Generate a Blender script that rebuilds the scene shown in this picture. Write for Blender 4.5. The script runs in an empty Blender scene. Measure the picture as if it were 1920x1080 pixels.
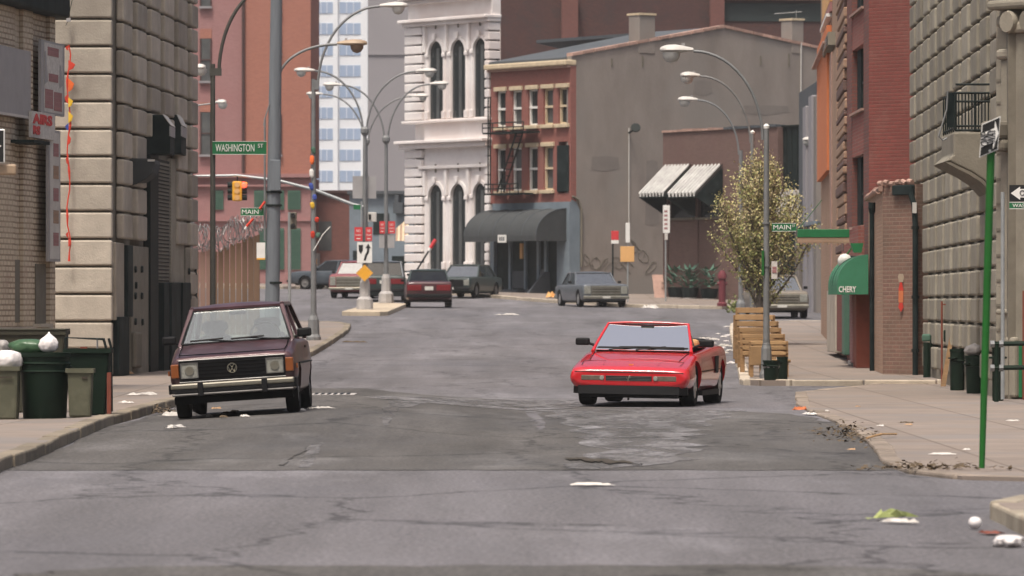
import bpy, bmesh, math, random
from mathutils import Vector, Matrix
random.seed(7)
SC = bpy.context.scene
COL = SC.collection
R = math.radians
F = 10000.0      # focal length in photograph pixels (1920 wide): a long lens
CZ = 1.5         # eye height
HY = 571.0       # horizon row

# ------------------------------------------------------------------ camera
cam = bpy.data.cameras.new('camera')
cam.sensor_width = 36.0
cam.lens = F / 1920.0 * 36.0
cam.shift_y = (HY - 540.0) / 1920.0
cam.clip_start = 1.0
cam.clip_end = 5000.0
camo = bpy.data.objects.new('camera', cam)
COL.objects.link(camo)
camo.location = (0, 0, CZ)
camo.rotation_euler = (R(90), 0, 0)
SC.camera = camo
cam.dof.use_dof = True
cam.dof.focus_distance = 78.0
cam.dof.aperture_fstop = 6.0

# ------------------------------------------------------------------ light
SUN_EL = 68.0
SUN_AZ = math.atan2(-0.42, -0.9)     # behind the camera, a little to its left
w = bpy.data.worlds.new('World')
SC.world = w
w.use_nodes = True
nt = w.node_tree
sky = nt.nodes.new('ShaderNodeTexSky')
sky.sky_type = 'NISHITA'
sky.sun_disc = False
sky.sun_elevation = R(SUN_EL)
sky.sun_rotation = SUN_AZ
sky.air_density = 1.0
sky.dust_density = 10.0
sky.ozone_density = 1.0
bg = nt.nodes['Background']
bg.inputs['Strength'].default_value = 0.12
nt.links.new(sky.outputs['Color'], bg.inputs['Color'])
sd = bpy.data.lights.new('sun', 'SUN')
sd.energy = 2.5
sd.angle = R(11)
sd.color = (1.0, 0.95, 0.87)
so = bpy.data.objects.new('sun', sd)
COL.objects.link(so)
sdir = Vector((math.sin(SUN_AZ) * math.cos(R(SUN_EL)), math.cos(SUN_AZ) * math.cos(R(SUN_EL)), math.sin(R(SUN_EL))))
so.rotation_euler = sdir.to_track_quat('Z', 'Y').to_euler()
so.location = (-30, -40, 80)
vs = SC.view_settings
vs.view_transform = 'Standard'
vs.look = 'None'
vs.gamma = 1.0
vs.use_curve_mapping = False
vs.exposure = 0.27
SC.cycles.volume_step_rate = 10.0
SC.cycles.volume_bounces = 0
SC.cycles.max_bounces = 6
SC.cycles.diffuse_bounces = 3
SC.cycles.glossy_bounces = 3
SC.cycles.transmission_bounces = 4
SC.cycles.transparent_max_bounces = 10
SC.cycles.caustics_reflective = False
SC.cycles.caustics_refractive = False
SC.cycles.use_denoising = True

# ------------------------------------------------------------------ materials
MATS = {}
def M(name, col=(.5, .5, .5), rough=.8, col2=None, scale=3.0, amt=1.0, bump=0.0, bscale=None, metal=0.0, spec=.4,
      coat=0.0, stretch=None, col3=None, s3=.4, emit=None, vary=0.0, joints=0.0):
    """principled material whose colour wanders between two or three tones"""
    if name in MATS: return MATS[name]
    m = bpy.data.materials.new(name); MATS[name] = m
    m.use_nodes = True
    t = m.node_tree; N = t.nodes; L = t.links
    b = N['Principled BSDF']
    b.inputs['Roughness'].default_value = rough
    b.inputs['Metallic'].default_value = metal
    b.inputs['Specular IOR Level'].default_value = spec
    if coat:
        b.inputs['Coat Weight'].default_value = coat
        b.inputs['Coat Roughness'].default_value = .06
    if emit:
        b.inputs['Emission Color'].default_value = (*emit[0], 1); b.inputs['Emission Strength'].default_value = emit[1]
    geo = N.new('ShaderNodeNewGeometry')
    mp = N.new('ShaderNodeMapping'); L.new(geo.outputs['Position'], mp.inputs['Vector'])
    if stretch: mp.inputs['Scale'].default_value = stretch
    src = None
    if col2 is None:
        col2 = tuple(c * .82 for c in col)
    nz = N.new('ShaderNodeTexNoise'); nz.inputs['Scale'].default_value = scale
    nz.inputs['Detail'].default_value = 7; nz.inputs['Roughness'].default_value = .65
    L.new(mp.outputs[0], nz.inputs['Vector'])
    rp = N.new('ShaderNodeValToRGB')
    rp.color_ramp.elements[0].position = .5 - .18 * amt; rp.color_ramp.elements[1].position = .5 + .18 * amt
    rp.color_ramp.elements[0].color = (*col2, 1); rp.color_ramp.elements[1].color = (*col, 1)
    L.new(nz.outputs['Fac'], rp.inputs['Fac'])
    src = rp.outputs['Color']
    if col3:
        n3 = N.new('ShaderNodeTexNoise'); n3.inputs['Scale'].default_value = s3; n3.inputs['Detail'].default_value = 5
        L.new(geo.outputs['Position'], n3.inputs['Vector'])
        r3 = N.new('ShaderNodeValToRGB'); r3.color_ramp.elements[0].position = .48; r3.color_ramp.elements[1].position = .66
        L.new(n3.outputs['Fac'], r3.inputs['Fac'])
        mx = N.new('ShaderNodeMix'); mx.data_type = 'RGBA'
        L.new(r3.outputs['Color'], mx.inputs['Factor']); L.new(src, mx.inputs['A']); mx.inputs['B'].default_value = (*col3, 1)
        src = mx.outputs['Result']
    if vary:
        oi = N.new('ShaderNodeObjectInfo'); mr = N.new('ShaderNodeMapRange')
        mr.inputs['To Min'].default_value = 1 - vary; mr.inputs['To Max'].default_value = 1 + vary
        L.new(oi.outputs['Random'], mr.inputs['Value'])
        mv = N.new('ShaderNodeMix'); mv.data_type = 'RGBA'; mv.blend_type = 'MULTIPLY'; mv.inputs['Factor'].default_value = 1
        L.new(src, mv.inputs['A']); L.new(mr.outputs[0], mv.inputs['B']); src = mv.outputs['Result']
    if joints:
        bt = N.new('ShaderNodeTexBrick'); L.new(geo.outputs['Position'], bt.inputs['Vector']); bt.offset = 0
        bt.inputs['Scale'].default_value = 1; bt.inputs['Brick Width'].default_value = joints; bt.inputs['Row Height'].default_value = joints * 2; bt.inputs['Mortar Size'].default_value = .02
        bt.inputs['Color1'].default_value = (1, 1, 1, 1); bt.inputs['Color2'].default_value = (.86, .86, .86, 1); bt.inputs['Mortar'].default_value = (.6, .58, .55, 1)
        mj = N.new('ShaderNodeMix'); mj.data_type = 'RGBA'; mj.blend_type = 'MULTIPLY'; mj.inputs['Factor'].default_value = 1
        L.new(src, mj.inputs['A']); L.new(bt.outputs['Color'], mj.inputs['B']); src = mj.outputs['Result']
    L.new(src, b.inputs['Base Color'])
    if bump:
        nb = N.new('ShaderNodeTexNoise'); nb.inputs['Scale'].default_value = bscale or scale * 4; nb.inputs['Detail'].default_value = 6
        L.new(geo.outputs['Position'], nb.inputs['Vector'])
        bp = N.new('ShaderNodeBump'); bp.inputs['Strength'].default_value = bump; bp.inputs['Distance'].default_value = .02
        L.new(nb.outputs['Fac'], bp.inputs['Height']); L.new(bp.outputs['Normal'], b.inputs['Normal'])
    return m

def BRICK(name, c1, c2, mortar, bw=.21, bh=.075, blotch=None, bscale=.5, msize=.012, rough=.9, stain=None):
    """brick courses in the wall's own frame, with blotches of weather over them"""
    m = bpy.data.materials.new(name); MATS[name] = m; m.use_nodes = True
    t = m.node_tree; N = t.nodes; L = t.links; b = N['Principled BSDF']
    b.inputs['Roughness'].default_value = rough; b.inputs['Specular IOR Level'].default_value = .25
    tc = N.new('ShaderNodeTexCoord'); sp = N.new('ShaderNodeSeparateXYZ'); L.new(tc.outputs['Object'], sp.inputs[0])
    ad = N.new('ShaderNodeMath'); L.new(sp.outputs['X'], ad.inputs[0]); L.new(sp.outputs['Y'], ad.inputs[1])
    cb = N.new('ShaderNodeCombineXYZ'); L.new(ad.outputs[0], cb.inputs['X']); L.new(sp.outputs['Z'], cb.inputs['Y'])
    br = N.new('ShaderNodeTexBrick'); L.new(cb.outputs[0], br.inputs['Vector'])
    br.inputs['Color1'].default_value = (*c1, 1); br.inputs['Color2'].default_value = (*c2, 1); br.inputs['Mortar'].default_value = (*mortar, 1)
    br.inputs['Scale'].default_value = 1.0; br.inputs['Brick Width'].default_value = bw; br.inputs['Row Height'].default_value = bh
    br.inputs['Mortar Size'].default_value = msize; br.inputs['Mortar Smooth'].default_value = .3
    geo = N.new('ShaderNodeNewGeometry')
    src = br.outputs['Color']
    for (bc, sc, lo, hi) in ([(blotch, bscale, .42, .68)] if blotch else []) + ([(stain, bscale * 3.1, .5, .75)] if stain else []):
        nz = N.new('ShaderNodeTexNoise'); nz.inputs['Scale'].default_value = sc; nz.inputs['Detail'].default_value = 8; nz.inputs['Roughness'].default_value = .7
        L.new(geo.outputs['Position'], nz.inputs['Vector'])
        rp = N.new('ShaderNodeValToRGB'); rp.color_ramp.elements[0].position = lo; rp.color_ramp.elements[1].position = hi
        rp.color_ramp.elements[1].color = (.75, .75, .75, 1)
        L.new(nz.outputs['Fac'], rp.inputs['Fac'])
        mx = N.new('ShaderNodeMix'); mx.data_type = 'RGBA'
        L.new(rp.outputs['Color'], mx.inputs['Factor']); L.new(src, mx.inputs['A']); mx.inputs['B'].default_value = (*bc, 1)
        src = mx.outputs['Result']
    L.new(src, b.inputs['Base Color'])
    bp = N.new('ShaderNodeBump'); bp.inputs['Strength'].default_value = .5; bp.inputs['Distance'].default_value = .01; bp.invert = True
    L.new(br.outputs['Fac'], bp.inputs['Height']); L.new(bp.outputs['Normal'], b.inputs['Normal'])
    return m

def GLASS(name, tint=(.5, .6, .58), refl=.25, rough=.02):
    m = bpy.data.materials.new(name); MATS[name] = m; m.use_nodes = True
    t = m.node_tree; N = t.nodes; L = t.links
    N.remove(N['Principled BSDF'])
    tr = N.new('ShaderNodeBsdfTransparent'); tr.inputs['Color'].default_value = (*tint, 1)
    gl = N.new('ShaderNodeBsdfGlossy'); gl.inputs['Roughness'].default_value = rough
    lw_ = N.new('ShaderNodeLayerWeight'); lw_.inputs['Blend'].default_value = .5
    pw_ = N.new('ShaderNodeMath'); pw_.operation = 'POWER'; pw_.inputs[1].default_value = 4.0; L.new(lw_.outputs['Facing'], pw_.inputs[0])
    ad = N.new('ShaderNodeMath'); ad.operation = 'ADD'; ad.use_clamp = True; ad.inputs[1].default_value = refl
    L.new(pw_.outputs[0], ad.inputs[0])
    mx = N.new('ShaderNodeMixShader'); L.new(ad.outputs[0], mx.inputs['Fac']); L.new(tr.outputs[0], mx.inputs[1]); L.new(gl.outputs[0], mx.inputs[2])
    L.new(mx.outputs[0], N['Material Output'].inputs['Surface'])
    return m

# ------------------------------------------------------------------ mesh helpers
class MB:
    def __init__(s): s.v = []; s.f = []
    def add(s, vs_, fs):
        o = len(s.v); s.v += [tuple(p) for p in vs_]; s.f += [tuple(i + o for i in f) for f in fs]; return s
    def box(s, x0, x1, y0, y1, z0, z1):
        return s.add([(x0, y0, z0), (x1, y0, z0), (x1, y1, z0), (x0, y1, z0), (x0, y0, z1), (x1, y0, z1), (x1, y1, z1), (x0, y1, z1)],
                     [(0, 3, 2, 1), (4, 5, 6, 7), (0, 1, 5, 4), (1, 2, 6, 5), (2, 3, 7, 6), (3, 0, 4, 7)])
    def hexa(s, lo, hi):
        """two quads (same winding, seen from above counter-clockwise) joined into a solid"""
        return s.add(list(lo) + list(hi), [(0, 3, 2, 1), (4, 5, 6, 7), (0, 1, 5, 4), (1, 2, 6, 5), (2, 3, 7, 6), (3, 0, 4, 7)])
    def prism(s, pts, axis, a, b):
        """outline in two axes, pushed along the third from a to b"""
        n = len(pts)
        def P(p, t):
            return {'x': (t, p[0], p[1]), 'y': (p[0], t, p[1]), 'z': (p[0], p[1], t)}[axis]
        return s.add([P(p, a) for p in pts] + [P(p, b) for p in pts],
                     [tuple(range(n))[::-1], tuple(range(n, 2 * n))] + [(i, (i + 1) % n, n + (i + 1) % n, n + i) for i in range(n)])
    def cyl(s, p0, p1, r0, r1=None, n=10, caps=True):
        return s.tube([p0, p1], [r0, r0 if r1 is None else r1], n, caps)
    def tube(s, path, r, n=8, caps=True):
        path = [Vector(p) for p in path]
        rs = r if isinstance(r, (list, tuple)) else [r] * len(path)
        o = len(s.v); prev = None
        for i, p in enumerate(path):
            a = path[max(i - 1, 0)]; b = path[min(i + 1, len(path) - 1)]
            d = (b - a).normalized() if (b - a).length > 1e-9 else Vector((0, 0, 1))
            if prev is None:
                ref = Vector((0, 0, 1)) if abs(d.z) < .9 else Vector((1, 0, 0))
                u = d.cross(ref).normalized()
            else:
                u = (prev - d * prev.dot(d)).normalized()
            prev = u; vv = d.cross(u)
            for k in range(n):
                an = 2 * math.pi * k / n
                s.v.append(tuple(p + (u * math.cos(an) + vv * math.sin(an)) * rs[i]))
        for i in range(len(path) - 1):
            for k in range(n):
                a = o + i * n + k; b = o + i * n + (k + 1) % n
                s.f.append((a, b, b + n, a + n))
        if caps:
            s.f.append(tuple(range(o, o + n))[::-1]); e = o + (len(path) - 1) * n; s.f.append(tuple(range(e, e + n)))
        return s
    def lathe(s, prof, c=(0, 0, 0), n=16, sx=1.0, sy=1.0):
        o = len(s.v)
        for (r, z) in prof:
            for k in range(n):
                an = 2 * math.pi * k / n
                s.v.append((c[0] + r * sx * math.cos(an), c[1] + r * sy * math.sin(an), c[2] + z))
        for i in range(len(prof) - 1):
            for k in range(n):
                a = o + i * n + k; b = o + i * n + (k + 1) % n
                s.f.append((a, b, b + n, a + n))
        s.f.append(tuple(range(o, o + n))[::-1]); e = o + (len(prof) - 1) * n; s.f.append(tuple(range(e, e + n)))
        return s
    def loft(s, rings, caps=True):
        o = len(s.v); n = len(rings[0])
        for r_ in rings: s.v += [tuple(p) for p in r_]
        for i in range(len(rings) - 1):
            for k in range(n):
                a = o + i * n + k; b = o + i * n + (k + 1) % n
                s.f.append((a, b, b + n, a + n))
        if caps:
            s.f.append(tuple(range(o, o + n))[::-1]); e = o + (len(rings) - 1) * n; s.f.append(tuple(range(e, e + n)))
        return s
    def quadsheet(s, rows):
        """grid of points, one-sided"""
        o = len(s.v); n = len(rows[0])
        for r_ in rows: s.v += [tuple(p) for p in r_]
        for i in range(len(rows) - 1):
            for k in range(n - 1):
                a = o + i * n + k
                s.f.append((a, a + 1, a + n + 1, a + n))
        return s
    def plate(s, pts, th):
        """thin solid from a planar outline"""
        P = [Vector(p) for p in pts]
        nrm = (P[1] - P[0]).cross(P[-1] - P[0]).normalized() * th
        n = len(P)
        return s.add([tuple(p) for p in P] + [tuple(p - nrm) for p in P],
                     [tuple(range(n)), tuple(range(n, 2 * n))[::-1]] + [((i + 1) % n, i, n + i, n + (i + 1) % n) for i in range(n)])
    def mesh(s, name, fix=True):
        me = bpy.data.meshes.new(name)
        me.from_pydata(s.v, [], s.f)
        if fix:
            bm = bmesh.new(); bm.from_mesh(me); bmesh.ops.recalc_face_normals(bm, faces=bm.faces); bm.to_mesh(me); bm.free()
        me.update()
        return me
    def build(s, name, mat, parent=None, smooth=0, bevel=0, loc=None, rot=None, segs=2, fix=True):
        me = s.mesh(name, fix)
        return put(name, me, mat, parent, smooth, bevel, loc, rot, segs)

def put(name, me, mat, parent=None, smooth=0, bevel=0, loc=None, rot=None, segs=2):
    if mat is not None and not me.materials: me.materials.append(MATS[mat] if isinstance(mat, str) else mat)
    if smooth:
        for p in me.polygons: p.use_smooth = True
        if smooth < 180: me.set_sharp_from_angle(angle=R(smooth))
    o = bpy.data.objects.new(name, me); COL.objects.link(o)
    if parent is not None: o.parent = parent
    if loc is not None: o.location = loc
    if rot is not None: o.rotation_euler = rot
    if bevel:
        b = o.modifiers.new('bevel', 'BEVEL'); b.width = bevel; b.segments = segs; b.limit_method = 'ANGLE'; b.angle_limit = R(35)
    return o

def tag(o, label=None, cat=None, group=None, kind=None):
    if label: o['label'] = label
    if cat: o['category'] = cat
    if group: o['group'] = group
    if kind: o['kind'] = kind
    return o
def thing(name, label, cat, loc=(0, 0, 0), rotz=0.0, group=None):
    o = bpy.data.objects.new(name, None); COL.objects.link(o)
    o.empty_display_size = .3
    o.location = loc; o.rotation_euler = (0, 0, rotz)
    return tag(o, label, cat, group)
def struct(o): o['kind'] = 'structure'; return o
def copy_tree(o, parent=None):
    c = o.copy(); COL.objects.link(c); c.parent = parent
    for ch in list(o.children): copy_tree(ch, c)
    return c

def lettering(name, text, size, mat, parent, loc, rot=(R(90), 0, 0), width=None, ext=.004, bold=.0, align='CENTER'):
    cu = bpy.data.curves.new(name, 'FONT'); cu.body = text; cu.size = size; cu.extrude = ext; cu.offset = bold
    cu.align_x = align; cu.align_y = 'CENTER'; cu.resolution_u = 3
    tmp = bpy.data.objects.new(name, cu); COL.objects.link(tmp)
    dg = bpy.context.evaluated_depsgraph_get(); dg.update()
    me = bpy.data.meshes.new_from_object(tmp.evaluated_get(dg))
    bpy.data.objects.remove(tmp); bpy.data.curves.remove(cu)
    o = put(name, me, mat, parent, loc=loc, rot=rot)
    if width:
        xs = [v.co.x for v in me.vertices]; k = width / (max(xs) - min(xs)); o.scale = (k, 1, 1)
    return o

# ------------------------------------------------------------------ ground height and picking points
ZT = [(0, 0), (70, 0), (95, .02), (110, .06), (125, .2), (140, .38), (155, .62), (170, .92), (182, 1.12), (204, 1.38), (215, 1.42), (225, 1.6),
      (235, 1.82), (250, 2.05), (300, 2.4), (400, 3.0), (3000, 3.0)]
def prof(y):
    for (a, b) in zip(ZT, ZT[1:]):
        if y <= b[0]: return a[1] + (b[1] - a[1]) * (y - a[0]) / (b[0] - a[0])
    return ZT[-1][1]
def sm(a, b, x):
    t = min(1, max(0, (x - a) / (b - a))); return t * t * (3 - 2 * t)
def G(x, y):
    z = (prof(y - 4) + prof(y) * 2 + prof(y + 4)) / 4 if y > 8 else 0.0
    z -= .012 * max(-25, min(25, x)) * sm(185, 215, y)
    wv = sm(57, 66, y) * (1 - sm(76, 88, y))                         # the dip of the gutter beside the parked hatchback
    z += wv * (.10 + max(-2.4, min(1.0, x + 3.4)) * .06) * (1 - sm(-2.2, 0.4, x))
    return z
def X(px, d): return (px - 960.0) * d / F
def Zp(py, d): return CZ + (HY - py) * d / F
def W(px, d, h=0.0): x = X(px, d); return Vector((x, d, G(x, d) + h))

class Fr:
    """a wall seen in plan: from pixel column / depth A (left) to B (right); local x runs along it, local y goes into the building"""
    def __init__(s, A, B, z0=None):
        s.A = Vector((X(*A), A[1])); s.B = Vector((X(*B), B[1]))
        s.u = (s.B - s.A); s.L = s.u.length; s.u /= s.L; s.n = Vector((-s.u.y, s.u.x))
        s.rot = math.atan2(s.u.y, s.u.x)
        s.z0 = min(G(*s.A), G(*s.B)) if z0 is None else z0
        s.loc = (s.A.x, s.A.y, s.z0)
    def t(s, px, off=0.0):
        r = (px - 960.0) / F; P = s.A + s.n * off          # P + u t = d (r,1)
        det = s.u.x * 1 - s.u.y * r
        t = (P.y * r - P.x) / det
        return t
    def d(s, px, off=0.0): return (s.A + s.n * off + s.u * s.t(px, off)).y
    def p(s, px, py, off=0.0):
        return (s.t(px, off), s.z(px, py, off))
    def z(s, px, py, off=0.0): return Zp(py, s.d(px, off)) - s.z0
    def rect(s, mb, px0, px1, py0, py1, y0, y1, off=0.0):
        """box on the wall from pixel bounds; heights taken at its middle"""
        x0, x1 = s.t(px0, off), s.t(px1, off); pm = (px0 + px1) / 2
        return mb.box(x0, x1, y0, y1, s.z(pm, py1, off), s.z(pm, py0, off))
    def thing(s, name, label, cat, group=None): return thing(name, label, cat, s.loc, s.rot, group)
# ------------------------------------------------------------------ palette
def asphalt(name, dark, mid, light, sc=.35, ragged=False):
    m = bpy.data.materials.new(name); MATS[name] = m; m.use_nodes = True
    t = m.node_tree; N = t.nodes; L = t.links; b = N['Principled BSDF']
    geo = N.new('ShaderNodeNewGeometry')
    def noise(scale, stretch, detail=6, rough=.6, off=0):
        mp = N.new('ShaderNodeMapping'); mp.inputs['Scale'].default_value = stretch; mp.inputs['Location'].default_value = (off, off * .7, 0)
        L.new(geo.outputs['Position'], mp.inputs['Vector'])
        n = N.new('ShaderNodeTexNoise'); n.inputs['Scale'].default_value = scale; n.inputs['Detail'].default_value = detail; n.inputs['Roughness'].default_value = rough
        L.new(mp.outputs[0], n.inputs['Vector']); return n.outputs['Fac']
    def ramp(fac, a, b_, ca, cb):
        r = N.new('ShaderNodeValToRGB'); r.color_ramp.elements[0].position = a; r.color_ramp.elements[1].position = b_
        r.color_ramp.elements[0].color = (*ca, 1); r.color_ramp.elements[1].color = (*cb, 1); L.new(fac, r.inputs['Fac']); return r.outputs['Color']
    big = ramp(noise(sc, (1, .13, 1), 9, .7), .36, .66, dark, mid)
    mask = ramp(noise(sc * 1.7, (.55, .14, 1), 8, .7, 13), .54, .72, (0, 0, 0), (.85, .85, .85))
    mx = N.new('ShaderNodeMix'); mx.data_type = 'RGBA'; L.new(mask, mx.inputs['Factor']); L.new(big, mx.inputs['A']); mx.inputs['B'].default_value = (*light, 1)
    stk = ramp(noise(1.15, (1, .045, 1), 6, .6, 47), .38, .66, (.90, .90, .90), (1.20, 1.20, 1.22))
    m0 = N.new('ShaderNodeMix'); m0.data_type = 'RGBA'; m0.blend_type = 'MULTIPLY'; m0.inputs['Factor'].default_value = 1
    L.new(mx.outputs['Result'], m0.inputs['A']); L.new(stk, m0.inputs['B']); mx = m0
    # hairline cracks and seams
    vo = N.new('ShaderNodeTexVoronoi'); vo.feature = 'DISTANCE_TO_EDGE'; vo.inputs['Scale'].default_value = .32
    mpv = N.new('ShaderNodeMapping'); mpv.inputs['Scale'].default_value = (1, .35, 1)
    wob = N.new('ShaderNodeTexNoise'); wob.inputs['Scale'].default_value = 1.3; wob.inputs['Detail'].default_value = 5
    L.new(geo.outputs['Position'], wob.inputs['Vector'])
    av = N.new('ShaderNodeVectorMath'); av.operation = 'ADD'; L.new(geo.outputs['Position'], av.inputs[0]); L.new(wob.outputs['Color'], av.inputs[1])
    L.new(av.outputs[0], mpv.inputs['Vector']); L.new(mpv.outputs[0], vo.inputs['Vector'])
    crack = ramp(vo.outputs['Distance'], .0, .016, (.40, .40, .40), (1, 1, 1))
    grain = ramp(noise(26, (1, .35, 1), 3, .7, 5), .3, .7, (.58, .58, .58), (1.36, 1.36, 1.36))
    m1 = N.new('ShaderNodeMix'); m1.data_type = 'RGBA'; m1.blend_type = 'MULTIPLY'; m1.inputs['Factor'].default_value = 1
    L.new(mx.outputs['Result'], m1.inputs['A']); L.new(grain, m1.inputs['B'])
    m2 = N.new('ShaderNodeMix'); m2.data_type = 'RGBA'; m2.blend_type = 'MULTIPLY'; m2.inputs['Factor'].default_value = 1
    L.new(m1.outputs['Result'], m2.inputs['A']); L.new(crack, m2.inputs['B'])
    L.new(m2.outputs['Result'], b.inputs['Base Color'])
    rr = ramp(noise(sc * 1.2, (.6, .2, 1), 5, .6, 31), .4, .65, (.88, .88, .88), (.62, .62, .62))
    L.new(rr, b.inputs['Roughness']); b.inputs['Specular IOR Level'].default_value = .35
    bp = N.new('ShaderNodeBump'); bp.inputs['Strength'].default_value = .6; bp.inputs['Distance'].default_value = .014
    L.new(noise(14, (1, 1, 1), 8, .8, 2), bp.inputs['Height']); L.new(bp.outputs['Normal'], b.inputs['Normal'])
    if ragged:                                             # broken into flecks, so the layer below shows through
        al = ramp(noise(1.5, (1, .22, 1), 9, .75, 77), .38, .54, (0, 0, 0), (.92, .92, .92))
        L.new(al, b.inputs['Alpha'])
    return m
asphalt('asphalt', (.108, .102, .105), (.150, .142, .147), (.212, .204, .213))
asphalt('asphalt_dark', (.066, .061, .056), (.100, .093, .086), (.150, .143, .138), .6)
asphalt('asphalt_light', (.105, .10, .097), (.19, .182, .184), (.33, .32, .33), 1.6, True)
M('concrete_walk', (.275, .225, .19), .92, (.19, .155, .13), 1.1, 1.2, .25, 14, col3=(.205, .18, .165), s3=.45, joints=1.5)
M('kerb_stone', (.40, .35, .27), .9, (.24, .20, .15), 3.0, 1.0, .4, 20, vary=.2)
M('kerb_walk', (.30, .245, .20), .92, (.17, .14, .11), 2.2, .9, .5, 20, vary=.2)
M('kerb_dirty', (.25, .21, .155), .92, (.15, .125, .095), 3.0, 1.0, .5, 20, vary=.2)
M('kerb_pale', (.52, .45, .36), .9, (.38, .32, .25), 3.0, 1.0, .3, 20, vary=.2)
M('stone_left', (.49, .435, .36), .9, (.35, .31, .255), 2.6, 1.3, .35, 30, col3=(.33, .29, .24), s3=.8, vary=.2)
M('stone_right', (.335, .305, .245), .9, (.235, .213, .168), 2.2, 1.2, .3, 25, col3=(.235, .21, .165), s3=.7, vary=.2)
M('stone_groove', (.20, .178, .14), .95, (.14, .124, .096), 3)
M('cream_paint', (.86, .825, .80), .7, (.74, .69, .67), 1.8, 1.2, .15, 12, col3=(.72, .65, .62), s3=.35, vary=.04)
M('stucco', (.30, .262, .232), .95, (.205, .178, .157), .75, 1.3, .35, 9, col3=(.245, .222, .20), s3=.4, stretch=(1, 1, .45))
M('slate_paint', (.20, .245, .28), .7, (.15, .185, .215), 1.4)
M('tan_trim', (.66, .55, .38), .8, (.50, .40, .27), 3)
M('coping', (.47, .30, .24), .85, (.33, .21, .17), 4, vary=.2)
M('roof_felt', (.085, .095, .105), .9, (.06, .07, .08), .5)
M('flashing_and_highlight', (.026, .038, .038), .7)
BRICK('brick_dark', (.115, .05, .043), (.085, .038, .035), (.085, .06, .055), blotch=(.07, .04, .04), bscale=.35, stain=(.05, .045, .045))
BRICK('brick_chimney', (.22, .085, .07), (.18, .07, .06), (.14, .09, .08), blotch=(.15, .07, .06), bscale=.6)
BRICK('brick_red', (.30, .10, .08), (.24, .08, .065), (.24, .13, .11), blotch=(.27, .125, .105), bscale=.5)
BRICK('brick_pink', (.36, .185, .18), (.31, .158, .153), (.34, .205, .198), blotch=(.33, .155, .15), bscale=.12)
BRICK('brick_orange', (.40, .165, .115), (.345, .138, .098), (.36, .18, .14), blotch=(.38, .175, .14), bscale=.1)
BRICK('brick_right', (.25, .068, .056), (.20, .056, .047), (.18, .075, .062), blotch=(.155, .062, .052), bscale=.5, stain=(.22, .105, .085))
BRICK('brick_brown', (.175, .108, .092), (.14, .088, .075), (.16, .115, .10), blotch=(.15, .09, .08), bscale=.5)
BRICK('brick_pier', (.26, .145, .11), (.205, .115, .09), (.27, .19, .15), bw=.23, bh=.08, blotch=(.15, .115, .085), bscale=.7)
BRICK('brick_tan', (.40, .26, .18), (.34, .215, .15), (.34, .24, .18), blotch=(.30, .20, .14), bscale=.6)
BRICK('brick_cream', (.66, .56, .42), (.58, .48, .36), (.26, .19, .135), bw=.26, bh=.088, msize=.017, blotch=(.55, .46, .34), bscale=.6, stain=(.40, .28, .21))
M('orange_wall', (.62, .20, .075), .85, (.52, .16, .065), 1.2)
M('window_dark', (.022, .028, .030), .12, (.015, .02, .022), 2, spec=.6)
M('window_grey', (.115, .12, .12), .15, (.06, .065, .068), .9, spec=.6)
M('window_blue', (.38, .47, .62), .12, (.33, .42, .57), .25, spec=.6)
M('tower_white', (.82, .84, .86), .6, (.76, .78, .81), .06)
M('tower_grey', (.30, .285, .30), .9, (.27, .255, .265), .05)
M('curtain', (.55, .54, .50), .9, (.40, .39, .37), 2)
M('shutter_green', (.075, .155, .11), .7, (.055, .125, .09), 3)
M('black_iron', (.011, .017, .016), .65, (.008, .013, .012), 4, spec=.2)
M('door_dark', (.011, .019, .019), .7, (.008, .014, .014), 3, col3=(.022, .032, .032), s3=1.5, spec=.15)
M('awning_dark', (.055, .06, .062), .85, (.04, .044, .046), 2)
M('awning_green', (.045, .21, .115), .8, (.035, .17, .09), 3)
M('sign_green', (.015, .155, .055), .5, (.012, .13, .045), 5)
M('sign_white', (.80, .79, .75), .5, (.72, .71, .67), 6)
M('sign_grey', (.36, .35, .35), .6, (.31, .30, .30), 3)
M('sign_red', (.62, .05, .055), .5, (.55, .04, .045), 6)
M('sign_yellow', (.80, .40, .03), .5, (.72, .35, .025), 6)
M('sign_black', (.012, .012, .012), .5)
M('sign_tan', (.74, .42, .16), .6, (.66, .37, .14), 4)
M('steel_pole', (.235, .24, .24), .55, (.175, .18, .18), 4, metal=.3)
M('pole_dark', (.085, .082, .070), .6, (.065, .062, .054), 4, metal=.2)
M('pole_wood', (.17, .19, .21), .85, (.13, .145, .16), 3, stretch=(4, 4, .3))
M('pole_galv', (.42, .44, .44), .45, (.33, .35, .35), 5, metal=.5)
M('lamp_pale', (.60, .58, .54), .5, (.48, .46, .43), 3)
M('lamp_tan', (.40, .29, .19), .5, (.30, .22, .15), 3)
M('lamp_lens', (.55, .55, .52), .15, (.42, .42, .40), 3)
M('lens_tan', (.20, .13, .085), .2)
M('pole_green', (.012, .125, .016), .45, (.010, .095, .012), 5)
M('concrete_base', (.45, .43, .41), .9, (.34, .32, .31), 4, bump=.2)
M('island', (.50, .42, .31), .9, (.38, .31, .23), 1.5, bump=.2)
M('wood_fence', (.20, .125, .08), .9, (.155, .098, .063), 1.4, stretch=(3, 3, .25), vary=.2)
M('wood_fence2', (.24, .15, .115), .9, (.19, .12, .095), 1.4, stretch=(3, 3, .25), vary=.2)
M('razor_wire', (.30, .28, .275), .4, (.20, .185, .18), 9, metal=.4)
M('bench_wood', (.42, .265, .13), .8, (.33, .20, .09), 2.6, stretch=(1, 1, 5), col3=(.29, .18, .09), s3=2, vary=.2)
M('bench_wood2', (.33, .20, .095), .8, (.20, .115, .05), 2.6, stretch=(1, 1, 5), vary=.2)
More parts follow.
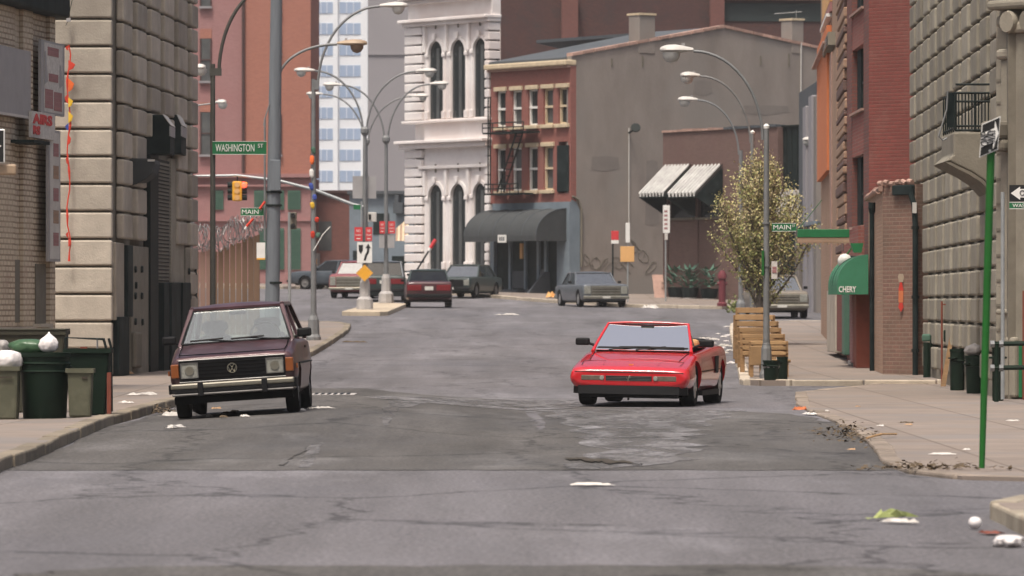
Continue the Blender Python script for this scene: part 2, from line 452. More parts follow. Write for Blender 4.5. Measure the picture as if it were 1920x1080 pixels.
M('bin_dark', (.008, .021, .012), .6, (.006, .015, .009), 4, spec=.18)
M('bin_olive', (.105, .105, .068), .65, (.075, .076, .048), 3.5, col3=(.14, .135, .09), s3=3)
M('bin_brown', (.045, .042, .026), .75, (.03, .028, .018), 4)
M('bag_white', (.80, .76, .74), .45, (.68, .64, .63), 5)
M('bag_grey', (.32, .30, .285), .5, (.24, .22, .21), 4)
M('bag_green', (.055, .115, .055), .35, (.04, .09, .042), 4)
M('paper', (.64, .61, .57), .85, (.46, .43, .39), 14)
M('cardboard', (.42, .27, .15), .9, (.34, .21, .12), 4)
M('trash_dark', (.028, .024, .018), .95, (.07, .055, .04), 6)
M('leaf_litter', (.12, .085, .05), .95, (.07, .05, .03), 6)
M('ribbon_red', (.66, .06, .03), .7, (.55, .045, .025), 5)
M('ribbon_orange', (.80, .15, .03), .7)
M('ribbon_yellow', (.80, .50, .04), .7)
M('ribbon_blue', (.06, .10, .40), .7)
M('rust_red', (.23, .065, .04), .85, (.17, .048, .03), 4)
M('hydrant_grey', (.34, .30, .27), .6, (.26, .22, .20), 4)
M('pipe_maroon', (.17, .035, .045), .7)
M('galv_corr', (.40, .395, .38), .5, (.25, .245, .235), 2.5, metal=.3)
M('graff_red', (.62, .05, .035), .7); M('graff_orange', (.66, .20, .08), .7); M('graff_skin', (.45, .36, .27), .8)
M('bark', (.115, .10, .085), .95, (.08, .068, .058), 6, bump=.4)
M('twig', (.17, .13, .095), .9, (.13, .10, .075), 4)
M('leaf_young', (.54, .50, .22), .7, (.42, .39, .165), 2.0, col3=(.56, .48, .26), s3=1.1)
M('leaf_green', (.36, .40, .15), .7, (.13, .155, .045), 3.0)
M('blossom', (.54, .47, .28), .8, (.46, .36, .21), 3)

# ------------------------------------------------------------------ ground
ys = [-40, -10, 5, 15] + [20 + i * 1.0 for i in range(0, 110)] + [132 + i * 2.0 for i in range(0, 90)] + [320, 350, 400, 500, 700, 1000, 1600, 2500]
xs = [-1500, -700, -300, -120, -60, -40, -25, -18] + [-14 + i * .7 for i in range(0, 41)] + [18, 25, 40, 60, 120, 300, 700, 1500]
g = MB(); g.quadsheet([[(x, y, G(x, y)) for x in xs] for y in ys])
road = struct(g.build('road', 'asphalt', smooth=180))

def poly_at(pts, t):
    """point at fraction-of-length t along a polyline"""
    Ls = [math.dist(a, b) for a, b in zip(pts, pts[1:])]; T = sum(Ls) * t
    for a, b, l in zip(pts, pts[1:], Ls):
        if T <= l + 1e-9: k = T / l if l else 0; return (a[0] + (b[0] - a[0]) * k, a[1] + (b[1] - a[1]) * k)
        T -= l
    return pts[-1]
def walk(name, kerb, inner, h, mat, stone='kerb_stone', sl=1.3, n=60, cross=6, kw=.17, build_kerb=True, upto=None):
    """raised pavement between its kerb line and an inner line; the kerb stones are pieces of their own"""
    rows = []
    for i in range(n + 1):
        a = poly_at(kerb, i / n); b = poly_at(inner, i / n)
        row = []
        for k in range(cross + 1):
            s_ = (k / cross) ** 1.6
            x = a[0] + (b[0] - a[0]) * s_; y = a[1] + (b[1] - a[1]) * s_
            row.append((x, y, G(x, y) + h))
        rows.append([(row[0][0], row[0][1], row[0][2] - h - .15)] + row)
    mb = MB(); mb.quadsheet(rows)
    # close the two ends
    for r_ in (rows[0], rows[-1]):
        mb.quadsheet([r_, [(p[0], p[1], p[2] - h - .15) for p in r_]])
    o = struct(mb.build(name, mat))
    if build_kerb:
        tot = sum(math.dist(a, b) for a, b in zip(kerb, kerb[1:]))
        m_ = max(2, int(tot / sl))
        for i in range(m_):
            a = Vector(poly_at(kerb, (i + .012) / m_)); b = Vector(poly_at(kerb, (i + .988) / m_))
            if (b - a).length < .05: continue
            u = (b - a).normalized(); c = (a + b) / 2
            ia = Vector(poly_at(inner, (i + .5) / m_)); side = Vector((-u.y, u.x))
            if side.dot(ia - c) < 0: side = -side
            L_ = (b - a).length / 2
            za = G(*a) ; zb = G(*b); j = random.uniform(-.008, .012); e = random.uniform(-.012, .012)
            a2 = a - side * (.03 + e); b2 = b - side * (.03 + e + random.uniform(-.006, .006)); a3 = a + side * kw; b3 = b + side * kw
            o_ = (c.x, c.y, 0)
            lo = [(p.x - c.x, p.y - c.y, z - .12) for p, z in ((a2, za), (b2, zb), (b3, zb), (a3, za))]
            hi = [(p.x - c.x, p.y - c.y, z + h + .006 + j) for p, z in ((a2, za), (b2, zb), (b3, zb), (a3, za))]
            MB().hexa(lo, hi).build('kerb_stone', stone, o, bevel=.022, loc=o_)
    return o
walk('pavement_left', [(-4.45, 44), (-4.61, 48), (-4.64, 51.5), (-4.81, 58), (-4.98, 65.5), (-4.93, 70), (-4.92, 74.6), (-4.9, 90), (-4.88, 112), (-4.86, 130), (-4.85, 157),
     (-4.95, 163), (-5.35, 166), (-6.2, 167.5), (-12, 168)],
     [(-16, 44), (-16, 66), (-16, 90), (-16, 112), (-16, 140), (-14, 168)], .115, 'concrete_walk', 'kerb_dirty', n=110)
walk('pavement_right_near', [(6.7, 97.2), (5.6, 92.5), (4.7, 88.2), (4.2, 78), (4.12, 69), (4.05, 63.3), (3.78, 55.4), (3.5, 50.2), (3.52, 47.2), (3.85, 45.6), (4.6, 45.0), (14, 44.7)],
     [(16, 97.2), (16, 90), (16, 75), (16, 60), (15.9, 45.5)], .035, 'concrete_walk', 'kerb_walk', n=90)
walk('pavement_right_corner', [(14, 38.9), (4.2, 38.8), (3.55, 38.3), (3.36, 37.2), (3.36, 34), (3.3, 15)], [(16, 38.9), (16, 15)], .12, 'concrete_walk', 'kerb_stone', n=50)
walk('pavement_right_far', [(9.0, 96.6), (4.5, 96.6), (4.25, 97.2), (4.24, 98.5), (4.7, 110), (5.81, 140), (6.55, 160), (6.8, 165), (7.3, 168), (9, 168.5), (14, 168.5)],
     [(16, 97), (16, 130), (16, 168)], .10, 'concrete_walk', 'kerb_pale', n=90)
walk('pavement_far', [(11.5, 209), (8.27, 211.5), (4.75, 215.5), (.9, 226.5), (-1.4, 235), (-4.4, 245), (-8, 254)], [(18, 232), (10, 244), (4, 252), (-1, 258), (-8, 270)], .13, 'concrete_walk', 'kerb_pale', n=60)
walk('pavement_far_left', [(-9.2, 270), (-9.6, 262), (-11, 260.5), (-30, 259)], [(-9.2, 300), (-20, 304), (-30, 304)], .13, 'concrete_walk', 'kerb_pale', n=30)
isl = thing('traffic_island', 'low tan concrete traffic island under the keep right sign', 'traffic island', (-5.0, 192, 0))
mb = MB()
op = [(-5.82, 182.6), (-5.5, 182.0), (-4.5, 181.8), (-4.25, 182.3), (-4.0, 203), (-5.3, 206.5)]
mb.add([(x + 5.0, y - 192, G(x, y) + .15) for x, y in op] + [(x + 5.0, y - 192, G(x, y) - .1) for x, y in op],
       [tuple(range(6)), tuple(range(6, 12))[::-1]] + [(i, (i + 1) % 6, 6 + (i + 1) % 6, 6 + i) for i in range(6)])
mb.build('slab', 'island', isl, bevel=.02)

def sheet(name, rows, mat, lift=.004, jag=.12, cross=10, fine=4):
    """patch of surfacing laid on the road; rows of (depth, x left, x right)"""
    rr = []
    for a, b in zip(rows, rows[1:]):
        for k in range(fine):
            t = k / fine; rr.append([a[i] + (b[i] - a[i]) * t for i in range(3)])
    rr.append(rows[-1])
    out = []
    for (y, l, r_) in rr:
        l += random.uniform(-jag, jag); r_ += random.uniform(-jag, jag)
        out.append([(l + (r_ - l) * k / cross, y + random.uniform(-.13, .13), G(l + (r_ - l) * k / cross, y) + lift) for k in range(cross + 1)])
    mb = MB(); mb.quadsheet(out)
    return struct(mb.build(name, mat, smooth=180))
def D(py, z=0.0): return (CZ - z) * F / (py - HY)
def prow(py, l, r_, z=0.0): d = D(py, z); return (d, X(l, d), X(r_, d))
sheet('dark_asphalt_patch', [prow(882, 20, 1700), prow(876, 30, 1690), prow(860, 70, 1655), prow(840, 110, 1640), prow(820, 150, 1615), prow(800, 205, 1590),
      (68, -4.85, 4.0), (72, -4.8, 3.9), (75, -4.8, 3.2), (78, -4.8, .9), (82, -4.8, .1), (86, -4.75, -1.2), (91, -4.7, -2.0), (94, -4.6, -2.6)], 'asphalt_dark', .004, .10, 24)
sheet('worn_and_sheen_patch', [prow(876, 1180, 1250), prow(862, 1120, 1300), prow(845, 1110, 1310), prow(828, 1100, 1300), prow(812, 1090, 1310), prow(795, 1060, 1330), prow(780, 1040, 1350), prow(770, 1000, 1380)], 'asphalt_light', .009, .25, 8)  # wet sheen and wear on the road, put in as paler asphalt
sheet('worn_and_sheen_patch', [prow(812, 715, 735), prow(800, 718, 738), prow(785, 722, 752), prow(774, 730, 790), prow(770, 735, 800)], 'asphalt_light', .009, .05, 5)
sheet('worn_and_sheen_patch', [prow(878, 560, 582), prow(866, 562, 590), prow(852, 574, 598), prow(840, 578, 602), prow(832, 585, 606)], 'asphalt_light', .009, .02, 4)
sheet('worn_and_sheen_patch', [prow(874, 520, 530), prow(860, 528, 545), prow(845, 540, 575), prow(838, 552, 572)], 'asphalt_dark', .012, .02, 4)
sheet('worn_and_sheen_patch', [prow(771, 730, 1000), prow(766, 700, 1080), prow(760, 720, 1085), prow(752, 760, 1060)], 'asphalt_light', .010, .2, 8)
sheet('dark_asphalt_patch', [prow(1085, 0, 1920), prow(1072, 100, 1800), prow(1062, 300, 1500)], 'asphalt_dark', .006, .1, 12)
# broken hole at the right of the lane
hp = MB()
hu, hl = [], []
for k in range(23):
    px = 1058 + 128 * k / 22; c_ = 861 + 9 * k / 22 + 1.0 * math.sin(k * .9); w_ = (1.2 + 3.2 * math.sin(math.pi * k / 22) ** .6) * random.uniform(.3, 1.3)
    hu.append((px, c_ - w_ * .6)); hl.append((px, c_ + w_))
hp.quadsheet([[(X(px, D(py)), D(py), .018) for px, py in r_] for r_ in (hl, hu)])
struct(hp.build('pothole', 'trash_dark'))
sheet('worn_and_sheen_patch', [prow(881, 1070, 1140), prow(876, 1062, 1180), prow(871, 1060, 1190)], 'asphalt_light', .010, .03, 6)
dr = thing('storm_drain', 'iron storm drain grating in the road beside the parked hatchback', 'drain', (X(626, 88), 88, G(X(626, 88), 88)))
MB().box(-.36, .36, -.75, .75, -.02, .012).build('frame', 'concrete_base', dr)
for k in range(6):
    MB().box(-.31 + k * .105, -.26 + k * .105, -.6, .6, .013, .022).build('slot', 'sign_black', dr)

# air: a pale volume round the whole street
M('haze_dummy')
hm = bpy.data.materials.new('haze'); hm.use_nodes = True
ht = hm.node_tree
for n_ in list(ht.nodes):
    if n_.type != 'OUTPUT_MATERIAL': ht.nodes.remove(n_)
pv = ht.nodes.new('ShaderNodeVolumePrincipled')
pv.inputs['Color'].default_value = (.95, .94, .93, 1); pv.inputs['Density'].default_value = .00021; pv.inputs['Anisotropy'].default_value = .2
ht.links.new(pv.outputs[0], [n_ for n_ in ht.nodes if n_.type == 'OUTPUT_MATERIAL'][0].inputs['Volume'])
MATS['haze'] = hm
hz = MB().box(-1600, 1600, -60, 2600, -1.2, 75).build('haze', 'haze'); hz['kind'] = 'stuff'
# ================================================================== buildings on the left
def wall_prism(fr, name, mat, parent, poly, z0, z1):
    return MB().prism(poly, 'z', z0, z1).build(name, mat, parent)

# ---- rusticated stone building (front towards us, long side along the street)
LS = Fr((210, 100), (363, 114), z0=0.0)
LF = Fr((60, 100.0), (210, 100), z0=0.0)
lb = LS.thing('stone_building', 'pale rusticated stone corner building behind the trash bins at left', 'building')
H_LB = 9.3
ang = LF.rot - LS.rot
def l2s(t, y):                                   # from the front's frame to the side's frame
    v = LF.A + LF.u * t + LF.n * y - LS.A
    return (v.dot(LS.u), v.dot(LS.n))
core = [l2s(LF.L - .06, .06), (LS.L - .05, .06), (LS.L - .05, 9), l2s(-6, 13), l2s(-6, .06)]
MB().prism(core, 'z', -.1, H_LB).build('wall', 'stone_groove', lb)
pitch = .516; zj0 = LF.z(150, 345)
rows_z = [zj0 + k * pitch for k in range(-8, 11)]
fl = LF.L
for k, z in enumerate(rows_z[:-1]):
    mb = MB()
    za, zb = z + .022, z + pitch - .022
    a0 = l2s(LF.t(70), -.02); a1 = l2s(fl, -.02); b1 = l2s(fl, .30); b0 = l2s(LF.t(70), .30)
    q = [a0, a1, b1, b0]
    if zb < .1: continue
    za = max(za, .05)
    mb.hexa([(p[0], p[1], za) for p in q], [(p[0], p[1], zb) for p in q])
    mb.build('stone_block', 'stone_left', lb, bevel=.03)
pxe = [212, 239, 266, 292, 318, 343, 363]
tes = [LS.t(p) for p in pxe]
for c in range(6):
    x0, x1 = tes[c], tes[c + 1]
    me = MB().box(x0 + .85, x1 + .02, -.10, .055, .022, pitch - .022).mesh('stone_block')
    for z in rows_z[:-1]:
        pm = (pxe[c] + pxe[c + 1]) / 2
        ytop = HY - (z + pitch - CZ) * F / LS.d(pm)
        ybot = HY - (z - CZ) * F / LS.d(pm)
        if c == 0 and ybot > 465: continue
        if c == 1 and ybot > 475: continue
        if c in (2, 3) and ybot > 300: continue
        if c == 4 and ybot > 470: continue
        if z < 0: continue
        put('stone_block', me, 'stone_left', lb, bevel=.035, loc=(0, random.uniform(-.006, .006), z))
# lower side: flat panels, doors, a tall louvred opening
LS.rect(MB(), 241, 273, 462, 704, -.06, .055).build('base_panel', 'stone_right', lb, bevel=.02)
LS.rect(MB(), 343.5, 362, 470, 706, -.06, .055).build('base_panel', 'stone_right', lb, bevel=.02)
LS.rect(MB(), 213, 228, 455, 600, -.05, .055).build('base_panel', 'stone_left', lb, bevel=.02)
LS.rect(MB(), 214, 233, 594, 704, -.10, .055).build('door', 'door_dark', lb, bevel=.015)
LS.rect(MB(), 229, 239, 460, 594, -.11, .055).build('door', 'door_dark', lb, bevel=.015)
LS.rect(MB(), 274, 289, 290, 704, -.09, .055).build('pilaster', 'black_iron', lb, bevel=.01)
lv = LS.rect(MB(), 289.5, 317, 300, 704, -.01, .056).build('louvre_panel', 'black_iron', lb)
x0, x1 = LS.t(290), LS.t(317)
sl = MB().add([(x0, -.03, 0), (x1, -.03, 0), (x1, -.02, .012), (x0, -.02, .012), (x0, .0, .055), (x1, .0, .055)], [(0, 1, 2, 3), (3, 2, 5, 4)]).mesh('slat')
zz = LS.z(303, 560)
while zz < LS.z(303, 310):
    put('slat', sl, 'stone_groove', lv, loc=(0, -.01, zz)); zz += .075
mb = MB(); LS.rect(mb, 318.5, 342, 300, 535, -.03, .055); mb.build('base_panel', 'stone_right', lb)
for (a, b, t_) in ((293, 303, -.16), (304, 313, -.20), (314, 323, -.18), (324, 334, -.21), (335, 343, -.17)):
    LS.rect(MB(), a, b, 530, 706, t_, .05).build('door', 'door_dark', lb, bevel=.02)
for (bx, by) in ((246, 505), (258, 505), (246, 555), (258, 555), (246, 603), (259, 604), (347, 509), (349, 556), (359, 510), (360, 555), (247, 535)):
    u_, z_ = LS.p(bx, by)
    MB().lathe([(.07, 0), (.06, .04)], n=8).build('bolt', 'black_iron', lb, loc=(u_, -.07, z_), rot=(R(90), 0, 0))
u_ = LS.t(249)
MB().box(u_ - .7, u_ + .3, -.15, -.04, LS.z(249, 690), LS.z(249, 622)).build('standpipe', 'stone_groove', lb, bevel=.05)

# cream brick building at the very left, raking away
CB = Fr((-120, 80.2), (97, 88.5), z0=0.0)
cb = CB.thing('brick_building', 'cream brick building with peeling posters at the far left edge', 'building')
MB().prism([(-2, 0), (CB.L, 0), (CB.L, 3), (CB.L - 1, 9), (-2, 9)], 'z', -.1, CB.z(50, 6)).build('wall', 'brick_cream', cb)
CB.rect(MB(), -120, 101, -60, 6, -.28, .3).build('cornice', 'door_dark', cb, bevel=.04)
for (a, b) in ((-30, 20), (36, 54), (86, 96)):
    CB.rect(MB(), a, b, 8, 640, -.07, -.001).build('pilaster', 'brick_cream', cb)
for (a, b, c0, c1) in ((20, 35, 487, 605), (65, 84, 495, 620)):
    CB.rect(MB(), a, b, c0, c1, -.02, -.003).build('recess_panel', 'stone_groove', cb)
CB.rect(MB(), 58, 82, 607, 613, -.16, -.003).build('sill', 'stone_left', cb)
CB.rect(MB(), -60, 90, 613, 720, -.09, -.003).build('plinth', 'stone_left', cb)
CB.rect(MB(), 12, 42, 264, 270, -.45, -.003).build('lintel', 'door_dark', cb)
def cbsign(name, label, px0, px1, py0, py1, mat, off=-.14, th=.05):
    x0, z0 = CB.p(px0, py1); x1, z1 = CB.p(px1, py0)
    t = thing(name, label, 'sign', (*(CB.A + CB.u * x0 + CB.n * off), z0), CB.rot)
    w_, h_ = x1 - x0, z1 - z0
    MB().box(0, w_, -th, 0, 0, h_).build('panel', mat, t)
    return t, w_, h_
t, w_, h_ = cbsign('sign_board', 'plain grey sign board beside the cream brick pilaster', -60, 36, 97, 208, 'sign_grey')
MB().box(0, w_, -.065, -.0505, 0, .04).build('edge_trim', 'lamp_pale', t)
t, w_, h_ = cbsign('poster_board', 'tall peeling poster board with faded red blocks on cream brick', 56, 100, 84, 212, 'sign_grey')
MB().box(w_ * .12, w_ * .9, -.056, -.0505, h_ * .03, h_ * .97).build('poster', 'paper', t)
for (a, b, c, d_) in ((.25, .72, .80, .92), (.3, .7, .45, .56), (.14, .48, .08, .34), (.52, .86, .06, .32)):
    MB().box(w_ * a, w_ * b, -.061, -.0565, h_ * c, h_ * d_).build('red_block', 'brick_pink', t)
for (a, b, c, d_) in ((.12, .26, .40, .85), (.76, .9, .38, .7)):
    MB().plate([(w_ * a, -.063, h_ * c), (w_ * b, -.063, h_ * (c + .05)), (w_ * (a + .05), -.063, h_ * d_), (w_ * a, -.063, h_ * d_)], .003).build('torn_strip', 'sign_grey', t)
t, w_, h_ = cbsign('shop_sign', 'white shop sign with cut off red letters AIRS and RS', 31, 75, 215, 257, 'paper', -.2)
lettering('lettering', 'AIRS', h_ * .50, 'sign_red', t, (w_ * .46, -.056, h_ * .70), width=w_ * .84, bold=.01)
lettering('lettering', 'RS', h_ * .42, 'sign_red', t, (w_ * .19, -.056, h_ * .27), width=w_ * .30, bold=.01)
t, w_, h_ = cbsign('poster_board', 'narrow tall pale sign board at the right end of cream brick', 68, 90, 246, 490, 'sign_grey', -.16)
MB().box(w_ * .1, w_ * .9, -.056, -.0505, h_ * .02, h_ * .98).build('poster', 'lamp_pale', t)
for k in range(5):
    MB().box(w_ * .35, w_ * .8, -.061, -.0565, h_ * (.12 + k * .17), h_ * (.22 + k * .17)).build('faded_block', 'brick_tan' if k % 2 else 'brick_pink', t)
# one-way signal board cut by the left frame edge
x_ = X(-2, 78)
t = thing('one_way_sign', 'black one way board with white arrow tip cut by the left edge', 'sign', (x_, 78, G(x_, 78)))
zc = Zp(274, 78) - t.location.z
MB().tube([(-.3, .05, 0), (-.3, .05, zc + .3)], .03).build('post', 'steel_pole', t)
MB().box(-.42, .09, -.02, .02, zc - .25, zc + .25).build('rim', 'sign_white', t, bevel=.02)
MB().box(-.40, .068, -.027, -.0205, zc - .23, zc + .23).build('panel', 'sign_black', t)
MB().prism([(.04, zc), (-.06, zc + .07), (-.06, zc + .03), (-.36, zc + .03), (-.36, zc - .03), (-.06, zc - .03), (-.06, zc - .07)], 'y', -.033, -.0275).build('arrow', 'sign_white', t)
MB().box(-.35, .25, .06, .3, zc - .42, zc - .26).build('signal_box', 'lamp_tan', t, bevel=.03)

# street decorations and fixtures on the stone building
t = thing('streamer', 'red streamer with orange and yellow flags down the pale stone front', 'streamer', (X(129, 99.9), 99.86, Zp(490, 99.9)))
hh = Zp(85, 99.9) - Zp(490, 99.9)
pts = [(random.uniform(-.012, .012) + .03 * math.sin(k * .9), -.02, hh * k / 24) for k in range(25)]
MB().tube(pts, [.014 + .012 * (k % 5 == 0) for k in range(25)], 6).build('cord', 'ribbon_red', t)
def flag(z, dx, w_, h_, mat):
    MB().plate([(0, -.045, z + h_ / 2), (dx * w_, -.06, z + h_ * .1), (dx * w_ * .7, -.05, z - h_ * .3), (0, -.045, z - h_ / 2)], .01).build('flag', mat, t)
for (py, dx, w_, h_, m_) in ((90, -1, .06, .1, 'ribbon_red'), (123, 1, .13, .2, 'ribbon_red'), (160, 1, .11, .26, 'ribbon_orange'), (185, -1, .07, .2, 'ribbon_red'), (192, 1, .09, .2, 'ribbon_yellow'),
                             (220, 1, .09, .22, 'ribbon_yellow'), (238, -1, .06, .14, 'ribbon_blue'), (262, 1, .05, .2, 'ribbon_red'), (300, -1, .05, .2, 'ribbon_red'), (455, 1, .06, .16, 'ribbon_red'), (440, -1, .05, .12, 'ribbon_red')):
    flag(Zp(py, 99.9) - Zp(490, 99.9), dx, w_, h_, m_)
t = thing('wall_bracket', 'small iron bracket with hanging wire high on pale stone front', 'bracket', (X(129, 99.9), 99.88, Zp(38, 99.9)))
MB().box(-.04, .04, -.06, 0, -.03, .04).build('plate', 'sign_grey', t)
MB().tube([(0, -.05, .03), (.03, -.06, .2), (.08, -.05, .42)], .008, 6).build('wire', 'black_iron', t)
MB().tube([(-.01, -.05, -.02), (-.05, -.06, -.1)], .006, 6).build('wire', 'black_iron', t)

def hood_box(px0, px1, py0, py1, d, depth, name, label):
    x0, x1 = X(px0, d), X(px1, d); z0, z1 = Zp(py1, d), Zp(py0, d)
    t = thing(name, label, 'shutter box', (x0, d, z0))
    w_, h_ = x1 - x0, z1 - z0
    MB().prism([(0, 0), (w_, 0), (w_, h_ * .72), (w_ * .72, h_), (0, h_)], 'y', 0, depth).build('housing', 'door_dark', t, bevel=.012)
    MB().plate([(w_ * .72, -.02, h_ + .012), (w_ + .02, -.02, h_ * .72 + .012), (w_ + .02, depth, h_ * .72 + .012), (w_ * .72, depth, h_ + .012)], .015).build('flashing_and_highlight', 'lamp_pale', t)  # pale plates put in for the highlight along the bevel and edge
    MB().box(w_ * .97, w_ + .012, -.02, depth, h_ * .45, h_ * .71).build('flashing_and_highlight', 'sign_grey', t)
    return t
hood_box(272, 319, 215, 288, 105.6, 1.4, 'shutter_box', 'nearer dark green shutter box jutting from the stone side wall')
hood_box(312, 340, 215, 288, 109.5, 1.6, 'shutter_box', 'farther dark green shutter box tucked behind its twin on stone wall')
d = 103.2
t = thing('awning', 'dark half cone awning below the shutter boxes on the stone side wall', 'awning', (X(238, d), d, Zp(350, d)))
rings = []
for i in range(7):
    a = i / 6 * math.pi / 2
    zt = (Zp(297, d) - Zp(350, d))
    rings.append([(.0, -.05 + 1.6 * math.sin(a) * 0, 0)] * 0 or [( (.56 * s_) , .0 + .9 * math.sin(a), zt - (zt * .98) * (1 - math.cos(a)) * (1 - .45 * s_)) for s_ in (0, .25, .5, .75, 1)])
mb = MB(); mb.quadsheet(rings)
zt = Zp(297, d) - Zp(350, d)
cone = MB()
prof_ = [(0, zt), (.14, zt), (.28, zt), (.42, zt), (.535, zt - .02), (.545, zt - .10), (.50, zt - .28), (.36, zt - .40), (.18, zt - .50), (0, zt - .55)]
cone.prism(prof_, 'y', 0, 1.5); cone.build('canvas', 'awning_dark', t, bevel=.02)
MB().box(.40, .54, -.02, -.002, zt - .06, zt - .02).build('edge_trim', 'lamp_pale', t)

# wooden yard fence with razor wire beyond the stone building
WFc = Fr((352, 150), (487, 150), z0=None)
fe = WFc.thing('plank_fence', 'tall brown plank fence topped with razor wire behind the hatchback', 'fence')
n = 12
for k in range(n):
    a = WFc.L * k / n; b = WFc.L * (k + 1) / n
    pxm = 352 + (487 - 352) * ((k + .5) / n) ** 1.0
    # pixel of this plank
    P = WFc.A + WFc.u * ((a + b) / 2); pxm = 960 + P.x / P.y * F
    ytop = 470 if pxm < 398 else 474 - (pxm - 398) * (474 - 438) / (487 - 398)
    zt = Zp(ytop, P.y) - WFc.z0
    MB().box(a + .01, b - .01, random.uniform(-.012, .012), .05, -.2, zt + random.uniform(-.03, .03)).build('plank', 'wood_fence2' if pxm < 400 else 'wood_fence', fe)
MB().box(0, WFc.L, .051, .14, .4, .55).build('rail', 'wood_fence', fe)
pts = []
for k in range(520):
    t_ = k / 519; a = WFc.L * t_
    P = WFc.A + WFc.u * a; pxm = 960 + P.x / P.y * F
    ytop = 470 if pxm < 398 else 474 - (pxm - 398) * (474 - 438) / (487 - 398)
    zt = Zp(ytop, P.y) - WFc.z0
    an = k * .17; rr = .30 + .06 * math.sin(k * .13)
    pts.append((a + .08 * math.sin(k * .31), .02 + rr * math.cos(an), zt + .38 + rr * math.sin(an)))
MB().tube(pts, .013, 4).build('razor_wire', 'razor_wire', fe)
pts2 = [(p[0] + .1, -p[1], p[2] + random.uniform(-.12, .12)) for p in pts[::1]]
MB().tube(pts2, .012, 4).build('razor_wire', 'razor_wire', fe)
MB().prism([(WFc.L - .06, .06), (WFc.L, .06), (WFc.L - .75, 12), (WFc.L - .81, 12)], 'z', -.2, Zp(440, 150) - WFc.z0).build('return_panel', 'wood_fence', fe)

# ================================================================== right side
RB_ = Fr((1712, 107.4), (1884, 82.0), z0=0.0)
rb = RB_.thing('stone_building', 'grey rusticated stone building with an iron balcony at right', 'building')
MB().prism([(0, .05), (RB_.L, .05), (RB_.L, 9), (0, 9)], 'z', -.1, 9.6).build('wall', 'stone_groove', rb)
NCOL = 11; cw = RB_.L / NCOL; rp_ = .45
me = MB().box(.02, cw - .78, -.075, .045, .02, rp_ - .02).mesh('stone_block')
zrow0 = RB_.z(1725, 387) % rp_
for c in range(NCOL):
    for k in range(0, 21):
        z = zrow0 + k * rp_
        put('stone_block', me, 'stone_right', rb, bevel=.035, loc=(c * cw, random.uniform(-.006, .006), z))
RB_.rect(MB(), 1714, 1880, 700, 760, -.03, .045).build('plinth', 'stone_right', rb)
# balcony
d = 84.2
bal = thing('balcony', 'iron railed balcony on a curved stone bracket on the right building', 'balcony', (X(1770, d), d, Zp(350, d)))
def bx(px): return X(px, d) - X(1770, d)
def bz(py): return Zp(py, d) - Zp(350, d)
wallx = bx(1880)
MB().prism([(bx(1788), bz(248)), (bx(1788), bz(290)), (bx(1772), bz(303)), (bx(1782), bz(303)), (bx(1800), bz(312)), (bx(1822), bz(322)), (bx(1843), bz(336)), (bx(1860), bz(352)), (wallx, bz(352)), (wallx, bz(248))], 'y', 0, 2.4).build('bracket', 'stone_right', bal, bevel=.03)
MB().prism([(bx(1772), bz(304)), (bx(1790), bz(314)), (bx(1815), bz(326)), (bx(1840), bz(342)), (bx(1858), bz(362)), (wallx, bz(372)), (wallx, bz(353)), (bx(1860), bz(353)), (bx(1843), bz(337)), (bx(1822), bz(323)), (bx(1800), bz(313)), (bx(1782), bz(304))], 'y', -.02, 2.3).build('bracket_shade', 'stone_groove', bal)  # shade under the bracket, put in as a strip of darker stone
def bar(p, q, r_=.018): return MB().tube([p, q], r_, 6).build('bar', 'black_iron', bal)
xl, xr = bx(1792), bx(1866)
for z in (bz(158), bz(174), bz(190), bz(236), bz(244)):
    bar((xl, 0.05, z), (xr, 0.05, z), .02)
for z in (bz(174), bz(240)):
    bar((xl, .05, z), (xl, 2.3, z), .02)
for k in range(13):
    x = xl + (xr - xl) * k / 12
    bar((x, .05, bz(244)), (x, .05, bz(174)), .012 if k % 6 else .024)
for k in range(7):
    y = .05 + 2.2 * k / 6
    bar((xl - .002 * k, y, bz(246)), (xl - .002 * k, y, bz(172)), .014)
MB().box(bx(1778), xl - .005, .3, .34, bz(238), bz(172)).build('mesh_panel', 'door_dark', bal)
MB().tube([(bx(1779), .2, bz(170)), (bx(1777), .2, bz(205)), (bx(1762), .2, bz(255)), (bx(1770), .2, bz(262)), (bx(1778), .2, bz(258))], .015, 6).build('stay', 'steel_pole', bal)

# nearest building, cut by the right frame edge
NB = Fr((1868, 82.6), (1990, 81.4), z0=0.0)
nb = NB.thing('portal_building', 'grey stone portal with carved pilaster capital at the right edge', 'building')
MB().prism([(0, 0), (NB.L, 0), (NB.L, 6), (.5, 6)], 'z', -.1, 9.2).build('wall', 'stone_right', nb)
for (a, b, y0, y1, o_) in ((1884, 1904, 112, 745, -.10), (1909, 1960, 60, 745, -.16)):
    NB.rect(MB(), a, b, y0, y1, o_, -.002).build('pilaster', 'stone_right', nb, bevel=.03)
NB.rect(MB(), 1904.5, 1908.5, 100, 745, -.06, -.003).build('joint', 'sign_black', nb)
for (a, b, y0, y1, o_) in ((1880, 1906, 92, 112, -.16), (1878, 1908, 30, 52, -.14), (1876, 1960, 0, 18, -.3), (1906, 1960, 40, 62, -.24)):
    NB.rect(MB(), a, b, y0, y1, o_, -.002).build('capital', 'stone_right', nb, bevel=.05)
u_, z_ = NB.p(1915, 42)
for s_ in range(2):
    MB().lathe([(.02, -.1), (.16, -.08), (.18, 0), (.16, .05)], n=12).build('volute', 'stone_right', nb, loc=(u_ + s_ * .45, -.26, z_), rot=(R(90), 0, 0), smooth=40)
NB.rect(MB(), 1882, 1908, 228, 262, -.5, -.002).build('corbel', 'stone_groove', nb, bevel=.06)
